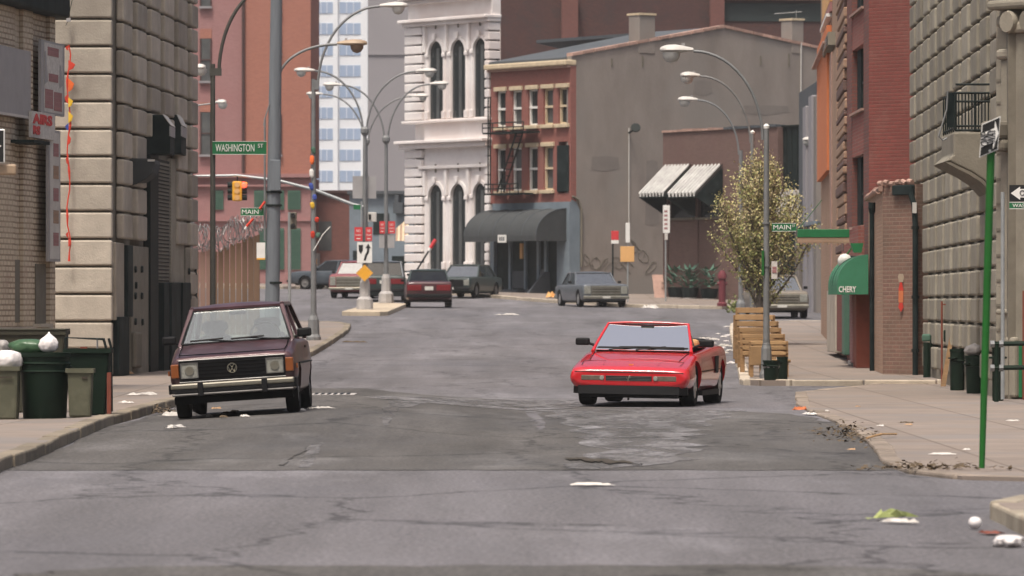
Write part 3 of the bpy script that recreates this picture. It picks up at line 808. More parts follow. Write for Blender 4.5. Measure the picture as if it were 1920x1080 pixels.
NB.rect(MB(), 1892, 1910, 262, 285, -.35, -.002).build('corbel', 'stone_groove', nb, bevel=.06)
NB.rect(MB(), 1878, 1906, 580, 590, -.14, -.002).build('moulding', 'stone_right', nb, bevel=.03)
NB.rect(MB(), 1905, 1925, 632, 745, -.24, -.002).build('plinth', 'stone_right', nb, bevel=.04)
for py in (150, 192, 240, 286, 336, 382, 430, 478, 525, 572, 618, 664):
    NB.rect(MB(), 1869, 1882, py - 2, py + 3, -.012, -.002).build('joint', 'stone_groove', nb)
NB.rect(MB(), 1917, 1940, 545, 750, -.40, -.25, off=-.4).build('door', 'rust_red', nb)
NB.rect(MB(), 1910, 1916, 640, 745, -.36, -.25, off=-.36).build('door', 'sign_green', nb)

# brick pier and low wall with tiled coping
PF = Fr((1655, 104), (1718, 103), z0=0.0)
pr = PF.thing('brick_pier', 'low dark brick wall with ragged tile coping beside the stone building', 'wall')
MB().prism([(0, 0), (PF.L, 0), (PF.L, 1.5), (.1, 1.5)], 'z', -.1, PF.z(1680, 346)).build('wall', 'brick_pier', pr)
PS = Fr((1628, 112), (1655, 104.05), z0=0.0)
def ps2f(t, y):
    v = PS.A + PS.u * t + PS.n * y - PF.A; return (v.dot(PF.u), v.dot(PF.n))
q = [ps2f(0, 0), ps2f(PS.L, 0), ps2f(PS.L, .4), ps2f(0, .4)]
zz = [PS.z(1628, 376), PS.z(1655, 356), PS.z(1655, 356), PS.z(1628, 376)]
MB().hexa([(p[0], p[1], -.1) for p in q], [(p[0], p[1], z) for p, z in zip(q, zz)]).build('side_wall', 'brick_tan', pr)
for k in range(6):
    a = PF.t(1652) + k * (PF.L + .06) / 6
    z = PF.z(1680, 346)
    MB().tube([(a, -.05, z + .03 + random.uniform(-.02, .03)), (a + .13, -.05, z + .03 + random.uniform(-.03, .03))], .05, 8).build('coping_tile', 'coping', pr)
    t0, t1 = k / 6, (k + .9) / 6
    p0 = ps2f(PS.L * t0, -.03); p1 = ps2f(PS.L * t1, -.03)
    MB().tube([(p0[0], p0[1], zz[0] + (zz[1] - zz[0]) * t0 + .04), (p1[0], p1[1], zz[0] + (zz[1] - zz[0]) * t1 + .05 + random.uniform(-.03, .03))], .06, 8).build('coping_tile', 'coping', pr)
MB().box(PF.t(1680), PF.t(1716), -.10, -.002, PF.z(1698, 366), PF.z(1698, 347)).build('gutter', 'door_dark', pr, bevel=.02)
t = thing('drain_pipe', 'dark drain pipe down the corner beside the brick pier', 'pipe', (X(1715, 103), 102.85, 0))
MB().tube([(X(1706, 103) - X(1715, 103), .05, Zp(360, 103)), (-.02, 0, Zp(385, 103)), (0, 0, Zp(420, 103)), (0, 0, .05)], .055, 8).build('pipe', 'door_dark', t)
for py in (430, 560, 660): MB().lathe([(.075, 0), (.075, .06)], n=8).build('collar', 'black_iron', t, loc=(0, 0, Zp(py, 103)))
MB().box(-.06, .02, -.08, -.03, Zp(400, 103), Zp(380, 103)).build('tag', 'lamp_pale', t)
t = thing('drain_pipe', 'thick dark drain pipe standing against the tan brick side wall', 'pipe', (X(1635, 108), 108, G(X(1635, 108), 108)))
MB().tube([(0, 0, .05), (0, 0, Zp(392, 108) - t.location.z)], .05, 10).build('pipe', 'door_dark', t)
MB().lathe([(.055, 0), (.075, .1), (.075, .22)], n=10).build('hopper', 'door_dark', t, loc=(0, 0, Zp(400, 108) - t.location.z))
t = thing('painted_figure', 'red and orange painted cut-out board fixed to the dark brick pier', 'sign', (X(1689, 103.4), 103.38, Zp(585, 103.4)))
h_ = Zp(512, 103.4) - Zp(585, 103.4)
MB().prism([(0, 0), (.05, h_ * .12), (.03, h_ * .24), (-.03, h_ * .24), (-.05, h_ * .12)], 'y', -.02, 0).build('red_tail', 'graff_red', t)
MB().box(-.045, .045, -.02, 0, h_ * .245, h_ * .55).build('orange_body', 'graff_orange', t)
MB().prism([(-.05, h_ * .555), (.05, h_ * .555), (.02, h_ * .76), (-.02, h_ * .76)], 'y', -.02, 0).build('red_chest', 'graff_red', t)
MB().prism([(-.04, h_ * .77), (.04, h_ * .77), (.06, h_ * .9), (.04, h_ * .98), (-.04, h_ * .98), (-.06, h_ * .9)], 'y', -.02, 0).build('pale_head', 'graff_skin', t)

# red brick building beyond it: side wall to us, window bay along the street
SW = Fr((1629, 112), (1714, 111.0), z0=0.0)
rr_ = SW.thing('brick_building', 'red brick building with tall sash windows beyond the grey stone one', 'building')
MB().box(0, SW.L + 1, 0, .5, -.1, 10.5).build('side_wall', 'brick_right', rr_)
SF = Fr((1588, 119), (1629, 112), z0=0.0)
def sf2w(t, y):
    v = SF.A + SF.u * t + SF.n * y - SW.A; return (v.dot(SW.u), v.dot(SW.n))
def sfbox(px0, px1, py0, py1, y0, y1, name, mat, bevel=0):
    x0, x1 = SF.t(px0), SF.t(px1); pm = (px0 + px1) / 2
    z0, z1 = SF.z(pm, py1), SF.z(pm, py0)
    q = [sf2w(x0, y0), sf2w(x1, y0), sf2w(x1, y1), sf2w(x0, y1)]
    return MB().hexa([(p[0], p[1], z0) for p in q], [(p[0], p[1], z1) for p in q]).build(name, mat, rr_, bevel=bevel)
q = [sf2w(0, .25), sf2w(SF.L - .01, .25), sf2w(SF.L - .01, 5), sf2w(0, 5)]
MB().prism(q, 'z', -.1, 10.4).build('wall', 'brick_right', rr_)
sfbox(1619, 1629, -80, 735, 0, .249, 'corner_pier', 'brick_chimney')
sfbox(1588, 1597, -80, 735, 0, .249, 'corner_pier', 'brick_chimney')
for (y0, y1) in ((25, 88), (212, 292), (428, 735)):
    sfbox(1597.2, 1618.8, y0, y1, .01, .249, 'spandrel', 'brick_red')
for (y0, y1) in ((-60, 22), (90, 210), (294, 426)):
    sfbox(1597.3, 1604, y0, y1, .12, .249, 'window_frame', 'door_dark')
    sfbox(1604.3, 1617, y0 + 3, y1 - 2, .20, .245, 'window', 'window_grey')
    sfbox(1605.5, 1616, y0 + 6, (y0 + y1) / 2, .17, .199, 'curtain', 'curtain')
    sfbox(1604.3, 1617.4, (y0 + y1) / 2, (y0 + y1) / 2 + 4, .14, .199, 'sash_bar', 'door_dark')
    sfbox(1597, 1620, y1 - 1.5, y1 + 3, -.06, .2, 'sill', 'coping')
# brown building with rough quoin column and orange strip
BF = Fr((1536, 152), (1588, 120), z0=.3)
bb = BF.thing('brick_building', 'brown brick building with rough column and orange strip at right', 'building')
MB().prism([(0, .05), (BF.L, .05), (BF.L, 6), (3, 6)], 'z', -.3, 13.5).build('wall', 'brick_tan', bb)
BF.rect(MB(), 1537, 1556, 70, 330, -.08, .049).build('painted_strip', 'orange_wall', bb)
BF.rect(MB(), 1535, 1557, 102, 106, -.2, .049).build('band', 'coping', bb)
BF.rect(MB(), 1543, 1557, -40, 20, -.02, .049).build('upper_panel', 'sign_tan', bb)
BF.rect(MB(), 1543, 1557, 22, 38, -.02, .049).build('upper_panel', 'brick_pink', bb)
BF.rect(MB(), 1544, 1556, 40, 46, -.1, .049).build('band', 'sign_white', bb)
BF.rect(MB(), 1552, 1563, 72, 96, -.14, .049).build('window_frame', 'stone_right', bb)
BF.rect(MB(), 1555, 1562, 76, 92, -.16, -.141).build('window', 'window_dark', bb)
u0, u1 = BF.t(1572), BF.t(1587)
zq = 0
k = 0
while zq < 12.6:
    hq = random.uniform(.14, .3)
    MB().box(u0 + random.uniform(0, 1.2), u1 + random.uniform(-.4, 0), -.05 + random.uniform(-.03, .02), .049, zq + .012, zq + hq - .012).build('quoin', 'brick_tan' if k % 3 else 'brick_brown', bb, bevel=.03)
    zq += hq; k += 1
BF.rect(MB(), 1557, 1571, 100, 650, -.03, .049).build('pilaster', 'brick_tan', bb)
BF.rect(MB(), 1560, 1563, 100, 600, -.06, -.031).build('pipe', 'coping', bb)
for (a, b, y0, y1, m_) in ((1558, 1566, 405, 427, 'sign_white'), (1588, 1594, 418, 428, 'sign_white')):
    pass
# ground floor shop parts along the street: painted posts
t = BF.thing('shop_facade', 'shop front of pale, red and green painted posts under the green awning', 'shop front')
SP = Fr((1566, 128), (1632, 110), z0=.1)
t.location = SP.loc; t.rotation_euler = (0, 0, SP.rot)
for (a, b, y0, y1, m_, o_) in ((1570, 1586, 545, 660, 'stone_left', .25), (1587, 1603, 550, 660, 'brick_right', .22), (1604, 1609, 545, 665, 'shutter_green', .3), (1610, 1614, 545, 670, 'door_dark', .2), (1615, 1620, 550, 680, 'brick_pink', .25), (1621, 1627, 540, 690, 'rust_red', .24)):
    SP.rect(MB(), a, b, y0, y1, -o_, .3).build('post', m_, t, bevel=.02)
SP.rect(MB(), 1586, 1618, 428, 545, -.1, .3).build('fascia', 'brick_red', t)
d = 110.6
t = thing('shop_awning', 'green domed shop awning with white letters on its valance', 'awning', (X(1628, d), d, Zp(552, d)))
zt = Zp(478, d) - Zp(552, d); wv = X(1628, d) - X(1570, d)
prof_ = [(-wv * math.sin(a) , .22 + (zt - .22) * math.cos(a)) for a in [k * math.pi / 20 for k in range(11)]]
prof_ = [(0, zt)] + [(-wv * math.sin(a), .2 + (zt - .2) * math.cos(a)) for a in [k * math.pi / 20 for k in range(1, 11)]] + [(0, .2)]
MB().prism(prof_, 'y', 0, 3.2).build('canopy', 'awning_green', t)
MB().box(-wv, 0, -.01, 3.2, 0, .199).build('valance', 'awning_green', t)
for k in range(4): MB().tube([(-wv * math.sin(a) - .002, .8 * k + .02, .2 + (zt - .2) * math.cos(a) + .004) for a in [j * math.pi / 20 for j in range(11)]], .008, 5).build('rib', 'shutter_green', t)
lettering('lettering', 'CHERY', .17, 'sign_white', t, (-wv * .68, -.016, .10), width=.36, bold=.004)
t = thing('globe_lamp', 'white globe lamp with dark cap above the green awning', 'lamp', (X(1584, 112.5), 112.5, Zp(490, 112.5)))
MB().lathe([(.02, -.16), (.1, -.13), (.15, -.04), (.15, .05), (.1, .13), (.02, .16)], n=14).build('globe', 'sign_white', t, smooth=60)
MB().box(.02, .36, .1, .5, -.1, .12).build('housing', 'door_dark', t, bevel=.03)
MB().tube([(.05, .1, .15), (.2, .1, .35), (.36, .2, .2)], .02, 6).build('stay', 'pole_green', t)
t = thing('banner_beam', 'long green painted beam sign reaching out over the pavement', 'sign', (X(1618, 112), 112, Zp(456, 112)))
x0 = X(1495, 112) - X(1618, 112)
zA = Zp(430, 112) - Zp(456, 112)
MB().box(x0, X(1592, 112) - X(1618, 112), -.1, .1, .12, zA).build('beam', 'sign_green', t, bevel=.01)
MB().box(x0, X(1592, 112) - X(1618, 112), -.09, .09, .0, .118).build('lower_board', 'brick_tan', t)
for k in range(10): MB().box(x0 + .06 + k * .115, x0 + .10 + k * .115, -.095, .095, -.03, -.002).build('dentil', 'brick_tan', t)
MB().prism([(X(1594, 112) - X(1618, 112), .0), (0, .0), (-.04, -.20), (X(1600, 112) - X(1618, 112), -.2)], 'y', -.15, .15).build('bracket', 'sign_green', t)
MB().tube([(x0 + .02, 0, zA), (X(1541, 112) - X(1618, 112), 0, Zp(375, 112) - Zp(456, 112))], .008, 5).build('stay_wire', 'pole_green', t)
# ================================================================== far buildings
def arch_fill(mb, x0, x1, zs, zt, y0, y1, n=12):
    """masonry between a round arch (springing at zs) and the level zt"""
    r_ = (x1 - x0) / 2; c = (x0 + x1) / 2
    pts = [(c - r_ * math.cos(math.pi * k / n), zs + r_ * math.sin(math.pi * k / n)) for k in range(n + 1)]
    for a, b in zip(pts, pts[1:]):
        mb.hexa([(a[0], y0, a[1]), (b[0], y0, b[1]), (b[0], y1, b[1]), (a[0], y1, a[1])],
                [(a[0], y0, zt), (b[0], y0, zt), (b[0], y1, zt), (a[0], y1, zt)])
    return mb
def arch_ring(mb, x0, x1, zs, th, y0, y1, n=14):
    r_ = (x1 - x0) / 2; c = (x0 + x1) / 2
    for k in range(n):
        a0, a1 = math.pi * k / n, math.pi * (k + 1) / n
        def P(r, a, y): return (c - r * math.cos(a), y, zs + r * math.sin(a))
        mb.add([P(r_, a0, y0), P(r_ + th, a0, y0), P(r_ + th, a1, y0), P(r_, a1, y0), P(r_, a0, y1), P(r_ + th, a0, y1), P(r_ + th, a1, y1), P(r_, a1, y1)],
               [(0, 1, 2, 3), (7, 6, 5, 4), (0, 4, 5, 1), (1, 5, 6, 2), (2, 6, 7, 3), (3, 7, 4, 0)])
    return mb

# ---- white arcaded facade
WA = Fr((762, 250), (922, 244.3), z0=2.0)
wh = WA.thing('arcade_building', 'white painted stone facade with two storeys of tall arched windows', 'building')
zl = lambda py: WA.z(842, py)
TOP = zl(-25)
MB().prism([(0, .5), (WA.L, .5), (WA.L - 6.6, 5.1), (-1.5, 4)], 'z', -.5, TOP).build('core', 'cream_paint', wh)
bays_u = [(804, 830), (846, 872), (888, 912)]
def storey(ysill, ytop, yband):
    xs_ = [(WA.t(a), WA.t(b)) for a, b in bays_u]
    z0, z1, z2 = zl(ysill), zl(ytop), zl(yband)
    mb = MB()
    edges = [WA.t(795)] + [v for p in xs_ for v in p] + [WA.t(915)]
    for k in range(0, 8, 2): mb.box(edges[k], edges[k + 1], .02, .5, z0, z2)
    for (a, b) in xs_:
        rr = (b - a) / 2
        arch_fill(mb, a, b, z1 - rr, z2, .02, .5)
    mb.build('wall', 'cream_paint', wh)
    for (a, b) in xs_:
        rr = (b - a) / 2
        MB().box(a + .001, b - .001, .10, .14, z0, z1).build('window', 'window_dark', wh)
        MB().box((a + b) / 2 - .05, (a + b) / 2 + .18, .075, .099, z0, z1 - rr * .6).build('mullion', 'window_grey', wh)
        arch_ring(MB(), a, b, z1 - rr, .15, -.05, .02).build('arch_moulding', 'cream_paint', wh)
        for e in (a - .13, b + .13):
            MB().tube([(e, .02, z0), (e, .02, z1 - rr)], .085, 10).build('column', 'cream_paint', wh, smooth=40)
            MB().box(e - .13, e + .13, -.10, .02, z1 - rr - .2, z1 - rr).build('capital', 'cream_paint', wh, bevel=.04)
            MB().box(e - .13, e + .13, -.10, .02, z0, z0 + .35).build('column_base', 'cream_paint', wh, bevel=.03)
        MB().prism([(-.10, 0), (.10, 0), (.14, .3), (-.14, .3)], 'y', -.16, -.091).build('keystone', 'cream_paint', wh, loc=((a + b) / 2, 0, z1 + .05), bevel=.02)
        MB().box((a + b) / 2 - .05, (a + b) / 2 + .05, -.03, .015, z1 + .55, z1 + .95).build('vent_slot', 'stone_groove', wh, bevel=.02)
    for px in (838, 880, 798):
        c = WA.t(px); MB().box(c - .1, c + .1, -.13, .02, z1 - rr, z2).build('pilaster', 'cream_paint', wh, bevel=.02)
storey(222, 75, 40)
storey(505, 345, 318)
MB().box(WA.t(795), WA.t(915), .02, .5, zl(560), zl(505)).build('base_wall', 'cream_paint', wh)
MB().box(WA.t(795), WA.t(915), .02, .5, zl(262), zl(222)).build('parapet_panel', 'cream_paint', wh)
MB().box(WA.t(795), WA.t(915), .02, .5, zl(318), zl(276)).build('frieze', 'cream_paint', wh)
for (a, b, y0, y1, o_) in ((758, 924, 262, 268, .62), (760, 923, 268, 277, .40), (760, 923, 224, 229, .25), (759, 924, 33, 39, .45), (762, 923, 39, 46, .26), (790, 918, 310, 316, .2), (762, 922, -30, -4, .55), (762, 922, -3, 4, .3)):
    MB().box(WA.t(a), WA.t(b), -o_, .5, zl(y1), zl(y0)).build('cornice', 'cream_paint', wh, bevel=.03)
MB().box(WA.t(764), WA.t(922), .03, .5, zl(33), zl(4)).build('frieze', 'cream_paint', wh)
for (pa, pb) in ((762.5, 794.5), (912.5, 921.5)):
    for (y0, y1) in ((46, 224), (278, 560)):
        py = y0
        while py < y1 - 4:
            MB().box(WA.t(pa), WA.t(pb), -.14, .5, zl(min(py + 17.2, y1 - .5)) + .03, zl(py) - .03).build('quoin', 'cream_paint', wh, bevel=.035)
            py += 17.8
for k in range(9):
    c = WA.t(868 + k * 5.4); MB().box(c - .07, c + .07, -1.0, -.86, zl(542), zl(512)).build('railing_post', 'cream_paint', wh)
MB().box(WA.t(866), WA.t(914), -1.02, -.84, zl(512), zl(508)).build('railing', 'cream_paint', wh)

# ---- red brick house with shop front
RK = Fr((920, 244.3), (1070, 239), z0=1.9)
rk = RK.thing('brick_house', 'red brick house with tan cornice above a dark barrel awning', 'building')
rz = lambda py: RK.z(995, py)
GWf = Fr((1070, 239), (1536, 247), z0=1.9)
MB().prism([(0, .3), (RK.L - .05, .3), (RK.L - .9, 6.5), (0, 6.5)], 'z', -.5, rz(122)).build('core', 'brick_red', rk)
wins = [(931, 948), (960, 978), (990, 1008), (1019, 1037), (1047, 1065)]
for (yl, yt, ys_, yb) in ((160, 168, 235, 242), (268, 276, 357, 364)):
    e = [RK.t(920)] + [RK.t(p) for w2 in wins for p in w2] + [RK.t(1070)]
    mb = MB()
    for k in range(0, 12, 2): mb.box(e[k], e[k + 1], 0, .3, rz(ys_), rz(yt))
    mb.build('wall_pier', 'brick_red', rk)
    for i, (a, b) in enumerate(wins):
        x0, x1 = RK.t(a), RK.t(b)
        z0, z1 = rz(ys_), rz(yt)
        if yl == 268 and i == 4:
            MB().box(x0 - .05, x1 + .1, -.06, .1, z0 - .1, z1 + .02).build('shutter', 'door_dark', rk, bevel=.02); continue
        fr_ = MB(); t_ = .075
        fr_.box(x0, x0 + t_, .1, .2, z0, z1); fr_.box(x1 - t_, x1, .1, .2, z0, z1); fr_.box(x0, x1, .1, .2, z0, z0 + t_); fr_.box(x0, x1, .1, .2, z1 - t_, z1)
        fr_.box(x0, x1, .08, .2, (z0 + z1) / 2 - .05, (z0 + z1) / 2 + .05)
        wo = MB().box(x0, x1, .22, .24, z0, z1).build('window', 'window_grey' if i % 2 else 'window_dark', rk)
        fr_.build('frame', 'sign_white' if i < 3 else 'tan_trim', wo)
        MB().box(x0 - .12, x1 + .12, -.10, .3, rz(yt), rz(yl)).build('lintel', 'tan_trim', rk, bevel=.02)
        MB().box(x0 - .12, x1 + .12, -.16, .3, rz(yb), rz(ys_)).build('sill', 'tan_trim', rk, bevel=.02)
for (y0, y1) in ((128, 160), (168, 168), (242, 268), (364, 380)):
    if y1 > y0: MB().box(0, RK.L, .001, .3, rz(y1), rz(y0)).build('wall_band', 'brick_red', rk)
for k in range(6):
    e = [RK.t(920)] + [RK.t(p) for w2 in wins for p in w2] + [RK.t(1070)]
    for (yt, yl) in ((168, 160), (276, 268), (242, 235), (364, 357)):
        MB().box(e[2 * k], e[2 * k + 1], .002, .3, rz(yt), rz(yl)).build('wall_pier', 'brick_red', rk)
MB().box(RK.t(918), RK.t(1071), -.35, .3, rz(127), rz(117)).build('cornice', 'tan_trim', rk, bevel=.05)
MB().box(RK.t(919), RK.t(1070), -.18, .0, rz(131), rz(127)).build('cornice', 'coping', rk)
# shop front
MB().box(RK.t(925), RK.t(1070), -.05, .3, rz(398), rz(380)).build('fascia', 'slate_paint', rk)
MB().box(RK.t(1046), RK.t(1070), -.06, .3, rz(552), rz(398)).build('shop_pier', 'slate_paint', rk)
MB().box(RK.t(921), RK.t(928), -.06, .3, rz(552), rz(398)).build('shop_pier', 'slate_paint', rk)
MB().box(RK.t(928), RK.t(1046), .12, .3, rz(560), rz(398)).build('shop_recess', 'door_dark', rk)
for (a, b, m_) in ((953, 957, 'slate_paint'), (982, 985, 'slate_paint'), (1006, 1010, 'slate_paint'), (1020, 1024, 'slate_paint')):
    MB().box(RK.t(a), RK.t(b), .0, .119, rz(545), rz(440)).build('shop_mullion', m_, rk)
for (a, b, y0, y1) in ((958, 981, 508, 540), (1011, 1019, 505, 540)):
    MB().box(RK.t(a), RK.t(b), .05, .119, rz(y1), rz(y0)).build('shop_panel', 'roof_felt', rk)
MB().box(RK.t(973), RK.t(978), .04, .118, rz(485), rz(456)).build('poster', 'sign_tan', rk)
for s_ in range(4):
    MB().box(RK.t(935), RK.t(985), -1.3 + s_ * .28, .1, rz(556) + s_ * .17 - .35, rz(556) + s_ * .17 - .18).build('step', 'roof_felt', rk)
    MB().box(RK.t(1000), RK.t(1025), -1.3 + s_ * .28, .1, rz(556) + s_ * .17 - .35, rz(556) + s_ * .17 - .18).build('step', 'roof_felt', rk)
MB().prism([(-1.5, rz(556) - .3), (.1, rz(556) - .3), (.1, rz(510)), (-.2, rz(510))], 'x', RK.t(1025), RK.t(1028)).build('stair_cheek', 'roof_felt', rk)
# roof and gable wall
gz = lambda px, py: GWf.z(px, py)
gb = GWf.thing('gable_building', 'grey stucco gable end wall of the red brick house', 'building')
gx = [GWf.t(p) for p in (1071, 1357, 1536)]
gzv = [gz(1071, 105), gz(1357, 52), gz(1536, 92)]
MB().prism([(gx[0], -.6), (gx[2], -.6), (gx[2], gzv[2]), (gx[1], gzv[1]), (gx[0], gzv[0])], 'y', 0, .35).build('wall', 'stucco', gb)
for (a, b, za, zb, nm) in ((gx[0], gx[1], gzv[0], gzv[1], 14), (gx[1], gx[2], gzv[1], gzv[2], 10)):
    for k in range(nm):
        p, q = k / nm + .004, (k + 1) / nm - .004
        xa, xb = a + (b - a) * p, a + (b - a) * q
        z_a, z_b = za + (zb - za) * p, za + (zb - za) * q
        MB().hexa([(xa, -.07, z_a), (xb, -.07, z_b), (xb, .4, z_b), (xa, .4, z_a)], [(xa, -.07, z_a + .13), (xb, -.07, z_b + .13), (xb, .4, z_b + .13), (xa, .4, z_a + .13)]).build('coping_tile', 'coping', gb)
MB().hexa([(gx[0] - .1, .36, gzv[0] - .25), (gx[1], .36, gzv[1] - .1), (gx[1], 6.4, gzv[1] - .1), (gx[0] - .1, 6.4, gzv[0] - .25)],
          [(gx[0] - .1, .36, gzv[0] - .05), (gx[1], .36, gzv[1] + .05), (gx[1], 6.4, gzv[1] + .05), (gx[0] - .1, 6.4, gzv[0] - .05)]).build('roof', 'roof_felt', gb)
MB().hexa([(gx[1], .36, gzv[1] - .1), (gx[2], .36, gzv[2] - .2), (gx[2], 15, gzv[2] - .2), (gx[1], 15, gzv[1] - .1)],
          [(gx[1], .36, gzv[1] + .05), (gx[2], .36, gzv[2] - .05), (gx[2], 15, gzv[2] - .05), (gx[1], 15, gzv[1] + .05)]).build('roof', 'roof_felt', gb)
for (a, b, yt, yb) in ((1198, 1228, 28, 100), (1484, 1506, 38, 100)):
    MB().box(GWf.t(a), GWf.t(b), -.03, .8, gz(a, yb), gz(a, yt)).build('chimney', 'stucco', gb, bevel=.03)
    MB().box(GWf.t(a - 1), GWf.t(b + 1), -.08, .9, gz(a, yt), gz(a, yt - 4)).build('chimney_cap', 'tan_trim', gb)
MB().prism([(GWf.t(1071), gz(1071, 552)), (GWf.t(1087), gz(1087, 552)), (GWf.t(1087), gz(1087, 395)), (GWf.t(1081), gz(1081, 380)), (GWf.t(1071), gz(1071, 374))], 'y', -.02, -.001).build('painted_corner', 'slate_paint', gb)
MB().tube([(GWf.t(1089), -.06, gz(1089, 500)), (GWf.t(1089), -.06, gz(1089, 392)), (GWf.t(1083), -.06, gz(1083, 374)), (GWf.t(1072), -.06, gz(1072, 368))], .05, 6).build('conduit', 'stone_groove', gb)
MB().tube([(GWf.t(1178), -.05, gz(1178, 425)), (GWf.t(1178), -.05, gz(1178, 240))], .03, 6).build('conduit', 'lamp_pale', gb)
MB().tube([(GWf.t(1500), -.05, gz(1500, 235)), (GWf.t(1501), -.05, gz(1501, 80))], .035, 6).build('conduit', 'lamp_pale', gb)
MB().box(GWf.t(1090), GWf.t(1180), -.12, -.001, gz(1135, 562), gz(1135, 545)).build('plinth', 'stucco', gb)
for (a, b, c0, c1) in ((1146, 1148, 110, 125), (1204, 1206, 105, 125), (1425, 1427, 105, 122), (1478, 1480, 100, 125)):
    MB().box(GWf.t(a), GWf.t(b), -.04, -.001, gz(a, c1), gz(a, c0)).build('tie_plate', 'stone_groove', gb)
M('stucco_patch', (.225, .20, .18), .95, (.185, .163, .147), 1.2, 1.2, .2, 9)
for (a, b, y0, y1) in ((1108, 1162, 292, 318), (1390, 1480, 196, 212), (1300, 1336, 150, 176), (1210, 1236, 300, 420)):
    MB().prism([(GWf.t(a), gz(a, y1)), (GWf.t((a + b) / 2), gz(a, y1 + 3)), (GWf.t(b), gz(b, y1 - 2)), (GWf.t(b - 3), gz(b, y0 + 3)), (GWf.t((a + b) / 2), gz(a, y0)), (GWf.t(a + 2), gz(a, y0 + 2))], 'y', -.008, -.001).build('repair_patch', 'stucco_patch', gb)
rg_ = random.Random(5)
for k in range(9):
    x_, y_ = 1095 + k * 15, 490 + rg_.uniform(-30, 15)
    pts_ = [(GWf.t(x_ + 9 * math.sin(j * 1.1 + k) + j * 1.2), -.012, gz(x_, y_ + 12 * math.cos(j * .9 + 2 * k))) for j in range(9)]
    MB().tube(pts_, .012, 4).build('graffiti_stroke', 'stone_groove', gb)
t = thing('wall_lamp', 'small dark floodlight bracketed on the grey gable wall', 'lamp', (X(1190, 240), 240.6, Zp(243, 240.6)))
MB().tube([(-.25, .2, -.15), (0, -.2, .0)], .05, 6).build('arm', 'black_iron', t)
MB().lathe([(.08, 0), (.22, .2), (.22, .28)], n=10).build('hood', 'black_iron', t, loc=(.05, -.2, -.05), rot=(R(60), 0, 0))
# barrel awning
ax0, ax1 = RK.t(890, -.4), RK.t(1050)
aw = thing('barrel_awning', 'dark grey barrel awning with white number plate over the shop door', 'awning', (RK.A.x, RK.A.y, RK.z0), RK.rot)
depth = 1.65; zb_, zt_ = rz(443), rz(393)
N_ = 9
def awp(k): a = k / N_ * math.pi / 2; return (-.06 - depth * math.sin(a), zb_ + (zt_ - zb_) * math.cos(a))
pr_ = [(-.06, zb_)] + [awp(k) for k in range(N_ + 1)]
xA, xB = RK.t(928), RK.t(1064)
MB().prism(pr_, 'x', xA, xB).build('canopy', 'awning_dark', aw, smooth=40)
MB().box(xA, xB, -.06 - depth, -.02 - depth, zb_ - .25, zb_ - .002).build('valance', 'awning_dark', aw)
MB().box(xB - .04, xB, -.019 - depth, -.06, zb_ - .25, zb_ - .002).build('valance', 'awning_dark', aw)
xm = RK.t(942, -depth - .06)
MB().box(xm - .33, xm + .33, -.09 - depth, -.061 - depth, zb_ - .3, zb_ + .05).build('number_plate', 'sign_white', aw)
for k in range(3): MB().box(xm - .2 + k * .15, xm - .11 + k * .15, -.1 - depth, -.0905 - depth, zb_ - .22, zb_ - .04).build('number_stroke', 'roof_felt', aw)
for k in range(6): MB().tube([(xA + (xB - xA) * k / 5, p[0], p[1] + .01) for p in [awp(j) for j in range(N_ + 1)]], .02, 5).build('rib', 'roof_felt', aw)
# fire escape
fe2 = thing('fire_escape', 'black iron fire escape between the white and red brick facades', 'fire escape', (RK.A.x, RK.A.y, RK.z0), RK.rot)
def fx(px): return RK.t(px, -.9)
for (y0, ya, yb2, a, b) in ((247, 230, 247, 908, 985), (362, 345, 362, 912, 975)):
    MB().box(fx(a), fx(b), -1.0, -.1, rz(y0 + 3), rz(y0)).build('platform', 'black_iron', fe2)
    for z in (rz(ya), rz((ya + yb2) / 2)):
        MB().tube([(fx(a), -1.0, z), (fx(b), -1.0, z)], .03, 5).build('rail', 'black_iron', fe2)
    for k in range(5):
        x = fx(a) + (fx(b) - fx(a)) * k / 4
        MB().tube([(x, -1.0, rz(y0)), (x, -1.0, rz(ya))], .025, 5).build('baluster', 'black_iron', fe2)
for dy in (0, .35):
    MB().tube([(fx(932), -.9 + dy, rz(360)), (fx(968), -.9 + dy, rz(250))], .04, 5).build('stringer', 'black_iron', fe2)
for k in range(9):
    x = fx(932) + (fx(968) - fx(932)) * (k + .5) / 9; z = rz(360) + (rz(250) - rz(360)) * (k + .5) / 9
    MB().box(x - .12, x + .12, -.9, -.55, z - .015, z + .015).build('tread', 'black_iron', fe2)
MB().tube([(fx(912), -.8, rz(360)), (fx(912), -.8, rz(180))], .035, 5).build('ladder_rail', 'black_iron', fe2)
MB().tube([(fx(916), -.8, rz(360)), (fx(916), -.8, rz(180))], .035, 5).build('ladder_rail', 'black_iron', fe2)

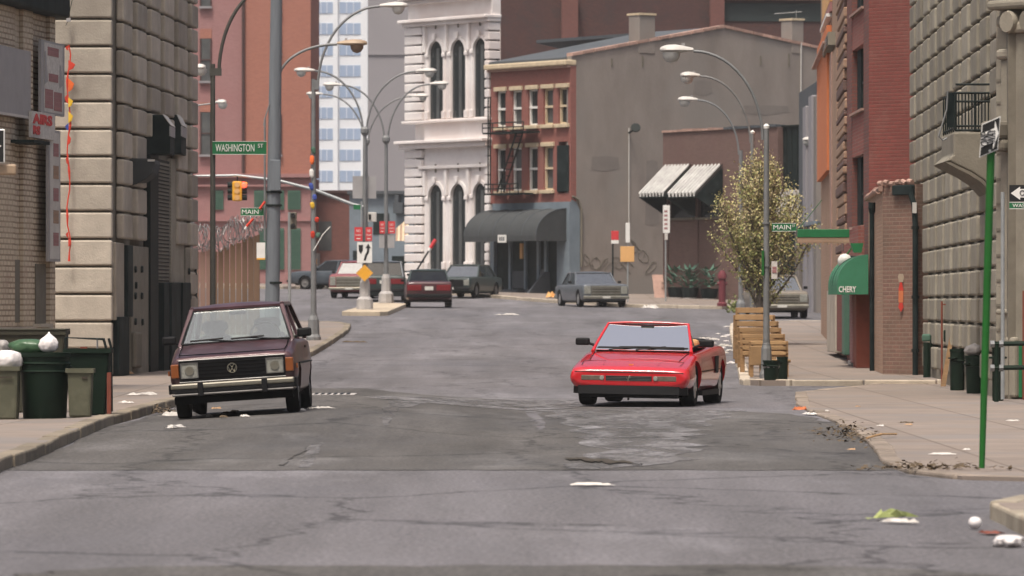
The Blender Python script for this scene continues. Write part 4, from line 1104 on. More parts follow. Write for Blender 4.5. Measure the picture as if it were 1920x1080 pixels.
# ---- brick annex with corrugated hoods
AN = Fr((1243, 234), (1458, 226), z0=1.5)
an = AN.thing('brick_annex', 'low brown brick annex with corrugated metal window hoods', 'building')
az = lambda px, py: AN.z(px, py)
MB().prism([(0, .25), (AN.L - .02, .25), (AN.L - .3, 3.2), (0, 3.2)], 'z', -.5, az(1243, 249)).build('core', 'brick_brown', an)
e = [AN.t(p) for p in (1243, 1252, 1303, 1308, 1352, 1458)]
MB().box(e[0], e[1], 0, .25, -.4, az(1243, 249)).build('wall_pier', 'brick_brown', an)
MB().box(e[2], e[3], 0, .25, -.4, az(1243, 249)).build('wall_pier', 'brick_brown', an)
MB().box(e[4], e[5], 0, .25, -.4, az(1243, 249)).build('wall_pier', 'brick_brown', an)
for (a, b) in ((1, 2), (3, 4)):
    MB().box(e[a], e[b], 0, .25, az(1300, 345), az(1243, 249)).build('wall_band', 'brick_brown', an)
    MB().box(e[a], e[b], .05, .25, -.4, az(1300, 408)).build('infill', 'brick_brown', an)
    MB().box(e[a], e[b], .18, .24, az(1300, 408), az(1300, 345)).build('window', 'window_dark', an)
    MB().box(e[a] - .05, e[b] + .05, -.12, .2, az(1300, 412), az(1300, 408)).build('sill', 'stone_groove', an)
for k in range(22):
    a = AN.L * k / 22; b = AN.L * (k + 1) / 22
    MB().box(a + .01, b - .01, -.07, .4, az(1243, 249), az(1243, 245) + random.uniform(-.02, .03)).build('coping_tile', 'coping' if k < 12 else 'roof_felt', an)
for i, (a, b) in enumerate(((1249, 1297), (1303, 1356))):
    hd = thing('corrugated_hood', ('left' if i == 0 else 'right') + ' corrugated metal window hood on the brown brick annex', 'window hood', (AN.A.x, AN.A.y, AN.z0), AN.rot, 'corrugated window hoods')
    xa, xb = AN.t(a), AN.t(b)
    zt_, zl_ = az((a + b) / 2, 312), az((a + b) / 2, 366)
    rows = []
    nn = 64
    dep = 1.4
    for yy, zz in ((-.02, zt_), (-dep, zl_)):
        rows.append([(xa + (xb - xa) * k / nn, yy + .05 * 0, zz + .12 * math.cos(k * math.pi / 4)) for k in range(nn + 1)])
    rows2 = [[(p[0], p[1], p[2] - .02) for p in r_] for r_ in rows]
    mb = MB(); mb.quadsheet(rows); mb.quadsheet(rows2[::-1])
    mb.build('corrugated_sheet', 'galv_corr', hd, fix=False)
    MB().prism([(-.02, zt_ - .1), (-dep, zl_ - .1), (-.02, zl_ - .9)], 'x', xb - .06, xb).build('cheek', 'door_dark', hd)
    MB().prism([(-.02, zt_ - .1), (-dep, zl_ - .1), (-.02, zl_ - .9)], 'x', xa, xa + .06).build('cheek', 'door_dark', hd)
    MB().tube([(xa, -dep + .02, zl_ - .1), (xb, -dep + .02, zl_ - .1)], .03, 6).build('rail', 'door_dark', hd)
for i, px in enumerate((1268, 1293, 1330)):
    dd = AN.d(px, -.7)
    t = thing('planter_tub', ['left', 'middle', 'right'][i] + ' dark spiky planter tub against the brown brick annex', 'planter', (X(px, dd), dd, G(X(px, dd), dd) + .13), AN.rot, 'planter tubs along the annex')
    MB().lathe([(.25, 0), (.34, .1), (.40, .42), (.42, .46)], n=10).build('tub', 'door_dark', t)
    MB().lathe([(.3, -.06), (.3, .03)], n=10).build('foot', 'paper', t)
    mb = MB()
    for k in range(60):
        a = random.uniform(0, 6.28); r_ = random.uniform(.2, .75); z = random.uniform(.45, 1.3)
        p = Vector((r_ * math.cos(a) * .6, r_ * math.sin(a) * .6, z)); q = p + Vector((math.cos(a) * .35, math.sin(a) * .35, random.uniform(-.1, .3)))
        s_ = Vector((-math.sin(a), math.cos(a), 0)) * .09
        mb.add([p - s_, p + s_, q], [(0, 1, 2)])
    mb.build('foliage', 'shutter_green', t)
t = thing('dark_shed', 'dark green sheet metal clad block beside the brown brick annex', 'building', (AN.A.x, AN.A.y, AN.z0), AN.rot)
x0, x1 = AN.t(1452, .3), AN.t(1522, .3)
MB().box(x0, x1, .3, 6, -.5, az(1460, 238)).build('wall', 'door_dark', t)
MB().box(x0 - .1, x1 + .1, .2, 6.1, az(1460, 238), az(1460, 235)).build('roof', 'black_iron', t)
for k in range(7): MB().box(x0 + (x1 - x0) * k / 7 + .1, x0 + (x1 - x0) * k / 7 + .16, .27, .299, -.4, az(1460, 242)).build('seam', 'black_iron', t)
t = thing('billboard', 'white billboard panel behind the budding street tree', 'sign', (X(1455, 205), 205, G(X(1455, 205), 205)))
zb2 = t.location.z
MB().box(0, X(1505, 205) - X(1455, 205), -.06, .06, Zp(408, 205) - zb2, Zp(356, 205) - zb2).build('panel', 'paper', t)
for k in (.15, .85): MB().tube([((X(1505, 205) - X(1455, 205)) * k, .1, 0), ((X(1505, 205) - X(1455, 205)) * k, .1, Zp(360, 205) - zb2)], .06, 8).build('post', 'steel_pole', t)
# slate coloured building with columns down the cross street
SL = Fr((1498, 205), (1546, 190), z0=1.0)
t = SL.thing('slate_building', 'slate grey columned building beyond the brown brick one', 'building')
MB().prism([(0, 0), (SL.L, 0), (SL.L + 3, 8), (0, 8)], 'z', -.3, SL.z(1520, 160)).build('wall', 'roof_felt', t)
for (a, b, y0, m_) in ((1520, 1526, 200, 'tower_grey'), (1531, 1537, 180, 'tower_grey'), (1505, 1511, 420, 'stucco_patch'), (1541, 1546, 180, 'stucco_patch')):
    SL.rect(MB(), a, b, y0, 590, -.3, -.002).build('pier', m_, t, bevel=.03)
SL.rect(MB(), 1499, 1546, 420, 426, -.4, -.003).build('band', 'slate_paint', t)
SL.rect(MB(), 1512, 1520, 440, 585, -.05, -.003).build('door', 'door_dark', t)

# ---- big dark brick block behind the gable
BKf = Fr((915, 292), (1560, 294), z0=2.3)
t = BKf.thing('brick_warehouse', 'huge dark red brick warehouse wall behind the gable roof', 'building')
MB().box(0, BKf.L, 0, 10, -.5, BKf.z(1200, -14)).build('wall', 'brick_dark', t)
for (a, b) in ((1052, 1082), (1330, 1356)):
    BKf.rect(MB(), a, b, -12, 130, -.5, -.002).build('pilaster', 'brick_chimney', t)
BKf.rect(MB(), 1356, 1542, -6, 0, -.4, -.002).build('cornice', 'coping', t)
for (a, b, y0, y1) in ((1084, 1328, 78, 130), (1358, 1540, 6, 40)):
    BKf.rect(MB(), a, b, y0, y1, -.06, -.003).build('tar_band', 'flashing_and_highlight', t)
t2 = thing('roof_aerial', 'small television aerial above the right gable chimney', 'aerial', (X(1490, 246), 246.5, Zp(38, 246)))
MB().tube([(.1, 0, -.2), (.1, 0, .5)], .02, 5).build('mast', 'steel_pole', t2)
MB().tube([(-.9, 0, .32), (.35, 0, .42)], .02, 5).build('boom', 'steel_pole', t2)
for k in range(4): MB().tube([(-.7 + k * .25, -.3, .35 + k * .02), (-.7 + k * .25, .3, .35 + k * .02)], .012, 5).build('element', 'steel_pole', t2)

# ---- left background: big pink and orange brick building
PK = Fr((330, 296.6), (583, 296), z0=2.3)
pk = PK.thing('brick_building', 'tall pink and orange brick building with green shuttered lower storey', 'building')
pz = lambda px, py: PK.z(px, py)
xs0, xs1, xs2 = PK.t(330), PK.t(457), PK.t(583)
MB().box(xs0, xs1, 0, 5, -.5, pz(457, -30)).build('wall', 'brick_pink', pk)
MB().box(xs1 + .01, xs2, -.10, 4, pz(457, 332), pz(457, -30)).build('wall', 'brick_orange', pk)
MB().box(xs1 + .01, xs2, -.06, 4, -.5, pz(457, 334)).build('lower_wall', 'brick_pink', pk)
MB().tube([(PK.t(457), -.22, pz(457, 330)), (PK.t(457), -.22, pz(457, -25))], .09, 6).build('rain_pipe', 'brick_dark', pk)
for (y0, y1, o_) in ((326, 333, .35), (346, 350, .25), (412, 415, .18)):
    PK.rect(MB(), 331, 582.5, y0, y1, -o_, -.002).build('string_course', 'brick_pink', pk)
for (a, b, y0, y1) in ((376, 396, -40, 12), (376, 396, 72, 152), (376, 396, 210, 290), (511, 528, -40, 20), (511, 528, 55, 100), (511, 528, 215, 290)):
    off = 0 if b < 450 else -.10
    PK.rect(MB(), a, b, y0, y1, off - .012, off - .003).build('window', 'window_grey', pk)
    wf = MB(); PK.rect(wf, a - 1, a + 1.5, y0, y1, off - .08, off - .002); PK.rect(wf, b - 1.5, b + 1, y0, y1, off - .08, off - .002); PK.rect(wf, a, b, (y0 + y1) / 2 - 1, (y0 + y1) / 2 + 1, off - .06, off - .013)
    wf.build('window_frame', 'brick_dark', pk)
    PK.rect(MB(), a - 2, b + 2, y1, y1 + 4, off - .22, off - .002).build('sill', 'tower_grey', pk)
    PK.rect(MB(), a - 1, b + 1, y0 - 18, y0, off - .03, off - .002).build('lintel', 'brick_orange', pk)
for (a, b, y0, y1) in ((399, 419, 357, 393), (477, 500, 357, 393), (515, 533, 357, 393), (540, 564, 357, 393), (487, 502, 428, 505), (515, 533, 428, 505), (540, 564, 428, 505)):
    off = 0 if b < 450 else -.06
    sh = PK.rect(MB(), a, b, y0, y1, off - .09, off - .002).build('shutter', 'shutter_green', pk)
    yy = y0 + 3
    while yy < y1 - 3:
        PK.rect(MB(), a + 1.5, b - 1.5, yy, yy + 1.8, off - .12, off - .0905).build('louvre', 'shutter_green', sh); yy += 4.5
# glass and concrete tower, grey tower
WT = Fr((575, 520), (692, 519.6), z0=3.0)
wt = WT.thing('office_tower', 'white office tower with bands of pale blue windows', 'building')
MB().box(0, WT.L, 0, 15, -.5, WT.z(630, -40)).build('wall', 'tower_white', wt)
for r_ in range(-1, 9):
    y0 = 4 + r_ * 39.5
    for (a, b) in ((591, 624), (637, 676)):
        wn = WT.rect(MB(), a, b, y0, y0 + 21, -.05, -.003).build('window', 'window_blue', wt)
        for k in (1, 2):
            m_ = a + (b - a) * k / 3; WT.rect(MB(), m_ - .5, m_ + .5, y0, y0 + 21, -.10, -.0505).build('mullion', 'tower_white', wn)
for (a, b) in ((583, 588), (628, 634), (680, 690)):
    WT.rect(MB(), a, b, -38, 358, -.35, -.003).build('pier', 'tower_white', wt)
GT = Fr((690, 460), (785, 459.7), z0=3.0)
gt = GT.thing('grey_tower', 'plain grey windowless tower between the office tower and white facade', 'building')
MB().box(0, GT.L, 0, 15, -.5, GT.z(730, -40)).build('wall', 'tower_grey', gt)
GT.rect(MB(), 690, 784, 100, 103, -.12, -.003).build('ledge', 'tower_grey', gt)
# low buildings between
LW = Fr((578, 298), (664, 297), z0=2.3)
lw = LW.thing('low_brick_building', 'low dull brick building with arched dark window left of the island', 'building')
MB().box(0, LW.L, 0, 8, -.5, LW.z(620, 361)).build('wall', 'brick_chimney', lw)
LW.rect(MB(), 577, 665, 357, 362, -.25, 8).build('cornice', 'brick_dark', lw)
LW.rect(MB(), 598, 622, 415, 470, -.02, -.003).build('window', 'window_grey', lw)
LW.rect(MB(), 583, 600, 475, 505, -.3, -.004).build('panel', 'sign_grey', lw)
LW.rect(MB(), 592, 598, 485, 496, -.32, -.301).build('poster', 'sign_yellow', lw)
DB = Fr((655, 294), (775, 293), z0=2.3)
db = DB.thing('dark_building', 'dark blue grey low building behind the double lamp posts', 'building')
MB().box(0, DB.L, 0, 8, -.5, DB.z(700, 362)).build('wall', 'slate_paint', db)
DB.rect(MB(), 654, 776, 358, 364, -.3, 8).build('cornice', 'roof_felt', db)
for (a, b, y0, y1) in ((662, 690, 470, 530), (700, 730, 400, 440), (735, 762, 480, 540)):
    DB.rect(MB(), a, b, y0, y1, -.03, -.003).build('opening', 'door_dark', db)
for (a, b, y0, y1) in ((742, 760, 380, 400), (745, 752, 366, 380)):
    DB.rect(MB(), a, b, y0, y1, -.5, -.004).build('roof_vent', 'roof_felt', db)
t = thing('tan_awning', 'striped tan awning at the foot of the white facade', 'awning', (X(742, 262), 262, Zp(452, 262)))
wv, hv = X(766, 262) - X(742, 262), Zp(408, 262) - Zp(452, 262)
for k in range(6):
    MB().hexa([(wv * k / 6, -.6, 0), (wv * (k + .96) / 6, -.6, 0), (wv * (k + .96) / 6, -.52, 0), (wv * k / 6, -.52, 0)],
              [(wv * k / 6, .5, hv * (.55 + .45 * k / 6)), (wv * (k + .96) / 6, .5, hv * (.55 + .45 * (k + 1) / 6)), (wv * (k + .96) / 6, .6, hv * (.55 + .45 * (k + 1) / 6)), (wv * k / 6, .6, hv * (.55 + .45 * k / 6))]).build('stripe', 'tan_trim' if k % 2 else 'brick_tan', t)
# ================================================================== lamps, poles, signs
def luminaire(parent, p, dirx, L_=.75, body='lamp_pale', lens='lamp_lens', s=1.0, diry=0.0):
    """cobra-head lamp: p is where the arm ends, dirx the sign of its reach along x"""
    rings = []
    for (t, w_, h_) in ((0, .05, .04), (.12, .07, .06), (.3, .11, .085), (.55, .16, .11), (.8, .155, .10), (.95, .10, .07), (1, .05, .04)):
        rings.append([(dirx * t * L_ * s, w_ * s * math.cos(k * math.pi / 5), h_ * s * math.sin(k * math.pi / 5) * (1 if math.sin(k * math.pi / 5) > 0 else .55) + .02 * s) for k in range(10)])
    o = MB().loft(rings).build('lamp_head', body, parent, loc=p, smooth=50)
    MB().lathe([(.015, -.20 * s), (.08 * s, -.17 * s), (.125 * s, -.09 * s), (.135 * s, -.0)], c=(dirx * L_ * s * .66, 0, -.02 * s), n=12, sx=1.25).build('lens', lens, o, smooth=60)
    MB().box(dirx * L_ * s * .3 - .03, dirx * L_ * s * .3 + .03, -.03, .03, .08 * s, .15 * s).build('photocell', 'sign_grey', o)
    return o
def curve_arm(p, q, k=.9, n=14):
    """rises from p and bends over to run level into q"""
    out = []
    for i in range(n + 1):
        a = i / n * math.pi / 2
        out.append((p[0] + (q[0] - p[0]) * (1 - math.cos(a)), p[1] + (q[1] - p[1]) * (1 - math.cos(a)), p[2] + (q[2] - p[2]) * math.sin(a)))
    return out
def lamp_post(name, label, px, d, top_py, r0, r1, mat, base=None, group=None, basey=None):
    x = X(px, d); z = G(x, d) + (basey or 0)
    t = thing(name, label, 'street lamp', (x, d, z), 0, group)
    H = Zp(top_py, d) - z
    MB().tube([(0, 0, 0), (0, 0, H)], [r0, r1], 10).build('pole', mat, t, smooth=40)
    if base:
        MB().lathe([(base, 0), (base, .08), (base * .8, .16), (base * .72, .55), (base * .5, .66), (r0 * 1.1, .72)], n=8).build('base', base and 'steel_pole' if mat != 'concrete' else mat, t)
    return t, z
def arm(t, z, d, px0, py0, px1, py1, r_=.035, mat='steel_pole', lamp=True, L_=.7, body='lamp_pale', lens='lamp_lens', s=1.0):
    x0 = X(px0, d) - t.location.x; x1 = X(px1, d) - t.location.x
    p = (x0, 0, Zp(py0, d) - z); q = (x1, 0, Zp(py1, d) - z)
    MB().tube(curve_arm(p, q), r_, 7).build('arm', mat, t, smooth=60)
    if lamp: luminaire(t, q, 1 if x1 > x0 else -1, L_, body, lens, s)
def street_sign(parent, text, st, x0, z0, w_, h_, y=-.08, flip=False):
    pn = MB().box(x0, x0 + w_, y - .012, y + .012, z0, z0 + h_).build('name_plate', 'sign_green', parent)
    lettering('lettering', text, h_ * .78, 'sign_white', pn, (x0 + w_ * .42, y - .018, z0 + h_ * .47), width=w_ * .72)
    if st: lettering('lettering', 'ST', h_ * .42, 'sign_white', pn, (x0 + w_ * .89, y - .018, z0 + h_ * .64), width=w_ * .10)
    bm_ = MB(); e = .008
    bm_.box(x0, x0 + w_, y - .016, y - .0122, z0, z0 + e); bm_.box(x0, x0 + w_, y - .016, y - .0122, z0 + h_ - e, z0 + h_)
    bm_.build('border', 'sign_white', pn)

# lamp with the WASHINGTON ST plate
d = 104
t, z = lamp_post('street_lamp', 'dark curved arm lamp carrying the WASHINGTON ST plate', 399, d, 120, .062, .048, 'pole_dark', .16, basey=.115)
MB().tube(curve_arm((.12, 0, Zp(140, d) - z), (X(520, d) - t.location.x, 0, Zp(-30, d) - z)), .035, 7).build('arm', 'pole_dark', t, smooth=60)
MB().box(-.06, .17, -.05, .05, Zp(142, d) - z, Zp(128, d) - z).build('clamp', 'pole_dark', t)
luminaire(t, (X(520, d) - t.location.x, 0, Zp(-30, d) - z), 1, .7)
street_sign(t, 'WASHINGTON', True, .0, Zp(290, d) - z, X(500, d) - X(399, d), Zp(265, d) - Zp(290, d))
# thick pole with MAIN ST plate and tan cobra lamp
d = 133
x = X(514, d); z = G(x, d) + .115
t = thing('utility_pole', 'thick blue grey utility pole with MAIN ST plate and tan lamp', 'pole', (x, d, z))
MB().tube([(-.06, 0, 0), (.06, 0, Zp(-20, d) - z)], [.19, .145], 14).build('pole', 'pole_wood', t, smooth=40)
arm(t, z, d, 522, 152, 632, 83, .035, 'steel_pole', True, .75, 'lamp_tan', 'lens_tan')
xr = X(497, d) - x
MB().tube([(xr, -.12, Zp(452, d) - z), (xr, -.12, Zp(222, d) - z)], .028, 7).build('conduit', 'steel_pole', t)
MB().tube([(xr - .03, -.12, Zp(236, d) - z), (xr + .0, -.12, Zp(222, d) - z), (xr + .12, -.1, Zp(195, d) - z)], .02, 6).build('conduit', 'steel_pole', t)
for py in (362, 387, 532):
    MB().lathe([(.20, 0), (.20, .05)], n=14).build('band', 'black_iron', t, loc=(0, 0, Zp(py, d) - z))
street_sign(t, 'MAIN', True, X(452, d) - x, Zp(405, d) - z, X(495, d) - X(452, d), Zp(390, d) - Zp(405, d), y=-.2)
MB().box(X(482, d) - x, X(498, d) - x, -.23, -.21, Zp(487, d) - z, Zp(455, d) - z).build('notice_plate', 'sign_white', t)
MB().box(X(482, d) - x, X(498, d) - x, -.236, -.2305, Zp(487, d) - z, Zp(484, d) - z).build('notice_edge', 'sign_yellow', t)
MB().box(X(507, d) - x, X(527, d) - x, -.24, -.17, Zp(358, d) - z, Zp(300, d) - z).build('equipment_box', 'pole_wood', t, bevel=.02)
for (a, b, c, e) in ((498, 378, 488, 392), (476, 410, 463, 425)):
    MB().tube([(X(a, d) - x, -.25, Zp(b, d) - z), (X(c, d) - x, -.26, Zp(e, d) - z)], .035, 6).build('streamer', 'ribbon_red', t)
MB().tube([(X(463, d) - x, -.26, Zp(425, d) - z), (X(460, d) - x, -.26, Zp(430, d) - z)], .03, 6).build('streamer_tip', 'sign_white', t)
# slim lamp on the left corner with ribbons
d = 143
t, z = lamp_post('street_lamp', 'tall grey lamp on the left corner wound with bright ribbons', 588, d, 148, .085, .055, 'steel_pole', .20, basey=.115)
arm(t, z, d, 596, 165, 712, 12, .035, 'steel_pole', True, .75)
MB().box(-.05, .14, -.05, .05, Zp(168, d) - z, Zp(150, d) - z).build('clamp', 'steel_pole', t)
for (py, dx, m_, h_) in ((282, 0, 'shutter_green', .25), (300, -.04, 'ribbon_orange', .3), (325, -.05, 'sign_white', .3), (350, -.06, 'ribbon_blue', .25), (385, -.03, 'ribbon_yellow', .22), (412, .09, 'ribbon_red', .18), (440, -.02, 'ribbon_red', .25), (441, .12, 'shutter_green', .18), (370, .03, 'ribbon_blue', .2)):
    zc = Zp(py, d) - z
    MB().lathe([(.02, -h_ * .4), (.055, -h_ / 5), (.06, h_ / 5), (.03, h_ * .4)], n=6, sy=.5).build('ribbon', m_, t, loc=(dx, -.08, zc), rot=(random.uniform(-.3, .3), random.uniform(-.4, .4), 0))
MB().tube([(.0, -.1, Zp(470, d) - z), (.25, -.1, Zp(440, d) - z), (.45, -.1, Zp(425, d) - z)], .012, 5).build('cable', 'sign_white', t)
# double arm lamps on the island
def double_lamp(label, px, d, top, arms, base_h=True, group='double armed lamps on the island', L_=.72):
    x = X(px, d); z = G(x, d) + .15
    t = thing('double_street_lamp', label, 'street lamp', (x, d, z), 0, group)
    MB().tube([(0, 0, 0), (0, 0, Zp(top, d) - z)], [.10, .065], 10).build('pole', 'steel_pole', t, smooth=40)
    MB().lathe([(.30, 0), (.28, .35), (.19, .45), (.17, .95), (.12, 1.1)], n=8).build('base', 'concrete_base', t)
    MB().lathe([(.09, -.15), (.15, -.05), (.15, .08), (.09, .16)], n=8).build('collar', 'steel_pole', t, loc=(0, 0, Zp(top + 4, d) - z))
    for (px1, py1) in arms:
        arm(t, z, d, px + (3 if px1 > px else -3), top + 10, px1, py1, .035, 'steel_pole', True, L_)
    return t, z, x
t, z, x = double_lamp('nearest double armed lamp above the keep right sign', 684, 187, 242, ((590, 133), (780, 134)))
d = 187
MB().box(X(661, d) - x, X(705, d) - x, .12, .16, Zp(372, d) - z, Zp(330, d) - z).build('sign_back', 'sign_grey', t)
MB().tube([(X(678, d) - x, -.2, Zp(492, d) - z), (X(678, d) - x, -.2, Zp(378, d) - z)], .035, 6).build('sign_post', 'pole_galv', t)
MB().box(X(690, d) - x, X(706, d) - x, -.1, .2, Zp(416, d) - z, Zp(398, d) - z).build('signal_box', 'lamp_pale', t, bevel=.02)
MB().box(X(691, d) - x, X(696, d) - x, -.12, -.101, Zp(412, d) - z, Zp(402, d) - z).build('signal_face', 'sign_black', t)
def red_sign(t, px0, px1, py0, py1, d, z, x):
    x0, x1, z0, z1 = X(px0, d) - x, X(px1, d) - x, Zp(py1, d) - z, Zp(py0, d) - z
    o = MB().box(x0, x1, -.27, -.25, z0, z1).build('parking_plate', 'sign_red', t)
    h_ = z1 - z0; w2 = x1 - x0
    lettering('lettering', 'NO', h_ * .26, 'sign_white', o, ((x0 + x1) / 2, -.274, z0 + h_ * .72), width=w2 * .5)
    lettering('lettering', 'STANDING', h_ * .18, 'sign_white', o, ((x0 + x1) / 2, -.274, z0 + h_ * .42), width=w2 * .8)
    MB().box(x0 + w2 * .25, x1 - w2 * .25, -.276, -.2705, z0 + h_ * .14, z0 + h_ * .2).build('arrow', 'sign_white', o)
red_sign(t, 665, 680, 426, 452, d, z, x); red_sign(t, 686, 698, 426, 452, d, z, x)
kx0, kx1, kz0, kz1 = X(670, d) - x, X(698, d) - x, Zp(493, d) - z, Zp(454, d) - z
kr = MB().box(kx0, kx1, -.30, -.28, kz0, kz1).build('keep_right_plate', 'sign_white', t)
kw, kh = kx1 - kx0, kz1 - kz0
MB().prism([(kx0 + kw * .10, kz0 + kh * .86), (kx0 + kw * .40, kz0 + kh * .86), (kx0 + kw * .38, kz0 + kh * .58), (kx0 + kw * .25, kz0 + kh * .42), (kx0 + kw * .12, kz0 + kh * .58)], 'y', -.307, -.3005).build('island_mark', 'sign_black', kr)
arr = [(.44, .12), (.52, .36), (.66, .55), (.68, .70), (.56, .70), (.74, .93), (.92, .70), (.82, .70), (.80, .50), (.66, .33), (.58, .12)]
MB().prism([(kx0 + kw * a, kz0 + kh * b) for a, b in arr], 'y', -.307, -.3005).build('arrow', 'sign_black', kr)
cx, cz_, hr = X(684, d) - x, Zp(512, d) - z, .30
MB().prism([(cx - hr, cz_), (cx, cz_ - hr), (cx + hr, cz_), (cx, cz_ + hr)], 'y', -.31, -.29).build('diamond_plate', 'sign_yellow', t)
MB().prism([(cx - hr * .9, cz_), (cx, cz_ - hr * .9), (cx + hr * .9, cz_), (cx, cz_ + hr * .9), (cx - hr * .9, cz_), (cx - hr * .84, cz_), (cx, cz_ + hr * .84), (cx + hr * .84, cz_), (cx, cz_ - hr * .84), (cx - hr * .84, cz_)], 'y', -.314, -.3105).build('border', 'sign_tan', t)
# mast arm with traffic signal reaching left from this post
MB().tube([(-.05, -.02, Zp(388, d) - z), (X(660, d) - x, -.02, Zp(383, d) - z), (X(590, d) - x, -.02, Zp(356, d) - z), (X(520, d) - x, -.02, Zp(338, d) - z), (X(444, d) - x, -.02, Zp(329, d) - z), (X(365, d) - x, -.02, Zp(330, d) - z)], [.06, .06, .055, .05, .045, .035], 8).build('mast_arm', 'pole_galv', t, smooth=60)
MB().box(X(663, d) - x, X(677, d) - x, -.12, -.09, Zp(393, d) - z, Zp(384, d) - z).build('name_plate', 'sign_green', t)
sg = thing('traffic_signal', 'yellow traffic signal glowing red hung from the mast arm', 'traffic light', (X(445, d), d - .02, Zp(377, d)))
hh = Zp(340, d) - Zp(377, d)
MB().box(-.17, .17, -.17, .17, 0, hh).build('housing', 'sign_yellow', sg, bevel=.04)
MB().tube([(0, 0, hh), (0, 0, Zp(329, d) - Zp(377, d))], .025, 6).build('hanger', 'black_iron', sg)
M('lamp_red', (.8, .05, .03), .4, emit=((1.0, .06, .03), 4.0))
for k in range(3):
    zc = hh * (.82 - k * .32)
    for s_ in (-1, 1):
        v = MB(); v.lathe([(.10, 0), (.10, .17)], n=12)
        v.build('visor', 'black_iron' if not (k == 0 and s_ == 1) else 'sign_yellow', sg, loc=(s_ * .17, 0, zc), rot=(0, R(90 * s_), 0))
    v = MB(); v.lathe([(.095, 0), (.095, .03)], n=12); v.build('lens', 'sign_tan', sg, loc=(0, -.171, zc), rot=(R(90), 0, 0))
MB().lathe([(.02, -.10), (.09, -.07), (.11, 0), (.09, .07), (.02, .1)], n=12).build('red_lens', 'lamp_red', sg, loc=(.23, -.10, hh * .82), smooth=60)
t, z, x = double_lamp('second double armed lamp with paired red plates on the island', 724, 204, 258, ((641, 160), (806, 158)))
d = 204
red_sign(t, 712, 722, 415, 438, d, z, x); red_sign(t, 728, 741, 415, 438, d, z, x)
for (a, b) in ((711, 721), (727, 740)): MB().box(X(a, d) - x, X(b, d) - x, -.24, -.22, Zp(465, d) - z, Zp(440, d) - z).build('sign_back', 'sign_grey', t)
t, z, x = double_lamp('farthest double armed lamp hidden behind the first', 687, 236, 262, ((606, 177), (772, 181)), L_=.75)
# lamps along the right kerb
t, z = lamp_post('street_lamp', 'nearest right kerb lamp with MAIN ST plate by the benches', 1437, 99, 240, .065, .05, 'steel_pole', .13, basey=.1)
d = 99
arm(t, z, d, 1430, 262, 1300, 96, .028, 'steel_pole', True, .62)
MB().lathe([(.055, 0), (.06, .05), (.02, .09)], n=8).build('finial', 'sign_white', t, loc=(0, 0, Zp(241, d) - z))
street_sign(t, 'MAIN', True, X(1447, d) - t.location.x, Zp(434, d) - z, .45, .155)
MB().box(X(1446, d) - t.location.x, X(1457, d) - t.location.x, -.1, -.08, Zp(523, d) - z, Zp(490, d) - z).build('notice_plate', 'paper', t)
MB().box(X(1447.5, d) - t.location.x, X(1455.5, d) - t.location.x, -.106, -.1005, Zp(512, d) - z, Zp(500, d) - z).build('notice_print', 'brick_pink', t)
MB().box(X(1434, d) - t.location.x - .06, X(1434, d) - t.location.x - .02, -.1, .06, Zp(516, d) - z, Zp(470, d) - z).build('side_plate', 'pole_green', t)
for py in (420, 500, 648): MB().lathe([(.075, 0), (.075, .035)], n=10).build('band', 'steel_pole', t, loc=(0, 0, Zp(py, d) - z))
t, z = lamp_post('street_lamp', 'middle lamp of the right kerb row, half hidden by the tree', 1411, 144, 250, .08, .055, 'steel_pole', .17, basey=.1)
arm(t, z, 144, 1407, 268, 1312, 143, .03, 'steel_pole', True, .52)
MB().lathe([(.055, 0), (.07, .05), (.02, .1)], n=8).build('finial', 'sign_white', t, loc=(0, 0, Zp(251, 144) - z))
t, z = lamp_post('street_lamp', 'farthest lamp of the right kerb row, behind the tree', 1389, 168, 282, .085, .06, 'steel_pole', .2, basey=.1)
arm(t, z, 168, 1385, 290, 1308, 188, .03, 'steel_pole', True, .62)
t = thing('street_lamp', 'small lamp head reaching out from behind the slate building', 'street lamp', (X(1530, 196), 196, G(X(1530, 196), 196)))
MB().tube([(0, 0, 0), (0, 0, Zp(272, 196) - t.location.z)], .06, 8).build('pole', 'steel_pole', t)
luminaire(t, (0, 0, Zp(263, 196) - t.location.z), -1, .5)
t = thing('street_lamp', 'upper pale lamp head peeking past the stone building corner', 'street lamp', (X(357, 150), 150, G(X(357, 150), 150) + .115))
MB().tube([(0, 0, 0), (0, 0, Zp(122, 150) - t.location.z)], .07, 8).build('pole', 'steel_pole', t)
luminaire(t, (.05, 0, Zp(128, 150) - t.location.z), 1, .38)
t = thing('street_lamp', 'lower pale lamp head peeking past the stone building corner', 'street lamp', (X(352, 185), 185, G(X(352, 185), 185)))
MB().tube([(0, 0, 0), (0, 0, Zp(200, 185) - t.location.z)], .07, 8).build('pole', 'steel_pole', t)
MB().tube([(0, 0, Zp(200, 185) - t.location.z), (X(405, 185) - X(352, 185), 0, Zp(193, 185) - t.location.z)], .03, 6).build('arm', 'steel_pole', t)
luminaire(t, (X(404, 185) - X(352, 185), 0, Zp(193, 185) - t.location.z), 1, .38)
# pedestrian signal
d = 150
t = thing('pedestrian_signal', 'slim galvanised post with dark pedestrian signal behind the hatchback', 'signal post', (X(543, d), d, G(X(543, d), d) + .115))
MB().tube([(0, 0, 0), (0, 0, Zp(398, d) - t.location.z)], .045, 8).build('post', 'pole_galv', t)
MB().box(.03, .20, -.1, .1, Zp(430, d) - t.location.z, Zp(398, d) - t.location.z).build('housing', 'stone_groove', t, bevel=.02)
for py in (404, 424): MB().lathe([(.075, 0), (.06, .1)], n=10).build('hood', 'sign_black', t, loc=(.10, -.1, Zp(py, d) - t.location.z), rot=(R(90), 0, 0))
